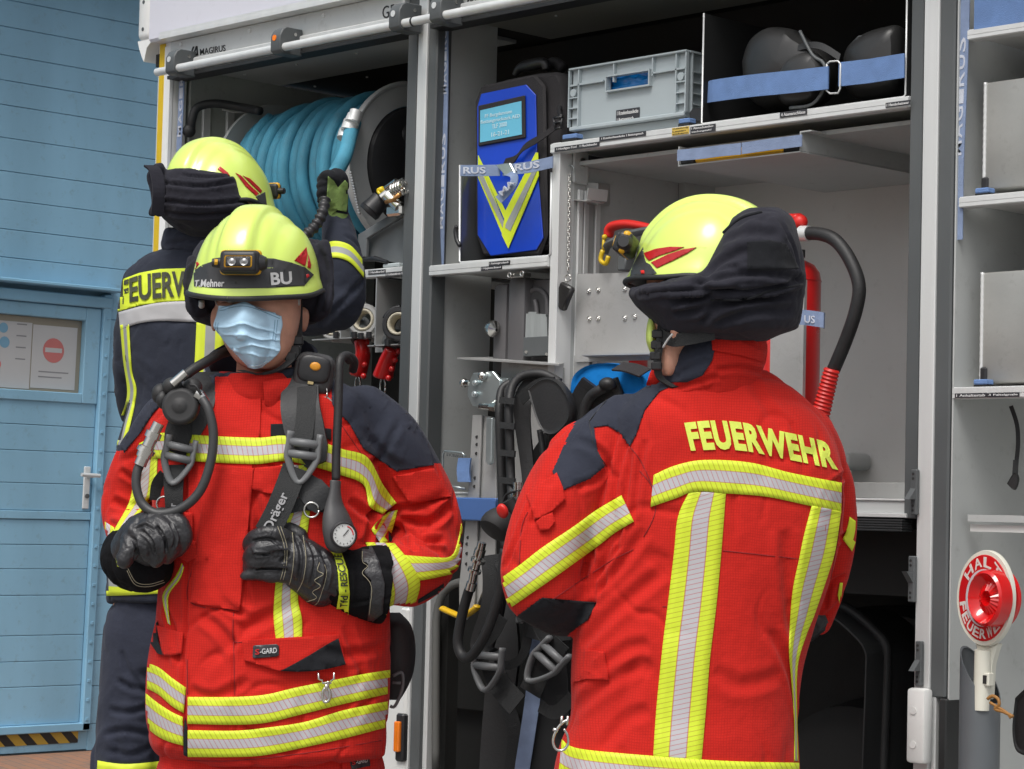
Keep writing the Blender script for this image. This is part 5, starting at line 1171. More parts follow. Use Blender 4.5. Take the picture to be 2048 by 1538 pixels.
# ================================================================ people: building tools
def interp_rows(rows, n=5):
    return smooth_path(rows, n)
def rowloft(bm, rows, seg=36, n=5, ex=.82, cap=True):
    """rows: (y, xl, xr, depth, halfdepth[, twist]) measured on the photo at metric depth"""
    R_ = interp_rows([tuple(r)+(0,)*(6-len(r)) for r in rows], n); rings = []
    for y, xl, xr, d, h, tw in R_:
        ring = []; cx_ = (xl+xr)/2; hw = max((xr-xl)/2, .5)
        for k in range(seg):
            a = 2*math.pi*k/seg; ca, sa = math.cos(a), math.sin(a)
            ca = math.copysign(abs(ca)**ex, ca); sa = math.copysign(abs(sa)**ex, sa)
            ring.append(bm.verts.new(P(cx_+hw*ca, y, d+h*sa+tw*ca)))
        rings.append(ring)
    for a, b in zip(rings, rings[1:]):
        for k in range(seg): bm.faces.new((a[k], a[(k+1) % seg], b[(k+1) % seg], b[k]))
    if cap: bm.faces.new(rings[0][::-1]); bm.faces.new(rings[-1])
    return rings
def limb(bm, pts, seg=16, sm=4): cap_chain(bm, [(P(x, y, d), r*d/FPX) for x, y, d, r in pts], seg, sm)
def blob(bm, x, y, d, rx, ry, rd, seg=20, rot=0):
    c, s = math.cos(rot), math.sin(rot); ell(bm, P(x, y, d), (rx*d/FPX, rd, ry*d/FPX), (RT*c-UP*s, FW, RT*s+UP*c), seg)
def remesh(bm, voxel=.006, smooth=6, fac=.5):
    me = bpy.data.meshes.new('tmp'); bmesh.ops.recalc_face_normals(bm, faces=bm.faces[:]); bm.to_mesh(me); bm.free()
    o = bpy.data.objects.new('tmp', me); COL.objects.link(o)
    r = o.modifiers.new('r', 'REMESH'); r.mode = 'VOXEL'; r.voxel_size = voxel
    if smooth: s = o.modifiers.new('s', 'SMOOTH'); s.iterations = smooth; s.factor = fac
    dg = bpy.context.evaluated_depsgraph_get(); out = bpy.data.meshes.new_from_object(o.evaluated_get(dg))
    bpy.data.objects.remove(o); bpy.data.meshes.remove(me); return out
def bvh_of(me): return BVHTree.FromPolygons([v.co for v in me.vertices], [tuple(p.vertices) for p in me.polygons])
def cast(tree, px, py, dmin=0):
    d = ray(px, py).normalized(); h = tree.ray_cast(CAM+d*dmin, d)
    return h
def arr(me):
    a = np.empty(len(me.vertices)*3, dtype=np.float32); me.vertices.foreach_get('co', a); return a.reshape(-1, 3).astype(np.float64)
def normals(me):
    a = np.empty(len(me.vertices)*3, dtype=np.float32); me.vertices.foreach_get('normal', a); return a.reshape(-1, 3).astype(np.float64)
def wrinkle(me, amp=.004, fr=7, creases=(), seed=0, fine=.0015, stretch=None, ridge=.6):
    """cloth folds: folded noise + hand-laid creases (photo polylines landed on the surface)"""
    co, nn = arr(me), normals(me); off = np.zeros(len(co)); st = V(stretch or (1, 1, 1)); sd_ = V((seed*3.1, seed*1.7, seed))
    for i in range(len(co)):
        p = V(co[i]); q = V((p.x*st.x, p.y*st.y, p.z*st.z))
        warp = noise.noise_vector(q*fr*.6+sd_)*.35
        a = noise.noise(q*fr+warp*2+sd_); b_ = noise.noise(q*fr*2.3+warp*3+sd_*2)
        mk_ = max(0, min(1, .5+noise.noise(q*fr*.8+sd_*3)*2.2)); m2_ = max(0, min(1, .35+noise.noise(q*fr*1.5-sd_)*2.4))
        r = math.exp(-(a/.11)**2)*mk_; r2 = math.exp(-(b_/.10)**2)*m2_; r3 = math.exp(-((a-.16)/.12)**2)*mk_
        off[i] = amp*(a*1.0-r*ridge*1.3+r3*ridge*.7)-fine*1.7*r2+fine*.7*b_
    tree = bvh_of(me)
    for cr_ in creases:
        pts, wd, dp = cr_[:3]; q = []
        for x, y in smooth_path([(*p,) for p in pts], 6) if len(pts) > 2 else [(pts[0][0]+(pts[1][0]-pts[0][0])*k/8, pts[0][1]+(pts[1][1]-pts[0][1])*k/8) for k in range(9)]:
            h = cast(tree, x, y)
            if h[0] is not None: q.append(h[0])
        if len(q) < 2: continue
        q = np.array([v[:] for v in q]); wd = wd/960; dp = dp/960
        lo, hi = q.min(0)-wd*4, q.max(0)+wd*4; ix = np.where(((co > lo) & (co < hi)).all(1))[0]
        if len(ix) == 0: continue
        p = co[ix]; best = np.full(len(ix), 9.); tb_ = np.zeros(len(ix))
        for k in range(len(q)-1):
            a, b_ = q[k], q[k+1]; ab = b_-a; L2 = (ab*ab).sum()+1e-12; t = np.clip(((p-a)@ab)/L2, 0, 1); dd = np.linalg.norm(p-a-t[:, None]*ab, axis=1)
            m_ = dd < best; best[m_] = dd[m_]; tb_[m_] = (k+t[m_])/(len(q)-1)
        fade = np.clip(np.minimum(tb_, 1-tb_)*6, 0, 1)**.5 if not (len(cr_) > 3) else 1
        off[ix] -= fade*dp*(np.exp(-(best/wd)**2)-.55*np.exp(-((best-1.7*wd)/(.8*wd))**2))
    co = co+nn*off[:, None]; me.vertices.foreach_set('co', co.astype(np.float32).ravel()); me.update(); return me
def grid_poly(poly, step=7):
    """polygon in photo units -> finely cut 2D bmesh"""
    t = B(); vs = [t.verts.new((x, y, 0)) for x, y in poly]; t.faces.new(vs); cut(t, step); return t
def cut(t, step, stepy=None):
    xs_ = [v.co.x for v in t.verts]; ys_ = [v.co.y for v in t.verts]
    bmesh.ops.triangulate(t, faces=[f for f in t.faces if len(f.verts) > 4])
    x = math.floor(min(xs_)/step)*step+step
    while x < max(xs_):
        bmesh.ops.bisect_plane(t, geom=t.verts[:]+t.edges[:]+t.faces[:], plane_co=(x, 0, 0), plane_no=(1, 0, 0)); x += step
    step = stepy or step; y = math.floor(min(ys_)/step)*step+step
    while y < max(ys_):
        bmesh.ops.bisect_plane(t, geom=t.verts[:]+t.edges[:]+t.faces[:], plane_co=(0, y, 0), plane_no=(0, 1, 0)); y += step
def land(name, t, tree, off, m, parent, th=.0012, maxjump=.05, smooth=True, uvf=None, near=None, label=None, relax=0):
    """lay a 2D photo-space mesh on a surface; gives it its own thickness"""
    dead = []; N_ = {}; DD = {}
    for v in t.verts:
        px, py = v.co.x, v.co.y; h = cast(tree, px, py)
        if h[0] is None or (near and (h[0]-CAM).dot(FW) > near): dead.append(v); continue
        n_ = h[1]; 
        if n_.dot(ray(px, py)) > 0: n_ = -n_
        N_[v] = n_; DD[v] = (px, py, (h[0]-CAM).dot(FW)); v.co = h[0]+n_*off
    bmesh.ops.delete(t, geom=dead, context='VERTS')
    bad = [f for f in t.faces if any(e.calc_length() > maxjump for e in f.edges)]
    if bad: bmesh.ops.delete(t, geom=bad, context='FACES')
    lo = [v for v in t.verts if not v.link_faces]
    if lo: bmesh.ops.delete(t, geom=lo, context='VERTS')
    if not t.faces: t.free(); return None
    if relax:
        D_ = {v: DD[v][2] for v in t.verts}
        for _ in range(relax*3):
            D2_ = {}
            for v in t.verts:
                nb = [e.other_vert(v) for e in v.link_edges]; D2_[v] = min(DD[v][2], .5*D_[v]+.5*sum(D_[k] for k in nb)/len(nb))
            D_ = D2_
        for v in t.verts: v.co = P(DD[v][0], DD[v][1], min(D_[v], DD[v][2])-off)
    be = [e for e in t.edges if e.is_boundary]; nmap = {v: N_.get(v) for v in t.verts}
    r = bmesh.ops.extrude_edge_only(t, edges=be)
    orig = [v for e in be for v in e.verts]
    for e in r['geom']:
        if isinstance(e, bmesh.types.BMVert):
            c_ = min(orig, key=lambda q: (q.co-e.co).length_squared) if False else None
    tree2 = None
    for e in r['geom']:
        if isinstance(e, bmesh.types.BMVert):
            d = (e.co-CAM).normalized(); e.co = e.co+d*(off+th+(.003 if relax else 0))
    return obj(name, t, m, parent, smooth, label=label)
class _B: pass
def stripe(name, A, Bq, tree, m, parent, off=.0034, nu=None, nv=6, sc=960, near=None, flip=False):
    """tape between two photo polylines, uv in metres along / 0..1 across"""
    def rs(Q, n):
        q = smooth_path([(*p,) for p in Q], 8) if len(Q) > 2 else [tuple(V(Q[0]).lerp(V(Q[1]), k/8)) for k in range(9)]
        q = [V((*p[:2], 0)) for p in q]; L = [0]
        for a, b_ in zip(q, q[1:]): L.append(L[-1]+(b_-a).length)
        out = []; j = 0
        for i in range(n+1):
            s_ = L[-1]*i/n
            while j < len(q)-2 and L[j+1] < s_: j += 1
            out.append(q[j].lerp(q[j+1], (s_-L[j])/max(1e-6, L[j+1]-L[j])))
        return out, L[-1]
    n = nu or max(4, int(max((V(b_)-V(a)).length for a, b_ in zip(A, A[1:]))/1)); 
    _, la = rs(A, 4); n = max(4, int(la/5)); a_, la = rs(A, n); b_, lb = rs(Bq, n); L = (la+lb)/2/sc
    t = B(); ul = t.loops.layers.uv.new('uv')
    g_ = [[t.verts.new(p.lerp(q, k/nv)) for k in range(nv+1)] for p, q in zip(a_, b_)]
    for i in range(n):
        for k in range(nv):
            f = t.faces.new((g_[i][k], g_[i+1][k], g_[i+1][k+1], g_[i][k+1]))
            for lp, (uu, vv_) in zip(f.loops, ((i, k), (i+1, k), (i+1, k+1), (i, k+1))): lp[ul].uv = (L*uu/n, vv_/nv if not flip else 1-vv_/nv)
    return land(name, t, tree, off, m, parent, near=near, relax=3, maxjump=.1)
def print_text(name, body, top, bot, tree, m, parent, off=.003, bold=.02, step=.02, near=None):
    """lettering between two photo polylines, landed on cloth"""
    t = text_bm(body, bold); cut(t, .012, .12)
    def along(Q):
        q = smooth_path([(*p,) for p in Q], 8) if len(Q) > 2 else [tuple(Q[0]), tuple(Q[1])]
        q = [V((*p[:2], 0)) for p in q]; L = [0]
        for a, b_ in zip(q, q[1:]): L.append(L[-1]+(b_-a).length)
        def f(s_):
            s_ = max(0, min(1, s_))*L[-1]
            for j in range(len(q)-1):
                if s_ <= L[j+1]+1e-9: return q[j].lerp(q[j+1], (s_-L[j])/max(1e-6, L[j+1]-L[j]))
            return q[-1]
        return f
    ft, fb = along(top), along(bot)
    for v in t.verts: v.co = fb(v.co.x).lerp(ft(v.co.x), v.co.y)
    return land(name, t, tree, off, m, parent, smooth=False, near=near, relax=3)
def patch(name, poly, tree, m, parent, off=.0028, step=6, near=None, label=None, rnd=0, relax=2):
    q = smooth_path([(*p,) for p in poly]+[tuple(poly[0])], rnd)[:-1] if rnd else poly
    return land(name, grid_poly(q, step), tree, off, m, parent, near=near, label=label, relax=relax, maxjump=.08)
def paint(o, poly, m, grz=-2, near=None):
    """the same cloth colour carried round the silhouette of the garment"""
    me = o.data; me.materials.append(m); mi = len(me.materials)-1; base = wloc(o); q = [(x, y) for x, y in poly]
    for f in me.polygons:
        c = f.center+base; x, y, d = PX(c)
        if f.normal.dot((c-CAM).normalized()) < grz or (near and d > near): continue
        ins = False; j = len(q)-1
        for i in range(len(q)):
            if (q[i][1] > y) != (q[j][1] > y) and x < (q[j][0]-q[i][0])*(y-q[i][1])/(q[j][1]-q[i][1])+q[i][0]: ins = not ins
            j = i
        if ins: f.material_index = mi
def seam(name, pts, tree, m, parent, r=.0012, off=.0005, dash=0, near=None):
    bm = B(); q = []
    for p in smooth_path([(*p,) for p in pts], 6) if len(pts) > 2 else [tuple(V(pts[0]).lerp(V(pts[1]), k/12)) for k in range(13)]:
        h = cast(tree, p[0], p[1])
        if h[0] is None or (near and (h[0]-CAM).dot(FW) > near): continue
        n_ = h[1] if h[1].dot(ray(*p[:2])) < 0 else -h[1]; c_ = h[0]+n_*off
        if q and (c_-q[-1]).length > .05: break
        q.append(c_)
    if len(q) < 3: bm.free(); return None
    tube(bm, q, r, 6); return obj(name, bm, m, parent, smooth=True)
def worn_strap(name, pts, wpx, tree, m, parent, off=.008, th=.004, d0=4.95):
    """webbing laid over clothing: centre line landed, widths across"""
    q, hs_ = [], []
    for p in smooth_path([(*p,) for p in pts], 5):
        h = cast(tree, p[0], p[1])
        if h[0] is None: continue
        q.append((V(p[:2]), h[0]))
    ds = [(x[1]-CAM).dot(FW) for x in q]
    for _ in range(4): ds = [ds[0]]+[(ds[i-1]+ds[i]*2+ds[i+1])/4 for i in range(1, len(ds)-1)]+[ds[-1]]
    c = [P(x[0].x, x[0].y, d-off) for x, d in zip(q, ds)]; n = len(c); ws = []
    for i in range(n):
        d = (c[min(i+1, n-1)]-c[max(i-1, 0)]).normalized(); w_ = wpx if not hasattr(wpx, '__len__') else np.interp(i/(n-1), np.linspace(0, 1, len(wpx)), wpx)
        ws.append(d.cross(FW).normalized()*w_*ds[i]/FPX)
    bm = B(); ribbon(bm, c, ws, th); o = obj(name, bm, m, parent, smooth=30); return o, c, ws

RED = cloth('red_ripstop', (.54, .020, .013), grid=.30, gridcol=(.20, .004, .008))
NAVY = cloth('navy_cloth', (.030, .034, .050), grid=0, var=.2)
NAVY2 = cloth('navy_jacket', (.026, .030, .044), grid=0, var=.22)
BLKC = cloth('black_cloth', (.014, .015, .018), grid=0, var=.25)
FLAP = cloth('neck_cloth', (.022, .022, .030), grid=0, var=.2)
TAPE = tape('ripped_tape'); TAPEV = tape('ripped_tape_vertical', slope=1.0, sp=.0105)
TAPEP = tape('plain_tape', hatch=False, yel=(.62, .72, .04), sil=(.30, .31, .31)); TAPEY = tape('plain_yellow', hatch=False, layout='y', yel=(.64, .76, .04))
TAPES = tape('plain_silver', hatch=False, layout='s', sil=(.42, .42, .43))
SKIN = mat('skin', (.52, .27, .19), .5, 0, .12, 30, .25, 300, spec=.4); MATS['skin'].node_tree.nodes['Principled BSDF'].inputs['Subsurface Weight'].default_value = .12
MATS['skin'].node_tree.nodes['Principled BSDF'].inputs['Subsurface Radius'].default_value = (.02, .008, .004)
LIME = mat('helmet_lime', (.62, .79, .15), .34, 0, .05, 5, coat=.5, dirt=.10)
BAND = mat('helmet_black', (.035, .036, .038), .5, 0, .1, 20, .1, 200)
LEA = mat('glove_leather', (.021, .021, .024), .42, 0, .15, 30, .7, 160); SUE = mat('suede', (.007, .007, .008), .95, 0, .3, 30, .4, 300, spec=.1)
REDS = mat('sticker_red', (.42, .012, .015), .35, 0, .1, 20)
SILV = mat('silver_print', (.50, .50, .50), .45, .2)
def z1(*q): return [(180+x/3.0767, 260+y/3.0767) for x, y in q]
def z2(*q): return [(180+x/2.56, 680+y/2.56) for x, y in q]
def z3(*q): return [(180+x/2.56, 1100+y/2.56) for x, y in q]
def z4(*q): return [(960+x/2.56, 380+y/2.56) for x, y in q]
def z5(*q): return [(960+x/2.4113, 900+y/2.4113) for x, y in q]

# ---------------------------------------------------------------- helmet
def helmet(par, c, fwd, up, sc=1.0):
    """c: rim centre; shell with crest, flared brim and rubber edge"""
    y_ = V(fwd).normalized(); z_ = (V(up)-y_*V(up).dot(y_)).normalized(); x_ = y_.cross(z_)
    A_, Bf, Bb, H = .130*sc, .158*sc, .150*sc, .172*sc
    def rim(th):  # height of rim round the head: th 0 front
        cth = math.cos(th)
        return (-.004 - .008*max(0, cth)**3 + .0*cth - .012*max(0, -cth)**2 + .012*math.exp(-((abs(math.atan2(math.sin(th), math.cos(th)))-1.75)/.35)**2))*sc
    def pt(th, t):
        s_, k = math.sin(t), math.cos(t); ex_ = .86
        s2, k2 = s_**ex_, max(k, 0)**.95
        b = Bf if math.cos(th) > 0 else Bb; lx, ly = A_*math.sin(th)*s2, b*math.cos(th)*s2
        zz = rim(th)*(s_**3)+H*k2
        crest = math.exp(-(lx/((.036-.05*max(0, zz-.10))*sc))**10)*.0115*sc*min(1, max(0, (zz-.035*sc)/(.05*sc)))
        side = .004*sc*math.exp(-((abs(lx)-.075*sc)/(.012*sc))**2)*min(1, zz/(.06*sc)) if zz > 0 else 0
        flare = .008*sc*math.exp(-((t-math.pi/2)/.12)**2)*(1 if math.cos(th) > -.2 else .3)
        nrm = V((lx/A_**2, ly/b**2, max(0, zz)/H**2)).normalized()
        lp = V((lx, ly, zz))+nrm*(crest-side)+V((lx, ly, 0)).normalized()*flare if (lx or ly) else V((0, 0, zz+crest))
        return V(c)+x_*lp.x+y_*lp.y+z_*lp.z
    nth, nt = 96, 34; bm = B(); rings = []
    for j in range(nt+1):
        t = math.pi/2*j/nt; rings.append([bm.verts.new(pt(2*math.pi*i/nth, max(t, .004))) for i in range(nth)])
    for a, b_ in zip(rings, rings[1:]):
        for k in range(nth): bm.faces.new((a[k], a[(k+1) % nth], b_[(k+1) % nth], b_[k]))
    bm.faces.new(rings[0])
    inner = [bm.verts.new(V(c)+(v.co-V(c))*.965+z_*.004) for v in rings[-1]]; i2 = [bm.verts.new(V(c)+(v.co-V(c))*.90+z_*.06) for v in rings[-1]]
    for a, b_ in ((rings[-1], inner), (inner, i2)):
        for k in range(nth): bm.faces.new((a[k], a[(k+1) % nth], b_[(k+1) % nth], b_[k]))
    bm.faces.new(i2)
    edge = [v.co.copy() for v in rings[-1]]
    he = obj('helmet', bm, LIME, par, smooth=40)
    me = he.data; cc = [v.co+wloc(he) for v in me.vertices]; tree = BVHTree.FromPolygons(cc, [tuple(p.vertices) for p in me.polygons])
    bm = B(); tube(bm, edge+[edge[0]], .0055, 8, cap=False); obj('edge_trim', bm, 'rubber', he, smooth=True)
    bm = B(); r_ = []
    for f, zf in ((.97, .002), (.90, .02), (.7, .10)): r_.append([V(c)+(e-V(c))*f+z_*zf for e in edge])
    add_mesh(bm, [v for q in r_ for v in q], [(a*nth+i, a*nth+(i+1) % nth, (a+1)*nth+(i+1) % nth, (a+1)*nth+i) for a in range(2) for i in range(nth)]); obj('liner', bm, 'black', he)
    return he, tree, (x_, y_, z_)
def headlamp(he, c, fwd, up, w_=.094):
    y_ = V(fwd).normalized(); z_ = (V(up)-y_*V(up).dot(y_)).normalized(); x_ = y_.cross(z_); k = w_/.094
    bm = B()
    def bb(cx_, cz_, w2, h2, y0, y1, bev, mi):
        obox(bm, V(c)+x_*(cx_-w2)*k+z_*(cz_-h2)*k+y_*y0*k, x_*2*w2*k, y_*(y1-y0)*k, z_*2*h2*k, bev*k, mi, 3)
    bb(0, 0, .041, .024, -.012, .022, .010, 0); bb(0, .001, .0425, .0255, -.006, .012, .008, 1); bb(0, 0, .036, .021, .012, .027, .007, 0)
    bb(0, -.001, .029, .0125, .024, .0285, .004, 1); bb(0, -.001, .0265, .0105, .026, .0295, .003, 0)
    for s_ in (-1, 1):
        p = V(c)+x_*s_*.0125*k+y_*.029*k-z_*.001*k; lathe(bm, p, y_, [(.0095*k, 0), (.0088*k, .002*k), (.006*k, .0005), (.003*k, .0015*k), (.0005, .002*k)], 18, mi=2)
    cyl(bm, V(c)+x_*.040*k+y_*.004*k, V(c)+x_*.058*k+y_*.004*k, .011*k, .009*k, 16, 0); cyl(bm, V(c)+x_*.046*k+y_*.012*k, V(c)+x_*.052*k+y_*.014*k, .006*k, .006*k, 8, 1)
    cyl(bm, V(c)-x_*.040*k+y_*.002*k, V(c)-x_*.052*k+y_*.002*k, .018*k, .012*k, 16, 0)
    return obj('headlamp', bm, [MATS['black_plastic'], MATS['case_yellow'] if 'case_yellow' in MATS else M['yellow'], mat('reflector', (.30, .30, .30), .3, .8)], he, smooth=30)
def person(label, x, y, d):
    p = P(x, y, d); r = bpy.data.objects.new('person', bpy.data.meshes.new('person')); COL.objects.link(r); r.location = (p.x, p.y, 0); tag(r, label, 'person', 'firefighters at the truck'); return r
def set_body(r, bm, voxel=.005, sm=5):
    me = remesh(bm, voxel, sm); me.materials.append(SKIN); me.transform(Matrix.Translation(-r.location))
    for p in me.polygons: p.use_smooth = True
    r.data = me; return r
def clothes(name, me, m, par, smooth=True): return obj(name, me, m, par, smooth)
# ================================================================ firefighter in front, masked
D1 = 4.95
P1_ = person('masked firefighter in red jacket and lime helmet, facing us, gripping black shoulder straps', 540, 1100, D1)
bm = B()   # body: head, neck, trunk, arms, legs
rowloft(bm, [(455, 500, 550, 4.95, .04), (480, 465, 585, 4.95, .085), (520, 440, 600, 4.95, .10), (565, 432, 602, 4.95, .105), (600, 430, 603, 4.94, .107), (640, 434, 601, 4.935, .104), (680, 445, 592, 4.925, .098), (708, 460, 580, 4.91, .085), (728, 478, 562, 4.90, .06), (738, 500, 545, 4.895, .035)], 28, 4, ex=.92)
limb(bm, [(528, 660, 4.98, 52), (528, 730, 4.99, 55), (530, 800, 5.0, 62)], 20)
blob(bm, 487, 655, 4.815, 13, 26, .024); blob(bm, 487, 672, 4.805, 17, 12, .02)       # nose
blob(bm, 458, 612, 4.845, 26, 10, .014); blob(bm, 525, 612, 4.845, 28, 10, .014)    # brow
blob(bm, 455, 655, 4.85, 20, 20, .018); blob(bm, 535, 655, 4.86, 26, 22, .02)       # cheeks
blob(bm, 608, 640, 4.965, 10, 27, .018, rot=.1); blob(bm, 611, 632, 4.965, 8, 14, .02); blob(bm, 428, 640, 4.965, 7, 25, .018)
blob(bm, 486, 700, 4.835, 24, 8, .012)
rowloft(bm, [(790, 330, 735, 5.0, .07), (850, 320, 745, 5.0, .10), (1000, 345, 720, 5.0, .11), (1200, 355, 720, 5.0, .11), (1420, 340, 735, 5.0, .12), (1500, 350, 730, 5.0, .12)], 24)
limb(bm, [(345, 845, 5.0, 32), (284, 910, 5.03, 32), (260, 985, 5.06, 30), (266, 1060, 5.02, 26), (285, 1090, 4.86, 22)]); limb(bm, [(715, 840, 5.0, 36), (775, 880, 5.02, 34), (822, 970, 5.04, 32), (846, 1090, 5.04, 30), (780, 1152, 4.90, 28), (700, 1160, 4.84, 26), (660, 1140, 4.81, 24)])
for s_ in (-1, 1): limb(bm, [(540+s_*80, 1480, 5.0, 85), (540+s_*90, 1800, 5.0, 62), (540+s_*95, 2090, 5.05, 45), (540+s_*100, 2140, 4.95, 40)])
set_body(P1_, bm)
# jacket
bm = B()
rowloft(bm, [(742, 440, 610, 5.0, .07), (752, 400, 655, 4.99, .095), (768, 356, 695, 4.99, .11), (800, 308, 742, 4.98, .125), (850, 290, 755, 4.97, .135), (900, 300, 752, 4.96, .145), (1000, 298, 768, 4.95, .155), (1100, 312, 778, 4.95, .16), (1200, 318, 782, 4.95, .165), (1300, 300, 783, 4.95, .175), (1345, 294, 782, 4.95, .18), (1400, 293, 780, 4.95, .182), (1470, 298, 777, 4.95, .183), (1497, 304, 774, 4.95, .183), (1516, 330, 765, 4.95, .182), (1530, 372, 700, 4.95, .175), (1536, 385, 640, 4.95, .172)], 44)
limb(bm, [(330, 838, 4.99, 46), (290, 905, 5.02, 52), (262, 985, 5.05, 56), (258, 1050, 5.02, 52), (268, 1090, 4.93, 46)], 20)
limb(bm, [(728, 832, 4.99, 66), (775, 880, 5.00, 72), (822, 960, 5.02, 73), (852, 1040, 5.02, 72), (858, 1100, 5.00, 70)], 22)
limb(bm, [(858, 1105, 5.00, 70), (820, 1142, 4.92, 68), (775, 1150, 4.87, 64), (760, 1152, 4.86, 62)], 22)
jm = remesh(bm, .0045, 4)
cre = [([(720, 850), (760, 905), (800, 935)], 9, 7), ([(800, 840), (770, 900), (735, 935)], 7, 6), ([(905, 1010), (860, 1045), (800, 1040)], 9, 12), ([(890, 1080), (840, 1075), (790, 1050)], 8, 12), ([(790, 1020), (840, 1010), (895, 985)], 8, 8),
  ([(770, 1040), (800, 1070), (830, 1105)], 8, 10), ([(700, 1000), (740, 1030), (765, 1010)], 9, 10), ([(760, 990), (740, 1060), (730, 1090)], 9, 10), ([(225, 1000), (262, 1015), (300, 1005)], 8, 10), ([(215, 1045), (255, 1050), (290, 1030)], 7, 9), ([(240, 940), (275, 960), (300, 955)], 7, 7),
  ([(370, 900), (372, 1100), (368, 1300), (370, 1498)], 5, 6, 1), ([(470, 1250), (468, 1350), (470, 1490)], 4, 3), ([(400, 1230), (440, 1260), (470, 1300)], 10, 7), ([(480, 1260), (540, 1230), (600, 1200)], 12, 8), ([(330, 1210), (345, 1260), (360, 1330)], 8, 8), ([(380, 1380), (430, 1395), (500, 1360)], 10, 6), ([(640, 1300), (700, 1310), (770, 1290)], 10, 6),
  ([(500, 960), (520, 1040), (510, 1100)], 9, 8), ([(430, 1150), (440, 1200), (500, 1235)], 8, 7), ([(690, 1250), (720, 1330), (750, 1400)], 9, 6), ([(620, 1350), (680, 1375), (740, 1350)], 9, 5), ([(405, 930), (420, 1050), (415, 1190)], 6, 5), ([(500, 1080), (490, 1150), (498, 1215)], 6, 5), ([(560, 900), (600, 960), (660, 985)], 9, 6), ([(420, 880), (470, 870), (540, 885)], 8, 3), ([(700, 1450), (740, 1400), (780, 1380)], 8, 5)]
wrinkle(jm, .0060, 5.5, cre, 1, .0036, (1, 1, .8))
J1 = clothes('jacket', jm, RED, P1_)
tj = BVHTree.FromPolygons([v.co+wloc(J1) for v in jm.vertices], [tuple(p.vertices) for p in jm.polygons])
# raised front pieces (flaps, placket) as their own sheets
def flap(name, poly, tree, par, m=RED, off=.006, step=8, rnd=0): return patch(name, poly, tree, m, par, off=off, step=step, rnd=rnd, relax=3)
flap('storm_flap', z2((640, 190), (880, 175), (870, 480), (830, 640), (790, 1100), (765, 1385), (640, 1360), (520, 1330), (520, 1180), (585, 760), (590, 640), (640, 480)), tj, J1, off=.004)
flap('chest_pocket', z2((600, 640), (838, 655), (800, 1060), (765, 1388), (515, 1345), (535, 1150), (590, 700)), tj, J1, off=.0085)
flap('pocket_flap', z2((845, 655), (1000, 640), (1075, 730), (1000, 775), (925, 790), (815, 760)), tj, J1, off=.006)
flap('pocket_flap', z2((1545, 700), (1760, 655), (1850, 800), (1640, 840)), tj, J1, off=.010)
flap('pocket_flap', z3((340, 385), (478, 425), (470, 530), (430, 540), (372, 540)), tj, J1, off=.009)
patch('pocket_corner', z3((345, 365), (350, 470), (378, 540), (345, 530), (310, 480), (320, 400)), tj, BLKC, J1, off=.0125)
fp = flap('pocket_flap', z3((778, 462), (1275, 432), (1312, 585), (1180, 620), (965, 620), (790, 565)), tj, J1, off=.009)
patch('pocket_corner', z3((1272, 452), (1290, 520), (1310, 586), (1230, 606), (1150, 620), (1060, 624), (975, 620), (1050, 580), (1130, 535), (1210, 485)), tj, BLKC, J1, off=.0145)
bd = patch('badge', z3((835, 492), (845, 488), (955, 482), (967, 490), (967, 538), (958, 545), (842, 555), (832, 548)), tj, MATS['black_label'], J1, off=.0125)
print_text('lettering', '-GARD', z3((870, 505), (957, 499)), z3((870, 533), (957, 527)), tj, SILV, J1, off=.0185, bold=.02)
print_text('lettering', 'S', z3((845, 508), (868, 506)), z3((845, 537), (868, 535)), tj, REDS, J1, off=.0185, bold=.03)
flap('tab', z2((470, 880), (525, 885), (525, 990), (490, 985), (480, 930)), tj, J1, off=.008); flap('tab', z2((455, 1020), (540, 1030), (550, 1110), (500, 1140), (450, 1110)), tj, J1, off=.010)
patch('hook_tape', z2((925, 430), (1005, 428), (1235, 455), (1235, 512), (1000, 490), (925, 492)), tj, BLKC, J1, off=.003)
# shoulders
patch('shoulder_yoke', z2((1235, 150), (1400, 170), (1560, 240), (1700, 380), (1760, 640), (1570, 672), (1480, 612), (1400, 555), (1330, 430), (1240, 330)), tj, NAVY, J1, off=.0032)
paint(J1, z2((1235, 100), (1400, 100), (1650, 160), (1800, 380), (1860, 620), (1735, 640), (1570, 672), (1480, 612), (1400, 555), (1330, 430), (1240, 330)), NAVY)
paint(J1, z2((640, 100), (400, 60), (100, 150), (0, 400), (60, 560), (178, 572), (265, 465), (320, 378), (380, 315), (470, 270), (640, 240)), NAVY)
patch('shoulder_yoke', z2((640, 150), (400, 130), (240, 230), (100, 400), (140, 530), (178, 572), (265, 465), (320, 378), (380, 315), (470, 270), (640, 240)), tj, NAVY, J1, off=.0032)
seam('seam', z2((1625, 378), (1520, 415), (1420, 545)), tj, 'inkk', J1, r=.0014)
seam('seam', z2((1690, 555), (1600, 600), (1480, 610)), tj, 'inkk', J1, r=.0008)
for q in (z2((595, 640), (580, 1000), (520, 1180), (515, 1345), (765, 1388)), z2((845, 380), (850, 640)), z3((498, 560), (500, 740)), z3((735, 320), (735, 460), (790, 470)), z3((735, 470), (742, 745)), z3((800, 475), (1270, 440)), z2((1550, 712), (1755, 668)), z2((1650, 830), (1845, 790)), z3((500, 1075), (740, 1078), (1100, 1040), (1490, 975)), z2((1250, 380), (1400, 600)), z3((975, 615), (1260, 455))):
    seam('seam', q, tj, mat('dark_red_thread', (.22, .008, .01), .8), J1, r=.0010)
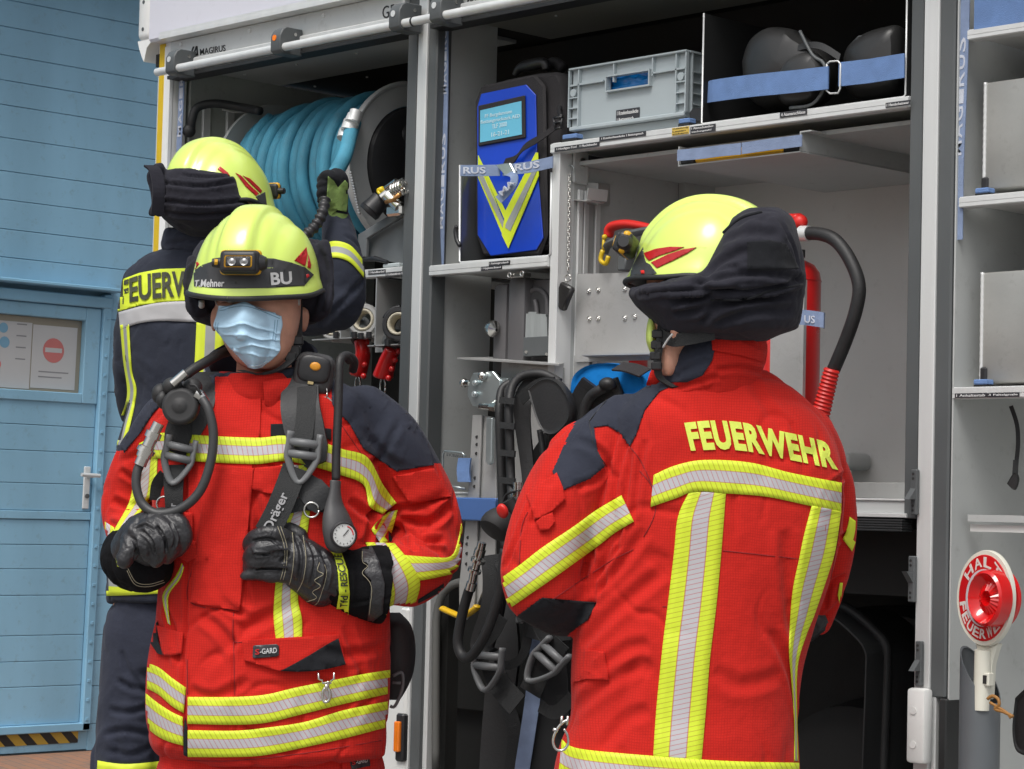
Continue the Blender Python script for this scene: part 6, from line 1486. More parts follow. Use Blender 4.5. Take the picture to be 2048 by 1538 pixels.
# tapes
stripe('reflective_tape', z2((315, 480), (345, 478), (410, 475), (600, 490), (860, 500), (1000, 490), (1190, 525), (1300, 560), (1420, 600), (1500, 740), (1570, 835)), z2((290, 600), (330, 605), (400, 608), (600, 625), (850, 635), (1000, 620), (1150, 650), (1280, 690), (1400, 740), (1430, 850), (1500, 890)), tj, TAPE, J1, off=.0075)
stripe('reflective_tape', z2((975, 640), (1010, 850), (980, 940), (965, 1050), (955, 1200), (945, 1300), (940, 1420), (955, 1560)), z2((1110, 640), (1125, 850), (1118, 950), (1100, 1050), (1070, 1200), (1065, 1330), (1085, 1430), (1085, 1548)), tj, TAPEV, J1, near=4.88)
stripe('reflective_tape', z3((470, 65), (440, 130), (380, 210), (372, 260), (398, 375)), z3((482, 90), (460, 150), (408, 220), (400, 280), (412, 385)), tj, TAPEV, J1, nv=4)
stripe('reflective_tape', z2((250, 530), (225, 700), (200, 830), (130, 960), (70, 1080)), z2((350, 480), (345, 620), (330, 790), (260, 880), (150, 1010)), tj, TAPEV, J1)
stripe('reflective_tape', z2((60, 920), (62, 1100), (70, 1180)), z2((125, 960), (118, 1080), (140, 1200)), tj, TAPE, J1, nv=4)
stripe('reflective_tape', z2((1600, 1100), (1760, 1112), (1850, 1105), (1885, 1020), (1900, 940)), z2((1670, 1235), (1780, 1215), (1890, 1180), (1935, 1080), (1925, 940)), tj, TAPE, J1)
stripe('reflective_tape', z2((1440, 970), (1470, 930), (1530, 880)), z2((1500, 1060), (1540, 1000), (1575, 870)), tj, TAPE, J1, nv=4)
stripe('reflective_tape', z2((1410, 1035), (1470, 1180), (1500, 1300), (1490, 1420)), z2((1560, 1040), (1640, 1140), (1690, 1240), (1670, 1340)), tj, TAPEV, J1, off=.0035)
stripe('reflective_tape', z3((500, 752), (740, 752), (900, 740), (1050, 705), (1250, 665), (1400, 635), (1550, 612)), z3((498, 890), (740, 895), (900, 885), (1050, 850), (1250, 800), (1400, 765), (1550, 732)), tj, TAPE, J1)
stripe('reflective_tape', z3((500, 922), (740, 925), (900, 910), (1100, 880), (1300, 820), (1550, 770)), z3((500, 1060), (740, 1060), (900, 1050), (1100, 1010), (1300, 965), (1550, 900)), tj, TAPE, J1)
stripe('reflective_tape', z3((280, 575), (350, 600), (420, 655), (492, 705)), z3((280, 705), (350, 740), (420, 800), (480, 835)), tj, TAPE, J1)
stripe('reflective_tape', z3((285, 733), (350, 785), (420, 830), (475, 855)), z3((285, 905), (340, 950), (400, 980), (478, 1002)), tj, TAPE, J1)
patch('zip_guard', z3((485, 850), (498, 900), (499, 1060), (478, 1050), (478, 960)), tj, BLKC, J1, off=.004)
patch('hem_corner', z2((1680, 1330), (1760, 1280), (1900, 1190), (1860, 1260), (1680, 1350)), tj, BLKC, J1, off=.003)
# collar
def collar(name, cx_, yb, hw, d, hd, top, m, par, th=.010, flare=1.06):
    bm = B(); n_ = 40; r0, r1, r2, r3 = [], [], [], []
    for k in range(n_):
        a = 2*math.pi*k/n_; ca, sa = math.cos(a), math.sin(a); yt = top(a); w0 = .004*math.sin(3*a+1)+.003*math.sin(7*a)
        r0.append(P(cx_+hw*ca, yb, d+hd*sa)); r1.append(P(cx_+hw*flare*ca, yt, d+hd*flare*sa+w0)); r2.append(P(cx_+(hw*flare-9)*ca, yt-3, d+(hd*flare-.01)*sa+w0)); r3.append(P(cx_+(hw-14)*ca, yb, d+(hd-.015)*sa))
    add_mesh(bm, r0+r1+r2+r3, [(j*n_+k, j*n_+(k+1) % n_, ((j+1) % 4)*n_+(k+1) % n_, ((j+1) % 4)*n_+k) for j in range(4) for k in range(n_)])
    bmesh.ops.subdivide_edges(bm, edges=bm.edges[:], cuts=2, use_grid_fill=True); me = bpy.data.meshes.new('c'); bm.to_mesh(me); bm.free(); wrinkle(me, .002, 12, (), 4, .001); return obj(name, me, m, par, True)
C1 = collar('collar', 523, 778, 108, 4.985, .108, lambda a: 748-52*max(0, math.sin(a)+.35)**1-18*max(0, math.cos(a)), NAVY, J1)
bm = B(); cl = z2((625, 178), (760, 165), (880, 172), (1050, 185), (1075, 300), (900, 330), (640, 300)); 
top = [(424, 751), (455, 747), (523, 745), (560, 746), (588, 752)]; bot = [(436, 800), (470, 812), (523, 815), (560, 810), (585, 800)]
def band_front(name, top, bot, d0, m, par, bulge=.03, th=.006, cxm=520, hw=110, amp=.002):
    t_, b_ = smooth_path(top, 5), smooth_path(bot, 5); n_ = len(t_); nv = 8; vs = []
    for k in (0, 1):
        for i in range(n_):
            for j in range(nv+1):
                x = t_[i][0]+(b_[i][0]-t_[i][0])*j/nv; y = t_[i][1]+(b_[i][1]-t_[i][1])*j/nv
                f = (x-cxm)/hw; dd = d0+.11*f*f-bulge*math.sin(math.pi*min(1, j/nv*.8+.1))+k*th+amp*noise.noise(V((x*.03, y*.05, 1)))*2; vs.append(P(x, y, dd))
    W_ = nv+1; q = lambda k, i, j: k*n_*W_+i*W_+j; fs = []
    for k in (0, 1):
        for i in range(n_-1):
            for j in range(nv): fs.append((q(k, i, j), q(k, i+1, j), q(k, i+1, j+1), q(k, i, j+1)))
    for i in range(n_-1): fs += [(q(0, i, 0), q(0, i+1, 0), q(1, i+1, 0), q(1, i, 0)), (q(0, i, nv), q(0, i+1, nv), q(1, i+1, nv), q(1, i, nv))]
    for j in range(nv): fs += [(q(0, 0, j), q(0, 0, j+1), q(1, 0, j+1), q(1, 0, j)), (q(0, n_-1, j), q(0, n_-1, j+1), q(1, n_-1, j+1), q(1, n_-1, j))]
    bm = B(); add_mesh(bm, vs, fs); return obj(name, bm, m, par, smooth=50)
bm.free() if False else None
band_front('collar_front', top, bot, 4.862, RED, J1, bulge=.012)
band_front('collar_tab', z2((885, 212), (960, 200), (1045, 195)), z2((895, 330), (960, 345), (1045, 285)), 4.848, RED, J1, bulge=.012)
# trousers and boots
bm = B(); rowloft(bm, [(1460, 325, 755, 4.96, .15), (1540, 318, 765, 4.96, .155), (1600, 320, 765, 4.96, .155), (1660, 330, 755, 4.96, .14)], 36)
for s_ in (-1, 1): limb(bm, [(540+s_*115, 1560, 4.96, 118), (540+s_*110, 1800, 4.96, 85), (540+s_*112, 2060, 5.0, 72)], 20)
tm_ = remesh(bm, .009, 5); wrinkle(tm_, .005, 6, (), 8); T1 = clothes('trousers', tm_, RED, P1_)
bm = B(); cq = z3((1280, 1065), (1470, 1010), (1480, 1180), (1300, 1180)); bm.free(); tt = BVHTree.FromPolygons([v.co+wloc(T1) for v in tm_.vertices], [tuple(p.vertices) for p in tm_.polygons])
patch('pocket_flap', z3((1285, 1075), (1470, 1025), (1485, 1180), (1300, 1180)), tt, RED, T1, off=.008); patch('badge', z3((1328, 1068), (1430, 1045), (1436, 1105), (1340, 1125)), tt, MATS['black_label'], T1, off=.0105)
print_text('lettering', '-GARD', z3((1362, 1072), (1420, 1060)), z3((1364, 1098), (1424, 1086)), tt, SILV, T1, off=.0155, bold=.02); print_text('lettering', 'S', z3((1340, 1078), (1359, 1073)), z3((1342, 1102), (1361, 1098)), tt, REDS, T1, off=.0155, bold=.03)
for s_ in (-1, 1):
    bm = B(); limb(bm, [(540+s_*112, 2010, 5.02, 66), (540+s_*112, 2110, 5.02, 58), (540+s_*114, 2150, 4.97, 52), (540+s_*116, 2178, 4.86, 44)], 16); bt = remesh(bm, .008, 3)
    z_ = min(v.co.z for v in bt.vertices); 
    for v in bt.vertices: v.co.z = max(v.co.z-0, .002) if z_ < .002 else v.co.z-z_+.002 if v.co.z < z_+.03 else v.co.z
    clothes('boot', bt, 'rubber', P1_)
# helmet
hf = (-FW*.97-RT*.24+V((0, 0, -.04))); hc = P(513, 585, 4.95)
H1, th1, ax1 = helmet(P1_, hc, hf, V((0, 0, 1))-FW*.03+RT*.02, sc=1.0)
bandp = z1((636, 868), (640, 960), (760, 972), (900, 975), (1100, 972), (1320, 958), (1378, 890), (1325, 845), (1240, 815), (1130, 790), (1000, 786), (860, 790), (760, 806), (690, 830))
patch('front_band', bandp, th1, BAND, H1, off=.0012, step=5)
print_text('lettering', 'T.Mehner', z1((645, 925), (720, 918), (828, 922)), z1((638, 966), (720, 967), (825, 963)), th1, SILV, H1, off=.0032, bold=.025)
print_text('lettering', 'BU', z1((1110, 878), (1240, 870)), z1((1115, 956), (1246, 948)), th1, SILV, H1, off=.0032, bold=.03)
patch('sticker', z1((1258, 803), (1300, 785), (1332, 720), (1340, 765), (1325, 838)), th1, REDS, H1, off=.002, step=4); patch('sticker', z1((1345, 765), (1362, 830), (1358, 855), (1338, 845)), th1, REDS, H1, off=.002, step=4)
patch('sticker', z1((650, 795), (672, 825), (645, 858), (642, 830)), th1, REDS, H1, off=.002, step=4); patch('sticker', z1((1330, 890), (1345, 884), (1352, 900), (1335, 912)), th1, REDS, H1, off=.0025, step=4)
hl_ = cast(th1, 484, 527)
headlamp(H1, hl_[0]+(-FW)*.012, -FW*.97-RT*.12+V((0, 0, .12)), V((0, 0, 1))-RT*.01, .094)
bm = B(); rl = []
for px in np.linspace(388, 636, 30):
    h = cast(th1, px, 555+ (0 if 420 < px < 600 else -4)); 
    if h[0] is not None: rl.append(h[0]+h[1]*.003)
bm.free()
bm = B()   # neck cloth folded behind the helmet
rowloft(bm, [(478, 400, 640, 5.05, .06), (500, 386, 652, 5.05, .09), (540, 376, 664, 5.05, .10), (585, 371, 669, 5.05, .10), (615, 375, 661, 5.05, .09), (640, 390, 640, 5.06, .07), (655, 430, 610, 5.07, .04)], 32)
limb(bm, [(384, 520, 5.0, 12), (380, 575, 4.98, 14), (390, 618, 4.97, 16), (410, 622, 4.97, 12)], 12); limb(bm, [(648, 490, 5.0, 12), (655, 560, 4.99, 14), (650, 615, 4.98, 15), (625, 640, 5.0, 10)], 12)
nm = remesh(bm, .005, 4); wrinkle(nm, .004, 14, [([(640, 500), (655, 560), (640, 625)], 6, 7), ([(385, 530), (378, 580), (395, 620)], 5, 6)], 3, .0015); clothes('neck_cloth', nm, FLAP, P1_)
bm = B(); hb_ = arr(P1_.data)   # hair stubble
bm.free()
# mask
tbody = BVHTree.FromPolygons([v.co+P1_.location for v in P1_.data.vertices], [tuple(p.vertices) for p in P1_.data.polygons])
bm = B(); nu_, nv_ = 40, 72; vs = []
Lx = smooth_path([(611, 437), (640, 432), (663, 427), (690, 442), (712, 458), (728, 478), (737, 496)], 6); Rx = smooth_path([(627, 563), (640, 565), (663, 561), (682, 560), (700, 560), (722, 545), (735, 524)], 6)
ty_ = lambda f: 611+16*f-14*math.exp(-((f-.42)/.18)**2)+(5 if f > .9 else 0)
for j in range(nv_+1):
    g = j/nv_; Li = Lx[int(g*(len(Lx)-1))]; Ri = Rx[int(g*(len(Rx)-1))]
    for i in range(nu_+1):
        f = i/nu_; x = Li[1]+(Ri[1]-Li[1])*f; yb = 735+3*math.sin(math.pi*f)-14*(2*f-1)**2*0; y = ty_(f)+(Li[0]*(1-f)+Ri[0]*f-ty_(f))*1.0 if j else ty_(f)
        y = ty_(f)*(1-g)+(Li[0]*(1-f)+Ri[0]*f)*g if False else ty_(f)+(yb-ty_(f)-(0 if g < 1 else 0))*g
        xx = x; u_ = (f-.42)/.58 if f > .42 else (f-.42)/.42
        dd = 4.805+.062*abs(u_)**1.8+.012*max(0, (g-.75)/.25)**2-.008*math.exp(-((g-.25)/.2)**2)*math.exp(-(u_/.35)**2)-.012*math.sin(math.pi*g)
        pl = 0
        for gc, am in ((.34, .0055), (.50, .006), (.66, .006), (.79, .004)): 
            q_ = (g-gc-.02*math.sin(f*7+gc*20)-.05*(abs(u_)**2)*(gc-.5))/.05; pl += -am*(max(0, 1-abs(q_)) if q_ < 0 else max(0, 1-q_*9))
        dd += pl+.0014*noise.noise(V((f*9, g*6, 3)))
        hh_ = cast(tbody, xx, y)
        if hh_[0] is not None: dd = min(dd, (hh_[0]-CAM).dot(FW)-.005+pl*.6)
        vs.append(P(xx, y, dd))
W_ = nu_+1; fs = [(j*W_+i, j*W_+i+1, (j+1)*W_+i+1, (j+1)*W_+i) for j in range(nv_) for i in range(nu_)]
add_mesh(bm, vs, fs)
g_ = bmesh.ops.extrude_face_region(bm, geom=bm.faces[:])
for e_ in g_['geom']:
    if isinstance(e_, bmesh.types.BMVert): e_.co += FW*.002
mk = obj('face_mask', bm, mat('mask_blue', (.42, .62, .78), .75, 0, .05, 20, .25, 500), P1_, smooth=True)
tmk = BVHTree.FromPolygons([v.co+wloc(mk) for v in mk.data.vertices], [tuple(p.vertices) for p in mk.data.polygons])
stm = mat('mask_seam', (.16, .30, .42), .8); wm = mat('mask_edge', (.52, .64, .72), .8)
for q in ([(441, 616), (470, 609), (492, 608), (520, 616), (560, 632)], [(440, 621), (470, 614), (493, 613), (520, 621), (559, 637)]): seam('stitch', q, tmk, stm, mk, r=.0006)
for q in ([(555, 640), (553, 660), (550, 682)], [(550, 640), (548, 660), (545, 680)], [(432, 645), (430, 660), (434, 672)], [(437, 645), (435, 660), (439, 672)]): seam('stitch', q, tmk, stm, mk, r=.0006)
seam('edge', [(468, 722), (490, 731), (515, 731), (535, 722)], tmk, wm, mk, r=.0012)
bm = B(); tube(bm, [P(*q) for q in ((562, 632, 4.86), (580, 625, 4.90), (590, 608, 4.94), (600, 602, 4.955))], .0016, 6, sm=5); tube(bm, [P(*q) for q in ((562, 694, 4.86), (580, 680, 4.90), (590, 660, 4.93), (600, 655, 4.955))], .0016, 6, sm=5); tube(bm, [P(*q) for q in ((437, 615, 4.865), (432, 605, 4.90), (431, 600, 4.93))], .0016, 6, sm=3); obj('ear_loop', bm, 'paper', mk, smooth=True)
# chin strap
bm = B(); ribbon(bm, [P(*q) for q in ((598, 600, 4.93), (597, 650, 4.92), (596, 690, 4.90), (586, 715, 4.88), (560, 738, 4.86), (520, 748, 4.85), (480, 740, 4.85))], RT*.016, .004, sm=5); cs = obj('chin_strap', bm, web, P1_, smooth=30)
bm = B(); 
for q in ((594, 680, 4.895), (588, 700, 4.885), (580, 712, 4.875)): obox(bm, P(q[0]-11, q[1]-9, q[2]), RT*.024, UP*-.020, FW*.012, .003)
obj('chin_buckle', bm, 'black', P1_)
bm = B()
for q in ((403, 607), (595, 602)): cyl(bm, P(q[0], q[1]-6, 4.90), P(q[0], q[1]+4, 4.90), .006, seg=12); ell(bm, P(q[0], q[1]+4, 4.90), .0065)
obj('visor_stop', bm, 'alu_d', H1, smooth=True)
# beard shadow on the cheeks is in the skin itself
eye = mat('eye', (.30, .28, .25), .15); 
for ex_, dx in ((462, 4.842), (520, 4.848)):
    bm = B(); blob(bm, ex_, 604, dx, 9, 5, .008, 14); obj('eye', bm, eye, P1_, smooth=True)

# gloves ---------------------------------------------------------
def glove(name, fingers, palm, par, m=LEA, voxel=.0028, cre=(), amp=.0015):
    bm = B()
    for f in palm: limb(bm, f, 18, 5)
    for f in fingers: limb(bm, f, 14, 5)
    me = remesh(bm, voxel, 4); wrinkle(me, amp, 30, cre, 5, .0006, ridge=.9); o = clothes(name, me, m, par); return o, BVHTree.FromPolygons([v.co+wloc(o) for v in me.vertices], [tuple(p.vertices) for p in me.polygons])
g1, tg1 = glove('glove', [
  [(585, 1082, 4.775, 17.5), (545, 1066, 4.755, 16.5), (512, 1074, 4.765, 16), (499, 1092, 4.79, 16), (515, 1104, 4.815, 15)],
  [(582, 1104, 4.77, 17.5), (545, 1094, 4.75, 16.5), (512, 1102, 4.755, 17), (500, 1116, 4.78, 16), (518, 1124, 4.81, 15)],
  [(580, 1128, 4.77, 17.5), (540, 1120, 4.755, 16), (510, 1124, 4.76, 16), (500, 1134, 4.785, 15)],
  [(582, 1150, 4.775, 17.5), (545, 1150, 4.765, 16), (512, 1148, 4.765, 14), (488, 1152, 4.77, 9)],
  [(600, 1070, 4.79, 16), (560, 1052, 4.80, 17), (528, 1058, 4.80, 15)]],
  [[(665, 1160, 4.80, 44), (640, 1145, 4.79, 47), (605, 1122, 4.785, 46), (582, 1110, 4.79, 40)], [(700, 1172, 4.83, 46), (650, 1150, 4.80, 46)], [(640, 1175, 4.80, 40), (600, 1150, 4.79, 34)]], P1_,
  cre=[([(590, 1066), (602, 1110), (596, 1165)], 4, 5), ([(545, 1105), (575, 1108), (560, 1125)], 4, 5), ([(505, 1082), (540, 1078), (562, 1095)], 3, 4), ([(505, 1110), (540, 1108)], 3, 6), ([(505, 1138), (545, 1136), (575, 1140)], 3, 6), ([(615, 1080), (630, 1120), (620, 1170)], 3, 3), ([(640, 1100), (655, 1135), (648, 1180)], 4, 4)])
stc = mat('glove_stitch', (.30, .27, .19), .7)
for q in (z2((960, 955), (995, 1060), (990, 1170), (960, 1270)), z2((975, 955), (1008, 1060), (1003, 1170), (975, 1270)), z2((1035, 985), (1045, 1100), (1030, 1220), (1000, 1300)), z2((1090, 1000), (1105, 1120), (1090, 1230), (1060, 1290)), z2((1175, 1140), (1165, 1180), (1195, 1200), (1150, 1230), (1180, 1260), (1140, 1290), (1160, 1320), (1110, 1340)), z2((1200, 1150), (1210, 1200), (1190, 1280), (1160, 1350), (1100, 1370))):
    seam('stitching', q, tg1, stc, g1, r=.0008)
bm = B(); tube(bm, [P(652, 1158, 4.81), P(670, 1158, 4.815), P(700, 1162, 4.83), P(735, 1166, 4.84), P(764, 1168, 4.85)], [.050, .060, .067, .076, .0815], 28, sm=3); cm = remesh(bm, .0038, 2); wrinkle(cm, .0045, 12, [([(640, 1110), (655, 1150), (648, 1210)], 5, 6), ([(690, 1100), (700, 1160), (690, 1225)], 5, 3)], 6)
G1c = clothes('glove_cuff', cm, SUE, g1); tc1 = BVHTree.FromPolygons([v.co+wloc(G1c) for v in cm.vertices], [tuple(p.vertices) for p in cm.polygons])
patch('cuff_trim', z2((1390, 1030), (1440, 1050), (1480, 1130), (1510, 1250), (1500, 1400), (1440, 1450), (1420, 1440), (1435, 1300), (1440, 1230), (1400, 1190), (1425, 1150), (1395, 1130)), tc1, LEA, g1, off=.003, step=6)
yb_ = patch('cuff_band', z2((1215, 1080), (1285, 1080), (1320, 1180), (1330, 1300), (1320, 1445), (1250, 1445), (1275, 1300), (1270, 1190)), tc1, TAPEY, g1, off=.0035, step=6)
t_ = text_bm('Tfd - RESCUE', .012); cut(t_, .012, .12); a0 = [V((x, y, 0)) for x, y in z2((1298, 1368), (1303, 1280), (1294, 1190), (1268, 1098))]
def bez(s_): 
    q = smooth_path([tuple(k) for k in a0], 8); k = s_*(len(q)-1); i = min(int(k), len(q)-2); return V(q[i]).lerp(V(q[i+1]), k-i)
for v in t_.verts: v.co = bez(v.co.x)+V((-(v.co.y-.5)*15, 0, 0))
land('lettering', t_, tc1, .0065, MATS['black_ink'], g1, smooth=False, relax=3)
seam('stitching', z2((1395, 1090), (1398, 1140), (1420, 1160), (1395, 1195), (1425, 1230), (1442, 1280), (1430, 1400)), tc1, stc, g1, r=.0007, off=.004)
g2, tg2 = glove('glove', [
  [(345, 1040, 4.775, 20), (362, 1050, 4.765, 18), (368, 1078, 4.765, 17), (355, 1100, 4.775, 15)],
  [(318, 1048, 4.765, 20), (338, 1066, 4.75, 18), (346, 1092, 4.755, 17), (335, 1115, 4.77, 14)],
  [(295, 1055, 4.765, 20), (312, 1078, 4.75, 18), (322, 1104, 4.755, 17), (312, 1122, 4.77, 14)],
  [(272, 1062, 4.77, 19), (288, 1088, 4.755, 17), (298, 1112, 4.765, 15)],
  [(262, 1080, 4.775, 21), (258, 1100, 4.76, 20), (250, 1118, 4.755, 19)]],
  [[(262, 1095, 4.84, 40), (285, 1068, 4.80, 42), (325, 1050, 4.79, 36)], [(300, 1095, 4.82, 42), (320, 1080, 4.81, 40)]], P1_,
  cre=[([(285, 1062), (305, 1085), (310, 1110)], 3, 6), ([(312, 1052), (330, 1078), (332, 1105)], 3, 6), ([(340, 1045), (352, 1075), (345, 1098)], 3, 5), ([(272, 1058), (290, 1050), (310, 1062)], 3, 4), ([(268, 1078), (275, 1100), (268, 1120)], 4, 6)])
bm = B(); limb(bm, [(288, 1125, 4.86, 62), (272, 1118, 4.90, 66), (262, 1110, 4.93, 62)], 22); cm = remesh(bm, .004, 3); wrinkle(cm, .003, 14, (), 7); G2c = clothes('glove_cuff', cm, SUE, g2); tc2 = BVHTree.FromPolygons([v.co+wloc(G2c) for v in cm.vertices], [tuple(p.vertices) for p in cm.polygons])
stripe('cuff_band', z2((150, 1010), (128, 1080), (140, 1160)), z2((172, 1020), (150, 1085), (160, 1165)), tc2, TAPEY, g2, nv=3)
seam('stitching', z2((190, 1180), (230, 1250), (300, 1262), (380, 1240)), tc2, stc, g2, r=.0008); seam('stitching', z2((195, 1170), (235, 1238), (300, 1250), (375, 1230)), tc2, stc, g2, r=.0008)

# breathing apparatus worn in front ---------------------------------
W = thing('breathing_apparatus', 'worn breathing apparatus with grey buckles, pressure gauge and round lung valve on the masked firefighter', 'breathing apparatus', P(540, 1100, 5.1)); 
padm = mat('strap_pad', (.020, .021, .023), .6, 0, .15, 20, .4, 200)
worn_strap('shoulder_pad', z2((1090, 120), (1075, 300), (1090, 420), (1130, 560), (1165, 640)), [70, 78, 80, 70, 36], tj, padm, W, off=.012, th=.016)
worn_strap('shoulder_pad', z2((600, 110), (565, 240), (520, 380), (470, 480), (430, 560)), [64, 76, 72, 66, 40], tj, padm, W, off=.012, th=.016)
_, c1, w1 = worn_strap('webbing', z2((1110, 240), (1105, 380), (1085, 520), (1060, 560)), 38, tj, web, W, off=.024, th=.004)
worn_strap('webbing', z2((470, 420), (462, 500), (440, 580)), 40, tj, web, W, off=.024, th=.004)
o_, c2, w2 = worn_strap('webbing', z2((1050, 650), (1010, 760), (960, 880), (905, 985)), 50, tj, web, W, off=.030, th=.004)
bm = B(); a_, b_ = c2[int(len(c2)*.93)], c2[int(len(c2)*.42)]; wv = w2[len(w2)//2]; wv = wv if wv.dot(RT) < 0 else -wv
k_ = wv.normalized()*.5*wv.length; text3d(bm, 'Dräger', a_-FW*.004-k_*.55, b_-FW*.004-k_*.55, a_-FW*.004+k_*.45, .001, .02); obj('lettering', bm, mat('grey_ink', (.33, .33, .34), .6), W)
o_, c3, w3 = worn_strap('webbing', z2((430, 640), (428, 760), (430, 880), (420, 950)), [44, 38, 34, 32], tj, web, W, off=.028, th=.004)
bm = B(); a_, b_ = c3[int(len(c3)*.95)], c3[int(len(c3)*.50)]; wv = w3[len(w3)//2]; wv = wv if wv.dot(RT) < 0 else -wv; k_ = wv.normalized()*.5*wv.length
text3d(bm, 'Dräger', a_-FW*.004-k_*.5, b_-FW*.004-k_*.5, a_-FW*.004+k_*.5, .001, .02); obj('lettering', bm, 'grey_ink' if False else MATS['grey_ink'], W)
worn_strap('webbing', z2((1085, 690), (1130, 760), (1180, 820), (1205, 860)), [20, 56, 60, 40], tj, padm, W, off=.02, th=.006); worn_strap('webbing', z2((1000, 860), (1100, 840), (1200, 850)), 26, tj, web, W, off=.012, th=.004)
worn_strap('webbing', z2((380, 690), (345, 740), (335, 820)), 24, tj, web, W, off=.016, th=.004)
def dof(px, py, off=.03): 
    h = cast(tj, px, py); return (h[0]-CAM).dot(FW)-off if h[0] is not None else 4.8
db = dof(606, 915, .036); tri_buckle((605, 912), 47, .13, W, D=db); tri_buckle((356, 918), 44, .22, W, D=dof(356, 918, .036))
for q in ((623, 1020), (328, 1008)):
    bm = B(); torus(bm, P(q[0], q[1], dof(*q, .02)), FW, .015, .0022, 18, 8, a0=10 if q[0] > 400 else 0, a1=360); obj('d_ring', bm, 'steel', W, smooth=True)
# alarm unit
dq = dof(628, 750, .045); bm = B(); cq = P(628, 748, dq); ux, uz = (RT*.985+UP*-.17).normalized(), (UP*.985+RT*.17).normalized(); fy = -FW
lens(bm, cq, ux, uz, .042, .044, .020, rr4(.55), 36); obj('alarm_unit', bm, mat('unit_grey', (.045, .045, .047), .42, 0, .1, 20, .1, 150), W, smooth=True)
bm = B(); lens(bm, cq-FW*.018+uz*.010, ux, uz, .034, .029, .006, rr4(.6), 30); obj('face_plate', bm, 'black', W, smooth=True)
bm = B(); lens(bm, cq-FW*.023+uz*.016+ux*.002, ux, uz, .0115, .009, .004); obj('button', bm, mat('amber_button', (.62, .26, .02), .35), W, smooth=True)
bm = B(); box_ = obox(bm, cq-FW*.022-ux*.008-uz*.022, ux*.012, FW*-.002, uz*.006, .0005); obj('label_plate', bm, mat('gold_plate', (.42, .33, .16), .4), W)
bm = B(); torus(bm, P(652, 786, dq-.01), (RT+FW*.5), .009, .0018, 16, 6, sx=.6, sy=1.5); obj('key_ring', bm, 'steel', W, smooth=True)
bm = B(); cyl(bm, P(650, 808, dq-.012), P(650, 808, dq-.015), .0155, seg=28); obj('tag_disc', bm, 'alu_d', W, smooth=40)
# gauge line and gauge
gq = [(700, 722, 4.86), (690, 712, 4.84), (680, 722, 4.82), (678, 760, 4.81), (676, 830, 4.80), (673, 900, 4.79), (672, 960, 4.785)]
bm = B(); tube(bm, [P(*q) for q in gq], .0088, 12, sm=6); tube(bm, [P(*q) for q in ((706, 740, 4.9), (708, 722, 4.87), (695, 711, 4.85), (682, 716, 4.83))], .009, 12, sm=5); obj('gauge_hose', bm, bk_, W, smooth=True)
bm = B(); tube(bm, [P(x, y, d) for x, y, d, r in ((671, 962, 4.785, 0), (670, 985, 4.78, 0), (669, 1010, 4.778, 0), (672, 1035, 4.775, 0), (677, 1062, 4.772, 0), (680, 1092, 4.772, 0), (681, 1104, 4.775, 0))], [.0125, .0135, .021, .031, .036, .030, .008], 22, sm=5, flat=.7); gb_ = obj('gauge_body', bm, mat('gauge_rubber', (.05, .05, .052), .5, 0, .1, 20, .1, 150), W, smooth=True)
gc = P(688, 1070, 4.742); gn = (-FW+RT*.25+UP*.05).normalized(); bm = B(); lathe(bm, gc-gn*.012, gn, [(.027, 0), (.027, .012), (.0245, .015), (.0225, .013), (.0225, .010)], 32); obj('gauge_rim', bm, 'black', W, smooth=35)
bm = B(); lathe(bm, gc, gn, [(.0225, 0), (.001, .0006)], 32); dl = obj('gauge_dial', bm, mat('dial_white', (.55, .56, .55), .3, coat=.6), W)
bm = B(); s1_, s2_ = frame(gn)[1:]; gr = (RT-gn*RT.dot(gn)).normalized(); gu = gn.cross(gr); gu = gu if gu.z > 0 else -gu
tube(bm, [gc+gn*.0015-gu*.002-gr*.002, gc+gn*.0015+gu*.011+gr*.009], .0008, 6)
for k in range(11):
    a = math.radians(-30-24*k+10); d_ = gr*math.cos(a)+gu*math.sin(a); tube(bm, [gc+gn*.001+d_*.0165, gc+gn*.001+d_*.0195], .0006, 5)
obj('needle', bm, 'inkk', W)
bm = B(); 
tube(bm, [gc+gn*.001+(gr*math.cos(a)+gu*math.sin(a))*.0185 for a in np.linspace(.0, 1.2, 8)], .0012, 6); obj('red_zone', bm, 'redp', W)
# lung valve
lc = P(360, 812, 4.79); ln_ = (-FW+UP*.12-RT*.05).normalized(); bm = B(); lathe(bm, lc-ln_*.02, ln_, [(.030, -.015), (.037, 0), (.0385, .012), (.036, .020), (.030, .024), (.0285, .0235), (.018, .0265), (.0155, .0262), (.0145, .0275), (.001, .028)], 40); ell(bm, P(345, 772, 4.82), (.022, .02, .018)); ell(bm, P(385, 775, 4.82), (.02, .02, .02)); obj('lung_valve', bm, mat('valve_rubber', (.022, .022, .023), .6, 0, .1, 20, .1, 200), W, smooth=True)
bm = B(); ell(bm, P(322, 788, 4.84), (.018, .02, .022)); ell(bm, P(330, 800, 4.83), (.014, .02, .02)); obj('valve_cap', bm, bk_, W, smooth=True)
bm = B(); tube(bm, [P(*q) for q in ((405, 798, 4.79), (418, 822, 4.78), (427, 870, 4.775), (420, 930, 4.772), (398, 985, 4.77), (360, 1018, 4.77), (315, 1027, 4.775), (285, 1008, 4.785), (273, 975, 4.79), (274, 945, 4.795), (282, 925, 4.80))], .0095, 14, sm=8); obj('air_hose', bm, mat('hose_rubber', (.035, .036, .038), .48, 0, .1, 20, .1, 200), W, smooth=True)
bm = B()
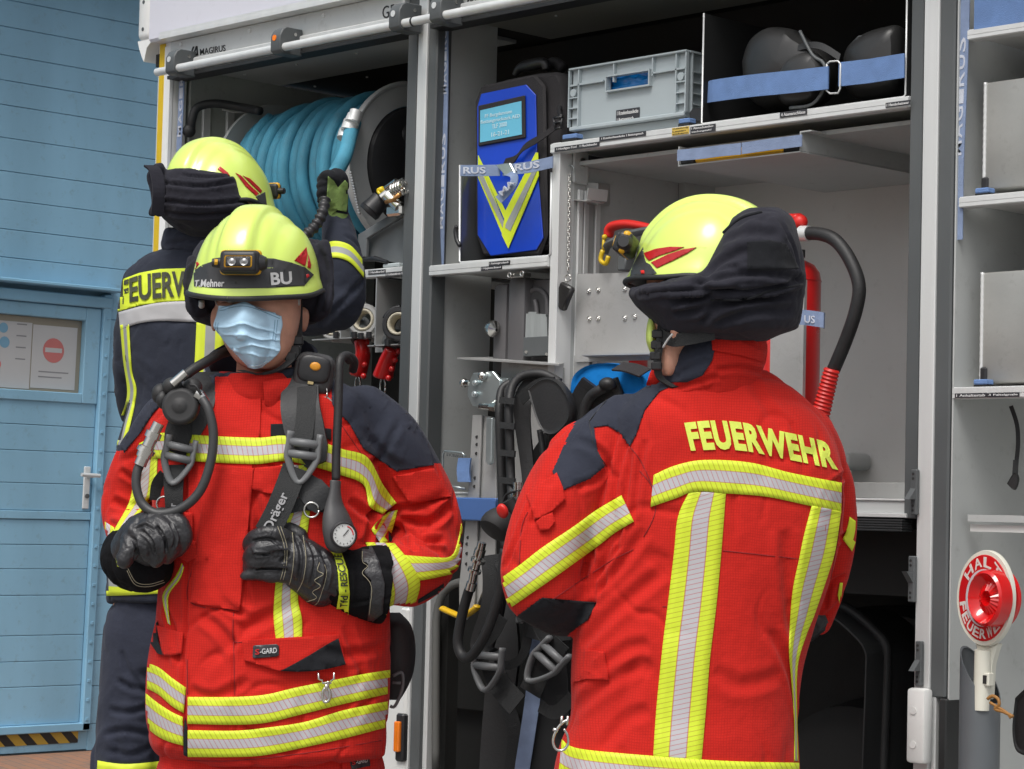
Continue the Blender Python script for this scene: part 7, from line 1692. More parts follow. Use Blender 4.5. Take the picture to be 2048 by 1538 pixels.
for a_, b_, r_ in (((280, 930), (288, 912), .0125), ((287, 914), (295, 893), .0155), ((290, 905), (294, 897), .019), ((296, 893), (306, 872), .0125), ((304, 876), (309, 864), .0165), ((308, 866), (318, 846), .0115), ((392, 786), (402, 792), .012), ((400, 790), (410, 806), .0105), ((345, 768), (372, 745), .009)): cyl(bm, P(*a_, 4.795), P(*b_, 4.795), r_, seg=18)
obj('hose_coupling', bm, 'steel', W, smooth=35)
bm = B(); tube(bm, [P(*q) for q in ((365, 756, 4.83), (385, 740, 4.84), (410, 725, 4.86), (440, 708, 4.90), (470, 700, 4.98))], .0105, 12, sm=5); obj('air_hose', bm, bk_, W, smooth=True)
bm = B(); tube(bm, [P(*q) for q in ((332, 792, 4.83), (335, 770, 4.82), (350, 758, 4.82), (362, 765, 4.82))], .0025, 8, sm=5); tube(bm, [P(*q) for q in ((380, 770, 4.79), (392, 772, 4.785), (402, 790, 4.785))], .003, 8, sm=4); obj('cap_cord', bm, bk_, W, smooth=True)
# carrying plate, cylinder, hip belt behind the body
bm = B(); rowloft(bm, [(860, 440, 620, 5.20, .05), (1000, 430, 640, 5.20, .06), (1250, 420, 660, 5.20, .06), (1330, 440, 640, 5.20, .05)], 20); obj('back_plate', bm, padm, W, smooth=True)
bm = B(); limb(bm, [(540, 900, 5.33, 70), (540, 1300, 5.33, 70)], 24, 2); obj('air_cylinder', bm, mat('cylinder_yellow', (.5, .42, .08), .4), W, smooth=True)
bm = B(); rowloft(bm, [(1225, 770, 800, 5.12, .05), (1250, 760, 822, 5.10, .06), (1290, 750, 831, 5.10, .06), (1340, 750, 828, 5.10, .06), (1375, 760, 815, 5.10, .05), (1400, 770, 800, 5.1, .03)], 20); obj('hip_pad', bm, padm, W, smooth=True)
bm = B(); tube(bm, [P(*q, 5.02) for q in ((786, 1352), (800, 1345), (806, 1352), (804, 1380), (790, 1412), (780, 1412))], .0035, 8, sm=4); tube(bm, [P(*q, 5.02) for q in ((785, 1365), (802, 1366))], .003, 8); obj('adjuster_buckle', bm, greyp, W, smooth=True)
# snap hook hanging from the pocket
bm = B(); dh = dof(653, 1360, .018)
tube(bm, [P(*q, dh) for q in ((637, 1345), (637, 1358), (645, 1361), (645, 1366), (662, 1366), (662, 1361), (668, 1358), (668, 1345))], .0022, 8); tube(bm, [P(*q, dh-.004) for q in ((656, 1362), (656, 1375), (660, 1385), (659, 1398), (652, 1404), (646, 1400), (645, 1385), (650, 1376))], .0032, 8, sm=4); ell(bm, P(653, 1374, dh-.004), (.005, .005, .007))
o = obj('snap_hook', bm, 'steel', smooth=True, loc=P(653, 1380, dh)); tag(o, 'chrome snap hook hanging below the black-cornered pocket flap of the masked firefighter', 'snap hook')
# ================================================================ firefighter on the right, seen from behind
D3 = 4.72
P3_ = person('firefighter in red jacket with yellow back lettering, back to us, right of the breathing sets', 1420, 1200, D3)
bm = B()
rowloft(bm, [(470, 1330, 1480, 4.74, .06), (520, 1300, 1500, 4.73, .085), (580, 1292, 1510, 4.72, .095), (620, 1300, 1500, 4.71, .09), (660, 1308, 1440, 4.71, .07), (700, 1314, 1380, 4.71, .06), (735, 1320, 1365, 4.70, .05), (752, 1326, 1350, 4.69, .03)], 28, 4)
limb(bm, [(1430, 640, 4.76, 52), (1440, 720, 4.77, 52), (1445, 800, 4.78, 60)], 20)
blob(bm, 1322, 700, 4.70, 12, 42, .04); blob(bm, 1352, 662, 4.63, 12, 30, .014)
rowloft(bm, [(820, 1290, 1580, 4.77, .06), (900, 1270, 1620, 4.77, .09), (1200, 1230, 1580, 4.77, .10), (1500, 1200, 1550, 4.77, .11)], 24)
limb(bm, [(1270, 860, 4.78, 34), (1170, 935, 4.76, 36), (1112, 1035, 4.74, 36), (1085, 1150, 4.72, 34), (1160, 1200, 4.84, 28), (1240, 1185, 4.96, 24)]); limb(bm, [(1595, 890, 4.82, 30), (1642, 940, 4.88, 24), (1662, 1020, 4.92, 22), (1658, 1110, 4.95, 22), (1642, 1190, 4.99, 21), (1616, 1245, 5.03, 20)])
for s_ in (-1, 1): limb(bm, [(1390+s_*85, 1520, 4.76, 90), (1390+s_*95, 1850, 4.76, 65), (1390+s_*98, 2190, 4.78, 46), (1390+s_*100, 2215, 4.9, 40)])
set_body(P3_, bm)
bm = B()
rowloft(bm, [(738, 1345, 1520, 4.76, .075), (760, 1310, 1560, 4.76, .10), (790, 1262, 1600, 4.76, .12), (830, 1225, 1640, 4.76, .135), (880, 1215, 1668, 4.76, .145), (950, 1196, 1688, 4.76, .15), (1050, 1172, 1688, 4.76, .155), (1150, 1162, 1665, 4.76, .155), (1250, 1150, 1630, 4.76, .16), (1340, 1143, 1604, 4.76, .165), (1430, 1143, 1592, 4.76, .17), (1490, 1122, 1594, 4.76, .18), (1560, 1108, 1597, 4.76, .185), (1600, 1106, 1597, 4.76, .185)], 44)
limb(bm, [(1250, 845, 4.76, 62), (1165, 930, 4.74, 78), (1110, 1030, 4.72, 84), (1082, 1130, 4.70, 82), (1084, 1170, 4.70, 78)], 24)
limb(bm, [(1084, 1172, 4.70, 78), (1130, 1200, 4.76, 72), (1180, 1195, 4.86, 64), (1240, 1180, 4.95, 58)], 22)
limb(bm, [(1610, 870, 4.80, 58), (1650, 940, 4.86, 50), (1668, 1020, 4.90, 46), (1666, 1100, 4.93, 43), (1650, 1180, 4.97, 40), (1632, 1240, 5.0, 35)], 20)
jm3 = remesh(bm, .0045, 4)
cre3 = [([(1262, 900), (1250, 1000), (1225, 1090), (1190, 1160)], 8, 9), ([(1290, 880), (1275, 960), (1262, 1040)], 8, 6), ([(1195, 1190), (1215, 1130), (1240, 1090)], 6, 8), ([(1260, 860), (1235, 960), (1220, 1060)], 8, 9), ([(1230, 1000), (1210, 1100), (1180, 1180)], 9, 8), ([(1215, 930), (1190, 960), (1150, 975)], 8, 5), ([(1060, 1000), (1040, 1060), (1000, 1150)], 6, 6), ([(1180, 1190), (1240, 1130), (1290, 1060)], 10, 6), ([(1160, 1290), (1230, 1220), (1330, 1140)], 12, 6), ([(1190, 1350), (1250, 1300), (1300, 1290)], 12, 5), ([(1150, 1420), (1220, 1360), (1290, 1330)], 12, 5), ([(1200, 1500), (1250, 1440), (1300, 1420)], 12, 4),
  ([(1570, 1060), (1580, 1200), (1600, 1300)], 14, 7), ([(1545, 1260), (1580, 1350), (1590, 1450)], 10, 6), ([(1430, 1340), (1480, 1370), (1560, 1350)], 14, 4), ([(1200, 750), (1300, 760), (1350, 740)], 6, 0), ([(1690, 950), (1650, 990), (1640, 1080)], 6, 7), ([(1705, 1060), (1670, 1090), (1655, 1140)], 6, 7), ([(1690, 1150), (1660, 1170), (1648, 1220)], 6, 6),
  ([(1150, 880), (1200, 905), (1230, 960)], 8, 7), ([(1020, 1200), (1080, 1160), (1160, 1110), (1230, 1060)], 5, 3), ([(1340, 760), (1380, 800), (1400, 850)], 12, 3), ([(1100, 960), (1080, 1010), (1060, 1050)], 7, 5), ([(1500, 760), (1540, 820), (1570, 860)], 12, 4), ([(1100, 1260), (1150, 1240), (1190, 1200)], 8, 8)]
wrinkle(jm3, .0058, 5.0, cre3, 11, .0032, (1, 1, .7))
J3 = clothes('jacket', jm3, RED, P3_); t3 = BVHTree.FromPolygons([v.co+wloc(J3) for v in jm3.vertices], [tuple(p.vertices) for p in jm3.polygons])
patch('shoulder_yoke', z4((1130, 935), (1010, 985), (840, 1000), (690, 1050), (540, 1180), (440, 1320), (370, 1440), (400, 1510), (425, 1536), (560, 1480), (640, 1415), (600, 1330), (583, 1215), (650, 1205), (720, 1245), (767, 1312), (800, 1250), (840, 1130), (920, 1030), (1100, 950)), t3, NAVY, J3, off=.003)
paint(J3, z4((1130, 935), (1000, 900), (650, 980), (505, 1150), (372, 1436), (405, 1505), (425, 1536), (560, 1480), (640, 1415), (600, 1330), (583, 1215), (650, 1205), (720, 1245), (767, 1312), (800, 1250), (840, 1130), (920, 1030), (1100, 950)), NAVY)
paint(J3, z5((300, 712), (360, 755), (420, 772), (500, 770), (540, 745), (500, 830), (440, 880), (340, 980), (200, 920), (100, 850), (180, 800)), BLKC)
patch('elbow_patch', z5((300, 712), (360, 755), (420, 772), (500, 770), (560, 735), (520, 820), (440, 875), (340, 890), (240, 850), (180, 800)), t3, BLKC, J3, off=.003)
FY = mat('lettering_yellow', (.66, .76, .10), .6, 0, .05, 40, .2, 300)
print_text('lettering', 'FEUERWEHR', z4((1045, 1192), (1180, 1180), (1300, 1185), (1400, 1200), (1530, 1232), (1640, 1255), (1805, 1297)), z4((1080, 1337), (1250, 1330), (1330, 1336), (1400, 1345), (1560, 1378), (1660, 1398), (1835, 1435)), t3, FY, J3, off=.0032, bold=.05)
stripe('reflective_tape', z5((838, 120), (940, 75), (1080, 48), (1300, 60), (1500, 110), (1745, 158)), z5((822, 275), (940, 235), (1040, 200), (1200, 210), (1380, 225), (1550, 260), (1742, 304)), t3, TAPE, J3, off=.0035)
stripe('reflective_tape', z5((1010, 200), (955, 320), (935, 500), (905, 750), (880, 950), (850, 1250), (835, 1480)), z5((1186, 204), (1165, 480), (1140, 750), (1110, 1000), (1090, 1250), (1068, 1500)), t3, TAPEV, J3, off=.0025)
stripe('reflective_tape', z5((1600, 268), (1565, 400), (1540, 520), (1505, 700), (1490, 950), (1500, 1100), (1515, 1300), (1515, 1500)), z5((1742, 295), (1715, 480), (1680, 600), (1612, 800), (1572, 900), (1532, 1050), (1530, 1300), (1536, 1500)), t3, TAPEV, J3, off=.005)
stripe('reflective_tape', z5((395, 1395), (480, 1440), (835, 1475), (1200, 1500), (1540, 1508)), z5((378, 1560), (480, 1600), (800, 1640), (1200, 1660), (1540, 1668)), t3, TAPE, J3, off=.0035)
stripe('reflective_tape', z5((80, 632), (190, 555), (300, 470), (450, 370), (560, 290), (682, 218)), z5((132, 772), (250, 690), (380, 600), (560, 470), (650, 400), (742, 345)), t3, TAPE, J3, off=.0055)
stripe('reflective_tape', z5((1783, 322), (1770, 380), (1750, 430)), z5((1822, 350), (1818, 420), (1795, 490)), t3, TAPEY, J3, nv=4); stripe('reflective_tape', z5((1735, 640), (1725, 700)), z5((1750, 640), (1738, 760)), t3, TAPEY, J3, nv=3)
patch('pocket_flap', z5((222, 215), (285, 165), (370, 108), (400, 180), (412, 240), (340, 300), (262, 338), (245, 270)), t3, RED, J3, off=.009); patch('tab', z5((270, 345), (300, 320), (350, 300), (362, 345), (330, 385), (290, 390)), t3, RED, J3, off=.009)
patch('side_tab', z5((505, 962), (600, 972), (622, 1112), (512, 1105), (440, 1125), (480, 1090), (495, 1060)), t3, RED, J3, off=.006)
sm_ = MATS['dark_red_thread']
for q in (z5((740, 480), (640, 530), (500, 620), (380, 700), (230, 800)), z4((765, 1310), (830, 1400), (890, 1536)), z4((1140, 940), (1300, 930), (1430, 930)), z5((770, 100), (830, 180), (845, 300), (790, 420)), z5((1740, 130), (1745, 300), (1690, 620)), z5((508, 965), (520, 1100)), z5((600, 972), (616, 1108)), z5((230, 300), (200, 380), (190, 560)), z5((1170, 485), (1540, 525)), z5((880, 755), (900, 755))): seam('seam', q, t3, sm_, J3, r=.0010)
for q in (z4((650, 1080), (560, 1190)), z4((560, 1190), (590, 1330), (640, 1415))): seam('seam', q, t3, 'inkk', J3, r=.0009, off=.003)
# collar
bm = B(); rowloft(bm, [(658, 1385, 1526, 4.74, .08), (672, 1356, 1530, 4.735, .095), (700, 1340, 1534, 4.735, .105), (740, 1326, 1528, 4.74, .11), (775, 1316, 1530, 4.75, .11), (800, 1310, 1545, 4.76, .112)], 36); cm = remesh(bm, .0045, 4)
wrinkle(cm, .003, 12, [([(1340, 760), (1380, 735), (1425, 720)], 6, 6), ([(1430, 740), (1480, 735), (1525, 745)], 6, 7), ([(1350, 775), (1400, 762), (1440, 752)], 6, 5)], 13)
C3 = clothes('collar', cm, RED, J3); tc3 = BVHTree.FromPolygons([v.co+wloc(C3) for v in cm.vertices], [tuple(p.vertices) for p in cm.polygons])
patch('collar_patch', z4((900, 985), (935, 880), (955, 790), (1030, 700), (1225, 715), (1205, 800), (1190, 870), (1140, 950), (1060, 985)), tc3, NAVY, J3, off=.003, step=6); patch('collar_tab', z4((1185, 760), (1210, 745), (1330, 770), (1460, 830), (1455, 880), (1330, 845), (1190, 820)), tc3, RED, J3, off=.006, step=6)
band_front('collar_wing', z4((870, 935), (920, 860), (955, 850), (960, 880)), z4((850, 1000), (890, 1000), (920, 985), (945, 960)), 4.70, RED, J3, bulge=.01, cxm=1320, hw=300)
# trousers, boots, gloves
bm = B(); rowloft(bm, [(1560, 1130, 1580, 4.76, .15), (1640, 1135, 1580, 4.76, .15), (1700, 1150, 1570, 4.76, .14)], 30)
for s_ in (-1, 1): limb(bm, [(1360+s_*108, 1640, 4.76, 112), (1365+s_*108, 1900, 4.76, 86), (1370+s_*110, 2140, 4.78, 74)], 18)
tm3 = remesh(bm, .010, 5); clothes('trousers', tm3, RED, P3_)
for s_ in (-1, 1):
    bm = B(); limb(bm, [(1370+s_*110, 2110, 4.78, 66), (1370+s_*110, 2190, 4.78, 56), (1370+s_*112, 2215, 4.84, 50), (1370+s_*114, 2215, 4.95, 42)], 14); bt = remesh(bm, .008, 3)
    for v in bt.vertices: v.co.z = max(v.co.z, .002)
    clothes('boot', bt, 'rubber', P3_)
glove('glove', [[(1590+k*10, 1262, 5.02, 14), (1570+k*10, 1280, 5.04, 13), (1560+k*9, 1262, 5.06, 12)] for k in range(4)]+[[(1625, 1250, 5.0, 15), (1600, 1240, 5.05, 13)]], [[(1628, 1240, 4.98, 30), (1606, 1262, 5.01, 28)]], P3_, voxel=.004)
glove('glove', [[(1265+k*10, 1205, 5.02, 14), (1285+k*10, 1222, 5.04, 13), (1290+k*9, 1206, 5.06, 12)] for k in range(4)]+[[(1250, 1190, 5.0, 15), (1275, 1180, 5.05, 13)]], [[(1240, 1185, 4.97, 36), (1268, 1195, 5.0, 32)]], P3_, voxel=.004)
# helmet facing left
hf3 = (-RT*.90+FW*.42+V((0, 0, .13))); H3, th3, ax3 = helmet(P3_, P(1418, 578, 4.73), hf3, V((0, 0, 1))+RT*.12, 1.03)
patch('front_band', z4((835, 290), (812, 330), (775, 400), (768, 440), (830, 455), (880, 435), (905, 425), (885, 400), (870, 380), (850, 370), (838, 330)), th3, BAND, H3, off=.0015, step=4)
patch('sticker', z4((838, 322), (900, 300), (970, 290), (1045, 291), (1000, 310), (920, 335), (865, 362), (848, 345)), th3, REDS, H3, off=.0025, step=4); patch('sticker', z4((875, 370), (960, 330), (1040, 303), (1108, 293), (1060, 325), (980, 365), (905, 400), (890, 385)), th3, REDS, H3, off=.0025, step=4)
patch('sticker', z4((822, 412), (840, 410), (842, 428), (824, 430)), th3, MATS['redp'] if 'redp' in MATS else M['redp'], H3, off=.003, step=4)
headlamp(H3, P(1258, 492, 4.73), -RT*.93+FW*.25+V((0, 0, .28)), V((0, 0, 1))+RT*.3, .088)
bm = B()  # black cloth rolled over the back of the helmet
rowloft(bm, [(416, 1498, 1556, 4.70, .07), (430, 1470, 1582, 4.70, .115), (455, 1448, 1594, 4.70, .135), (490, 1424, 1603, 4.70, .15), (530, 1398, 1608, 4.70, .155), (545, 1380, 1610, 4.70, .158), (556, 1335, 1611, 4.70, .162), (566, 1298, 1610, 4.70, .162), (578, 1270, 1610, 4.70, .16), (590, 1260, 1610, 4.70, .158)], 36)
rowloft(bm, [(576, 1262, 1606, 4.715, .13), (590, 1258, 1609, 4.715, .15), (612, 1272, 1608, 4.715, .155), (635, 1298, 1604, 4.715, .15), (655, 1312, 1596, 4.715, .14), (668, 1325, 1560, 4.715, .12), (682, 1400, 1530, 4.72, .09)], 36)
nm3 = remesh(bm, .005, 5)
wrinkle(nm3, .0035, 13, [([(1270, 590), (1400, 580), (1500, 585), (1606, 560)], 6, 9), ([(1380, 572), (1460, 550), (1550, 548), (1606, 560)], 7, 8), ([(1340, 605), (1420, 590), (1480, 578)], 7, 8), ([(1400, 650), (1440, 610), (1500, 600), (1600, 585)], 7, 9), ([(1430, 650), (1500, 625), (1590, 620)], 8, 7), ([(1400, 560), (1450, 520), (1500, 500)], 9, 6), ([(1450, 480), (1500, 465), (1560, 470)], 10, 5), ([(1345, 630), (1400, 620), (1440, 600)], 7, 8), ([(1395, 570), (1440, 540), (1480, 535)], 6, 5), ([(1560, 440), (1590, 500), (1600, 560)], 6, 5)], 17, .0014, ridge=.5)
N3 = clothes('neck_cloth', nm3, FLAP, P3_); tn3 = BVHTree.FromPolygons([v.co+wloc(N3) for v in nm3.vertices], [tuple(p.vertices) for p in nm3.polygons])
patch('hook_patch', z4((1368, 265), (1480, 255), (1570, 275), (1635, 400), (1500, 412), (1370, 410)), tn3, BLKC, N3, off=.002, step=5)
seam('hem', z4((1440, 115), (1330, 150), (1230, 240), (1150, 340), (1100, 410), (1000, 495), (880, 520)), tn3, BLKC, N3, r=.004)
seam('hem', z4((1180, 560), (1350, 560), (1480, 520), (1650, 485)), tn3, BLKC, N3, r=.0025)
bm = B(); ribbon(bm, [P(*q) for q in ((1325, 630, 4.66), (1320, 680, 4.65), (1315, 720, 4.65), (1320, 755, 4.66), (1350, 775, 4.66))], RT*.015+FW*.004, .005, sm=5); ribbon(bm, [P(*q) for q in ((1322, 668, 4.655), (1345, 680, 4.625), (1380, 676, 4.61), (1430, 666, 4.60))], UP*.026, .004, sm=4); obj('chin_strap', bm, web, P3_)
bm = B()
for q in ((1316, 668), (1314, 690), (1312, 712), (1314, 732)): obox(bm, P(q[0]-12, q[1]-9, 4.645), RT*.022, UP*-.017, FW*.012, .003)
obj('chin_buckle', bm, 'black', P3_)
bm = B(); tube(bm, [P(*q) for q in ((1345, 668, 4.61), (1335, 680, 4.62), (1326, 695, 4.63))], .0022, 6, sm=3); obj('ear_loop', bm, 'paper', P3_, smooth=True)
bm = B(); rowloft(bm, [(622, 1302, 1310, 4.74, .03), (650, 1294, 1312, 4.72, .05), (680, 1292, 1312, 4.71, .055), (705, 1300, 1316, 4.71, .04)], 16); obj('face_mask', bm, mat('green_mask', (.50, .62, .14), .6), P3_, smooth=True)
t = thing('snap_ring', 'steel snap hook with key ring dangling at the hem of the right red jacket', 'snap hook', P(1122, 1490, 4.62)); dz = 4.60
bm = B(); tube(bm, [P(*q, dz) for q in ((1136, 1440), (1124, 1446), (1112, 1462), (1106, 1482), (1112, 1498), (1126, 1500), (1136, 1488), (1135, 1470), (1128, 1458))], .0028, 10, sm=5); tube(bm, [P(*q, dz) for q in ((1124, 1432), (1122, 1450))], .003, 8); tube(bm, [P(*q, dz) for q in ((1136, 1432), (1134, 1450))], .003, 8); cyl(bm, P(1106, 1458, dz), P(1116, 1462, dz), .004); obj('hook', bm, 'steel', t, smooth=True)

# ================================================================ firefighter in navy behind, reaching into the reel
D2 = 6.15
P2_ = person('navy-clad firefighter, back to us, reaching up to the blue hose with a green glove', 370, 1200, D2)
bm = B()
rowloft(bm, [(300, 380, 460, 6.12, .07), (340, 350, 500, 6.12, .10), (400, 345, 505, 6.12, .105), (440, 355, 495, 6.12, .095), (470, 380, 470, 6.11, .07)], 24)
limb(bm, [(425, 430, 6.14, 45), (425, 480, 6.15, 50), (425, 520, 6.16, 60)])
rowloft(bm, [(540, 280, 560, 6.17, .08), (700, 265, 570, 6.17, .11), (1000, 260, 560, 6.17, .11), (1190, 260, 540, 6.17, .12)], 20)
limb(bm, [(545, 570, 6.15, 40), (660, 610, 6.02, 36), (680, 520, 6.0, 28), (668, 430, 6.04, 21), (672, 405, 6.05, 20)]); limb(bm, [(310, 590, 6.19, 28), (292, 700, 6.24, 24), (310, 850, 6.34, 18)])
for s_, xx in ((-1, 300), (1, 470)): limb(bm, [(xx, 1200, 6.17, 75), (xx-10, 1450, 6.17, 55), (xx-15, 1790, 6.2, 36), (xx-15, 1830, 6.2, 32)])
set_body(P2_, bm)
bm = B()
rowloft(bm, [(492, 345, 500, 6.17, .075), (505, 305, 545, 6.17, .095), (530, 268, 590, 6.17, .11), (570, 246, 600, 6.17, .125), (640, 238, 605, 6.17, .135), (720, 246, 600, 6.17, .14), (800, 256, 590, 6.17, .14), (900, 232, 590, 6.17, .15), (1000, 222, 590, 6.17, .155), (1150, 213, 580, 6.17, .16), (1200, 214, 575, 6.17, .16), (1206, 218, 570, 6.17, .155)], 40)
limb(bm, [(530, 560, 6.16, 56), (600, 610, 6.08, 60), (668, 606, 6.0, 58), (676, 600, 5.99, 56)], 20); limb(bm, [(672, 608, 6.0, 57), (684, 540, 5.98, 45), (678, 480, 6.0, 36), (671, 440, 6.03, 31)], 20)
limb(bm, [(290, 570, 6.17, 48), (272, 700, 6.24, 46), (282, 820, 6.32, 42), (320, 880, 6.4, 36)], 18)
jm2 = remesh(bm, .007, 6)
wrinkle(jm2, .004, 6, [([(640, 650), (690, 600), (725, 560)], 8, 6), ([(650, 640), (650, 580), (640, 540)], 8, 5), ([(330, 480), (400, 500), (470, 490)], 8, 4), ([(280, 820), (320, 860), (380, 840)], 10, 4), ([(690, 470), (715, 490), (722, 520)], 6, 4)], 21)
wrinkle(jm2, .003, 11, (), 31, .0016)
J2 = clothes('jacket', jm2, NAVY2, P2_); t2 = BVHTree.FromPolygons([v.co+wloc(J2) for v in jm2.vertices], [tuple(p.vertices) for p in jm2.polygons])
patch('name_patch', z1((170, 930), (300, 880), (430, 855), (600, 850), (750, 855), (750, 1052), (600, 1048), (430, 1060), (300, 1080), (170, 1118)), t2, TAPEY, J2, off=.004, step=6)
print_text('lettering', 'FEUERWEHR', z1((188, 935), (300, 895), (440, 875), (600, 868), (860, 875)), z1((188, 1075), (300, 1052), (440, 1035), (600, 1022), (860, 1022)), t2, mat('worn_ink', (.045, .05, .03), .7, 0, .6, 30), J2, off=.0085, bold=.03)
stripe('reflective_tape', z1((175, 1122), (300, 1087), (430, 1062), (600, 1053), (780, 1060)), z1((185, 1230), (300, 1190), (430, 1175), (600, 1180), (780, 1185)), t2, TAPES, J2, off=.004)
stripe('reflective_tape', [(240, 650), (246, 720), (254, 790), (236, 850), (226, 905)], [(258, 648), (264, 740), (273, 785), (258, 860), (244, 905)], t2, TAPEP, J2, off=.004, nv=4)
stripe('reflective_tape', [(393, 645), (389, 730), (385, 800)], [(450, 645), (446, 730), (440, 800)], t2, TAPEP, J2, off=.004)
stripe('reflective_tape', [(206, 1130), (270, 1145), (340, 1152)], [(208, 1192), (270, 1190), (340, 1186)], t2, TAPEP, J2, off=.004); stripe('reflective_tape', [(206, 1040), (270, 1050), (340, 1055)], [(208, 1098), (270, 1100), (340, 1098)], t2, TAPEP, J2, off=.004)
stripe('reflective_tape', [(640, 496), (665, 482), (700, 490), (728, 522)], [(640, 525), (668, 515), (700, 525), (728, 556)], t2, TAPEP, J2, off=.004)
C2_ = None
bm = B(); rowloft(bm, [(456, 332, 505, 6.16, .078), (470, 325, 510, 6.16, .084), (495, 322, 512, 6.165, .088), (508, 330, 510, 6.17, .088)], 30); cm = remesh(bm, .006, 4); wrinkle(cm, .003, 14, [([(330, 490), (380, 480), (430, 485)], 6, 6)], 23); clothes('collar', cm, NAVY, J2)
bm = B(); rowloft(bm, [(1190, 228, 560, 6.17, .13), (1260, 210, 565, 6.17, .14), (1340, 212, 560, 6.17, .14)], 30)
limb(bm, [(292, 1260, 6.17, 88), (275, 1420, 6.17, 82), (258, 1538, 6.17, 74), (255, 1760, 6.2, 62)], 18); limb(bm, [(470, 1260, 6.17, 88), (465, 1500, 6.17, 76), (460, 1760, 6.2, 62)], 18)
limb(bm, [(228, 1245, 6.12, 16), (226, 1290, 6.12, 20), (238, 1312, 6.12, 14)], 12)
tm2 = remesh(bm, .008, 5); wrinkle(tm2, .010, 6, [([(230, 1360), (280, 1380), (330, 1370)], 8, 8), ([(215, 1420), (260, 1425), (310, 1410)], 8, 8), ([(205, 1470), (250, 1460), (300, 1470)], 8, 8), ([(240, 1300), (260, 1350), (300, 1390)], 8, 6), ([(210, 1500), (260, 1510), (310, 1490)], 8, 5)], 25)
T2_ = clothes('trousers', tm2, cloth('navy_trousers', (.030, .034, .052), var=.2), P2_); tt2 = BVHTree.FromPolygons([v.co+wloc(T2_) for v in tm2.vertices], [tuple(p.vertices) for p in tm2.polygons])
stripe('reflective_tape', [(180, 1518), (250, 1528), (340, 1520)], [(176, 1590), (250, 1600), (340, 1592)], tt2, TAPEP, T2_, off=.004, near=6.14)
for xx in (255, 460):
    bm = B(); limb(bm, [(xx, 1740, 6.2, 58), (xx, 1830, 6.2, 50), (xx+4, 1850, 6.3, 40)], 14); bt = remesh(bm, .01, 3)
    for v in bt.vertices: v.co.z = max(v.co.z, .002)
    clothes('boot', bt, 'rubber', P2_)
# helmet facing right and away
hf2 = (RT*.62+FW*.78+V((0, 0, -.10))); H2, th2, ax2 = helmet(P2_, P(432, 424, 6.12), hf2, V((0, 0, 1))-RT*.10, 1.05)
patch('sticker', z1((785, 240), (800, 222), (850, 262), (862, 282), (830, 275)), th2, REDS, H2, off=.0025, step=4)
for q in (((895, 262), (930, 280), (985, 340), (1040, 390), (1022, 405), (960, 350)), ((940, 280), (985, 298), (1040, 350), (1060, 375), (1050, 390), (990, 330))): patch('sticker', z1(*q), th2, REDS, H2, off=.0025, step=4)
patch('front_band', z1((1020, 412), (1050, 395), (1078, 380), (1090, 470), (1060, 465)), th2, BAND, H2, off=.002, step=4)
headlamp(H2, P(535, 383, 6.22), RT*.45+FW*.90, V((0, 0, 1)), .08)
bm = B()
rowloft(bm, [(338, 345, 400, 6.03, .05), (350, 320, 468, 6.05, .08), (375, 312, 482, 6.06, .11), (400, 312, 492, 6.07, .12), (415, 316, 500, 6.07, .12), (435, 325, 490, 6.08, .115), (452, 345, 480, 6.09, .10), (464, 360, 470, 6.1, .08), (474, 380, 450, 6.1, .06)], 32)
limb(bm, [(318, 336, 6.02, 12), (306, 352, 6.02, 13), (312, 380, 6.02, 14), (316, 410, 6.02, 13), (304, 425, 6.02, 9)], 12, 5)
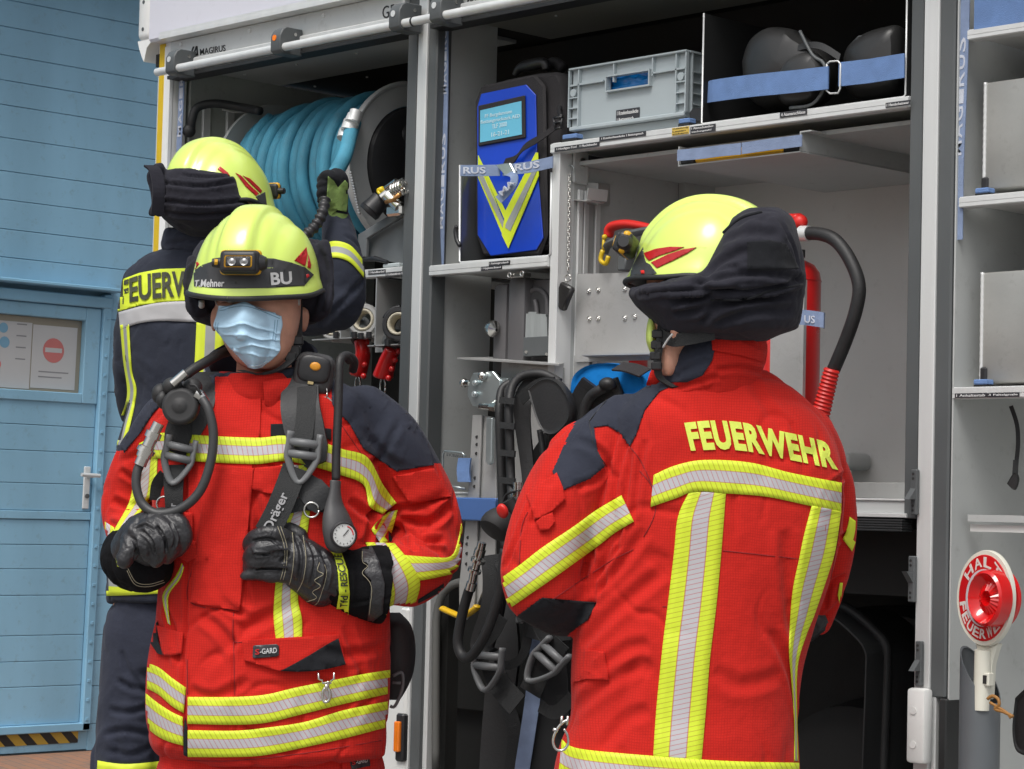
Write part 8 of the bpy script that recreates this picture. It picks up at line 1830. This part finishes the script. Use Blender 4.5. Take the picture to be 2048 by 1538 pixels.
nm2 = remesh(bm, .006, 4); wrinkle(nm2, .004, 12, [([(325, 365), (400, 372), (480, 362)], 5, 9), ([(320, 400), (400, 408), (490, 402)], 5, 9), ([(330, 425), (400, 432), (480, 425)], 6, 7), ([(326, 340), (330, 380), (322, 430)], 5, 9), ([(360, 350), (420, 355), (470, 350)], 4, 6)], 27, .0012, ridge=.5)
clothes('neck_cloth', nm2, FLAP, P2_)
bm = B(); ribbon(bm, [P(*q) for q in ((300, 332, 6.0), (312, 345, 5.99), (318, 385, 5.98), (314, 430, 5.99))], RT*.03+FW*.01, .006, sm=5); obj('neck_cloth_hem', bm, FLAP, P2_)
# knitted glove
gk, tg = glove('glove', [[(688, 372, 5.99, 11), (685, 352, 5.98, 10), (672, 345, 5.99, 10), (660, 352, 6.0, 9)], [(674, 370, 5.99, 11), (664, 352, 5.97, 11), (650, 350, 5.98, 10), (642, 360, 6.0, 9)], [(664, 380, 5.99, 11), (652, 366, 5.98, 10), (641, 372, 5.99, 9)], [(662, 392, 5.99, 10), (650, 380, 5.98, 10), (640, 388, 5.99, 9)], [(660, 402, 5.99, 10), (650, 396, 5.985, 9), (641, 400, 5.995, 8)]],
  [[(674, 425, 6.02, 23), (676, 400, 6.01, 21), (676, 380, 6.0, 20)]], P2_, m=BLKC, voxel=.0035, amp=.001)
patch('knit_back', [(656, 352), (668, 362), (676, 375), (690, 360), (699, 370), (697, 400), (693, 424), (675, 420), (655, 436), (652, 420), (654, 385)], tg, mat('knit_green', (.20, .30, .085), .9, 0, .2, 40, .8, 260), gk, off=.003, step=4)
bm = B(); n_ = 24; 
for i in range(n_): torus(bm, P(673+1.0*(i/n_), 437-1.1*i, 6.02), (UP*.98+RT*.1), .0295-.0002*i, .0016, 26, 5) if i % 2 == 0 else None
obj('knit_cuff', bm, MATS['knit_green'], gk, smooth=True)
# coiled strap going down from the glove
bm = B(); pts = [P(*q) for q in ((650, 398, 5.96), (645, 425, 5.94), (632, 450, 5.93), (612, 470, 5.92), (596, 482, 5.92))]; q = smooth_path([tuple(p) for p in pts], 12); tube(bm, [V(p) for p in q], [.0135+.002*math.sin(i*1.2) for i in range(len(q))], 14); o = obj('hose_guide', bm, 'black', smooth=True, loc=P(620, 460, 5.93)); tag(o, 'ribbed black guide cable running down from the green glove', 'cable')
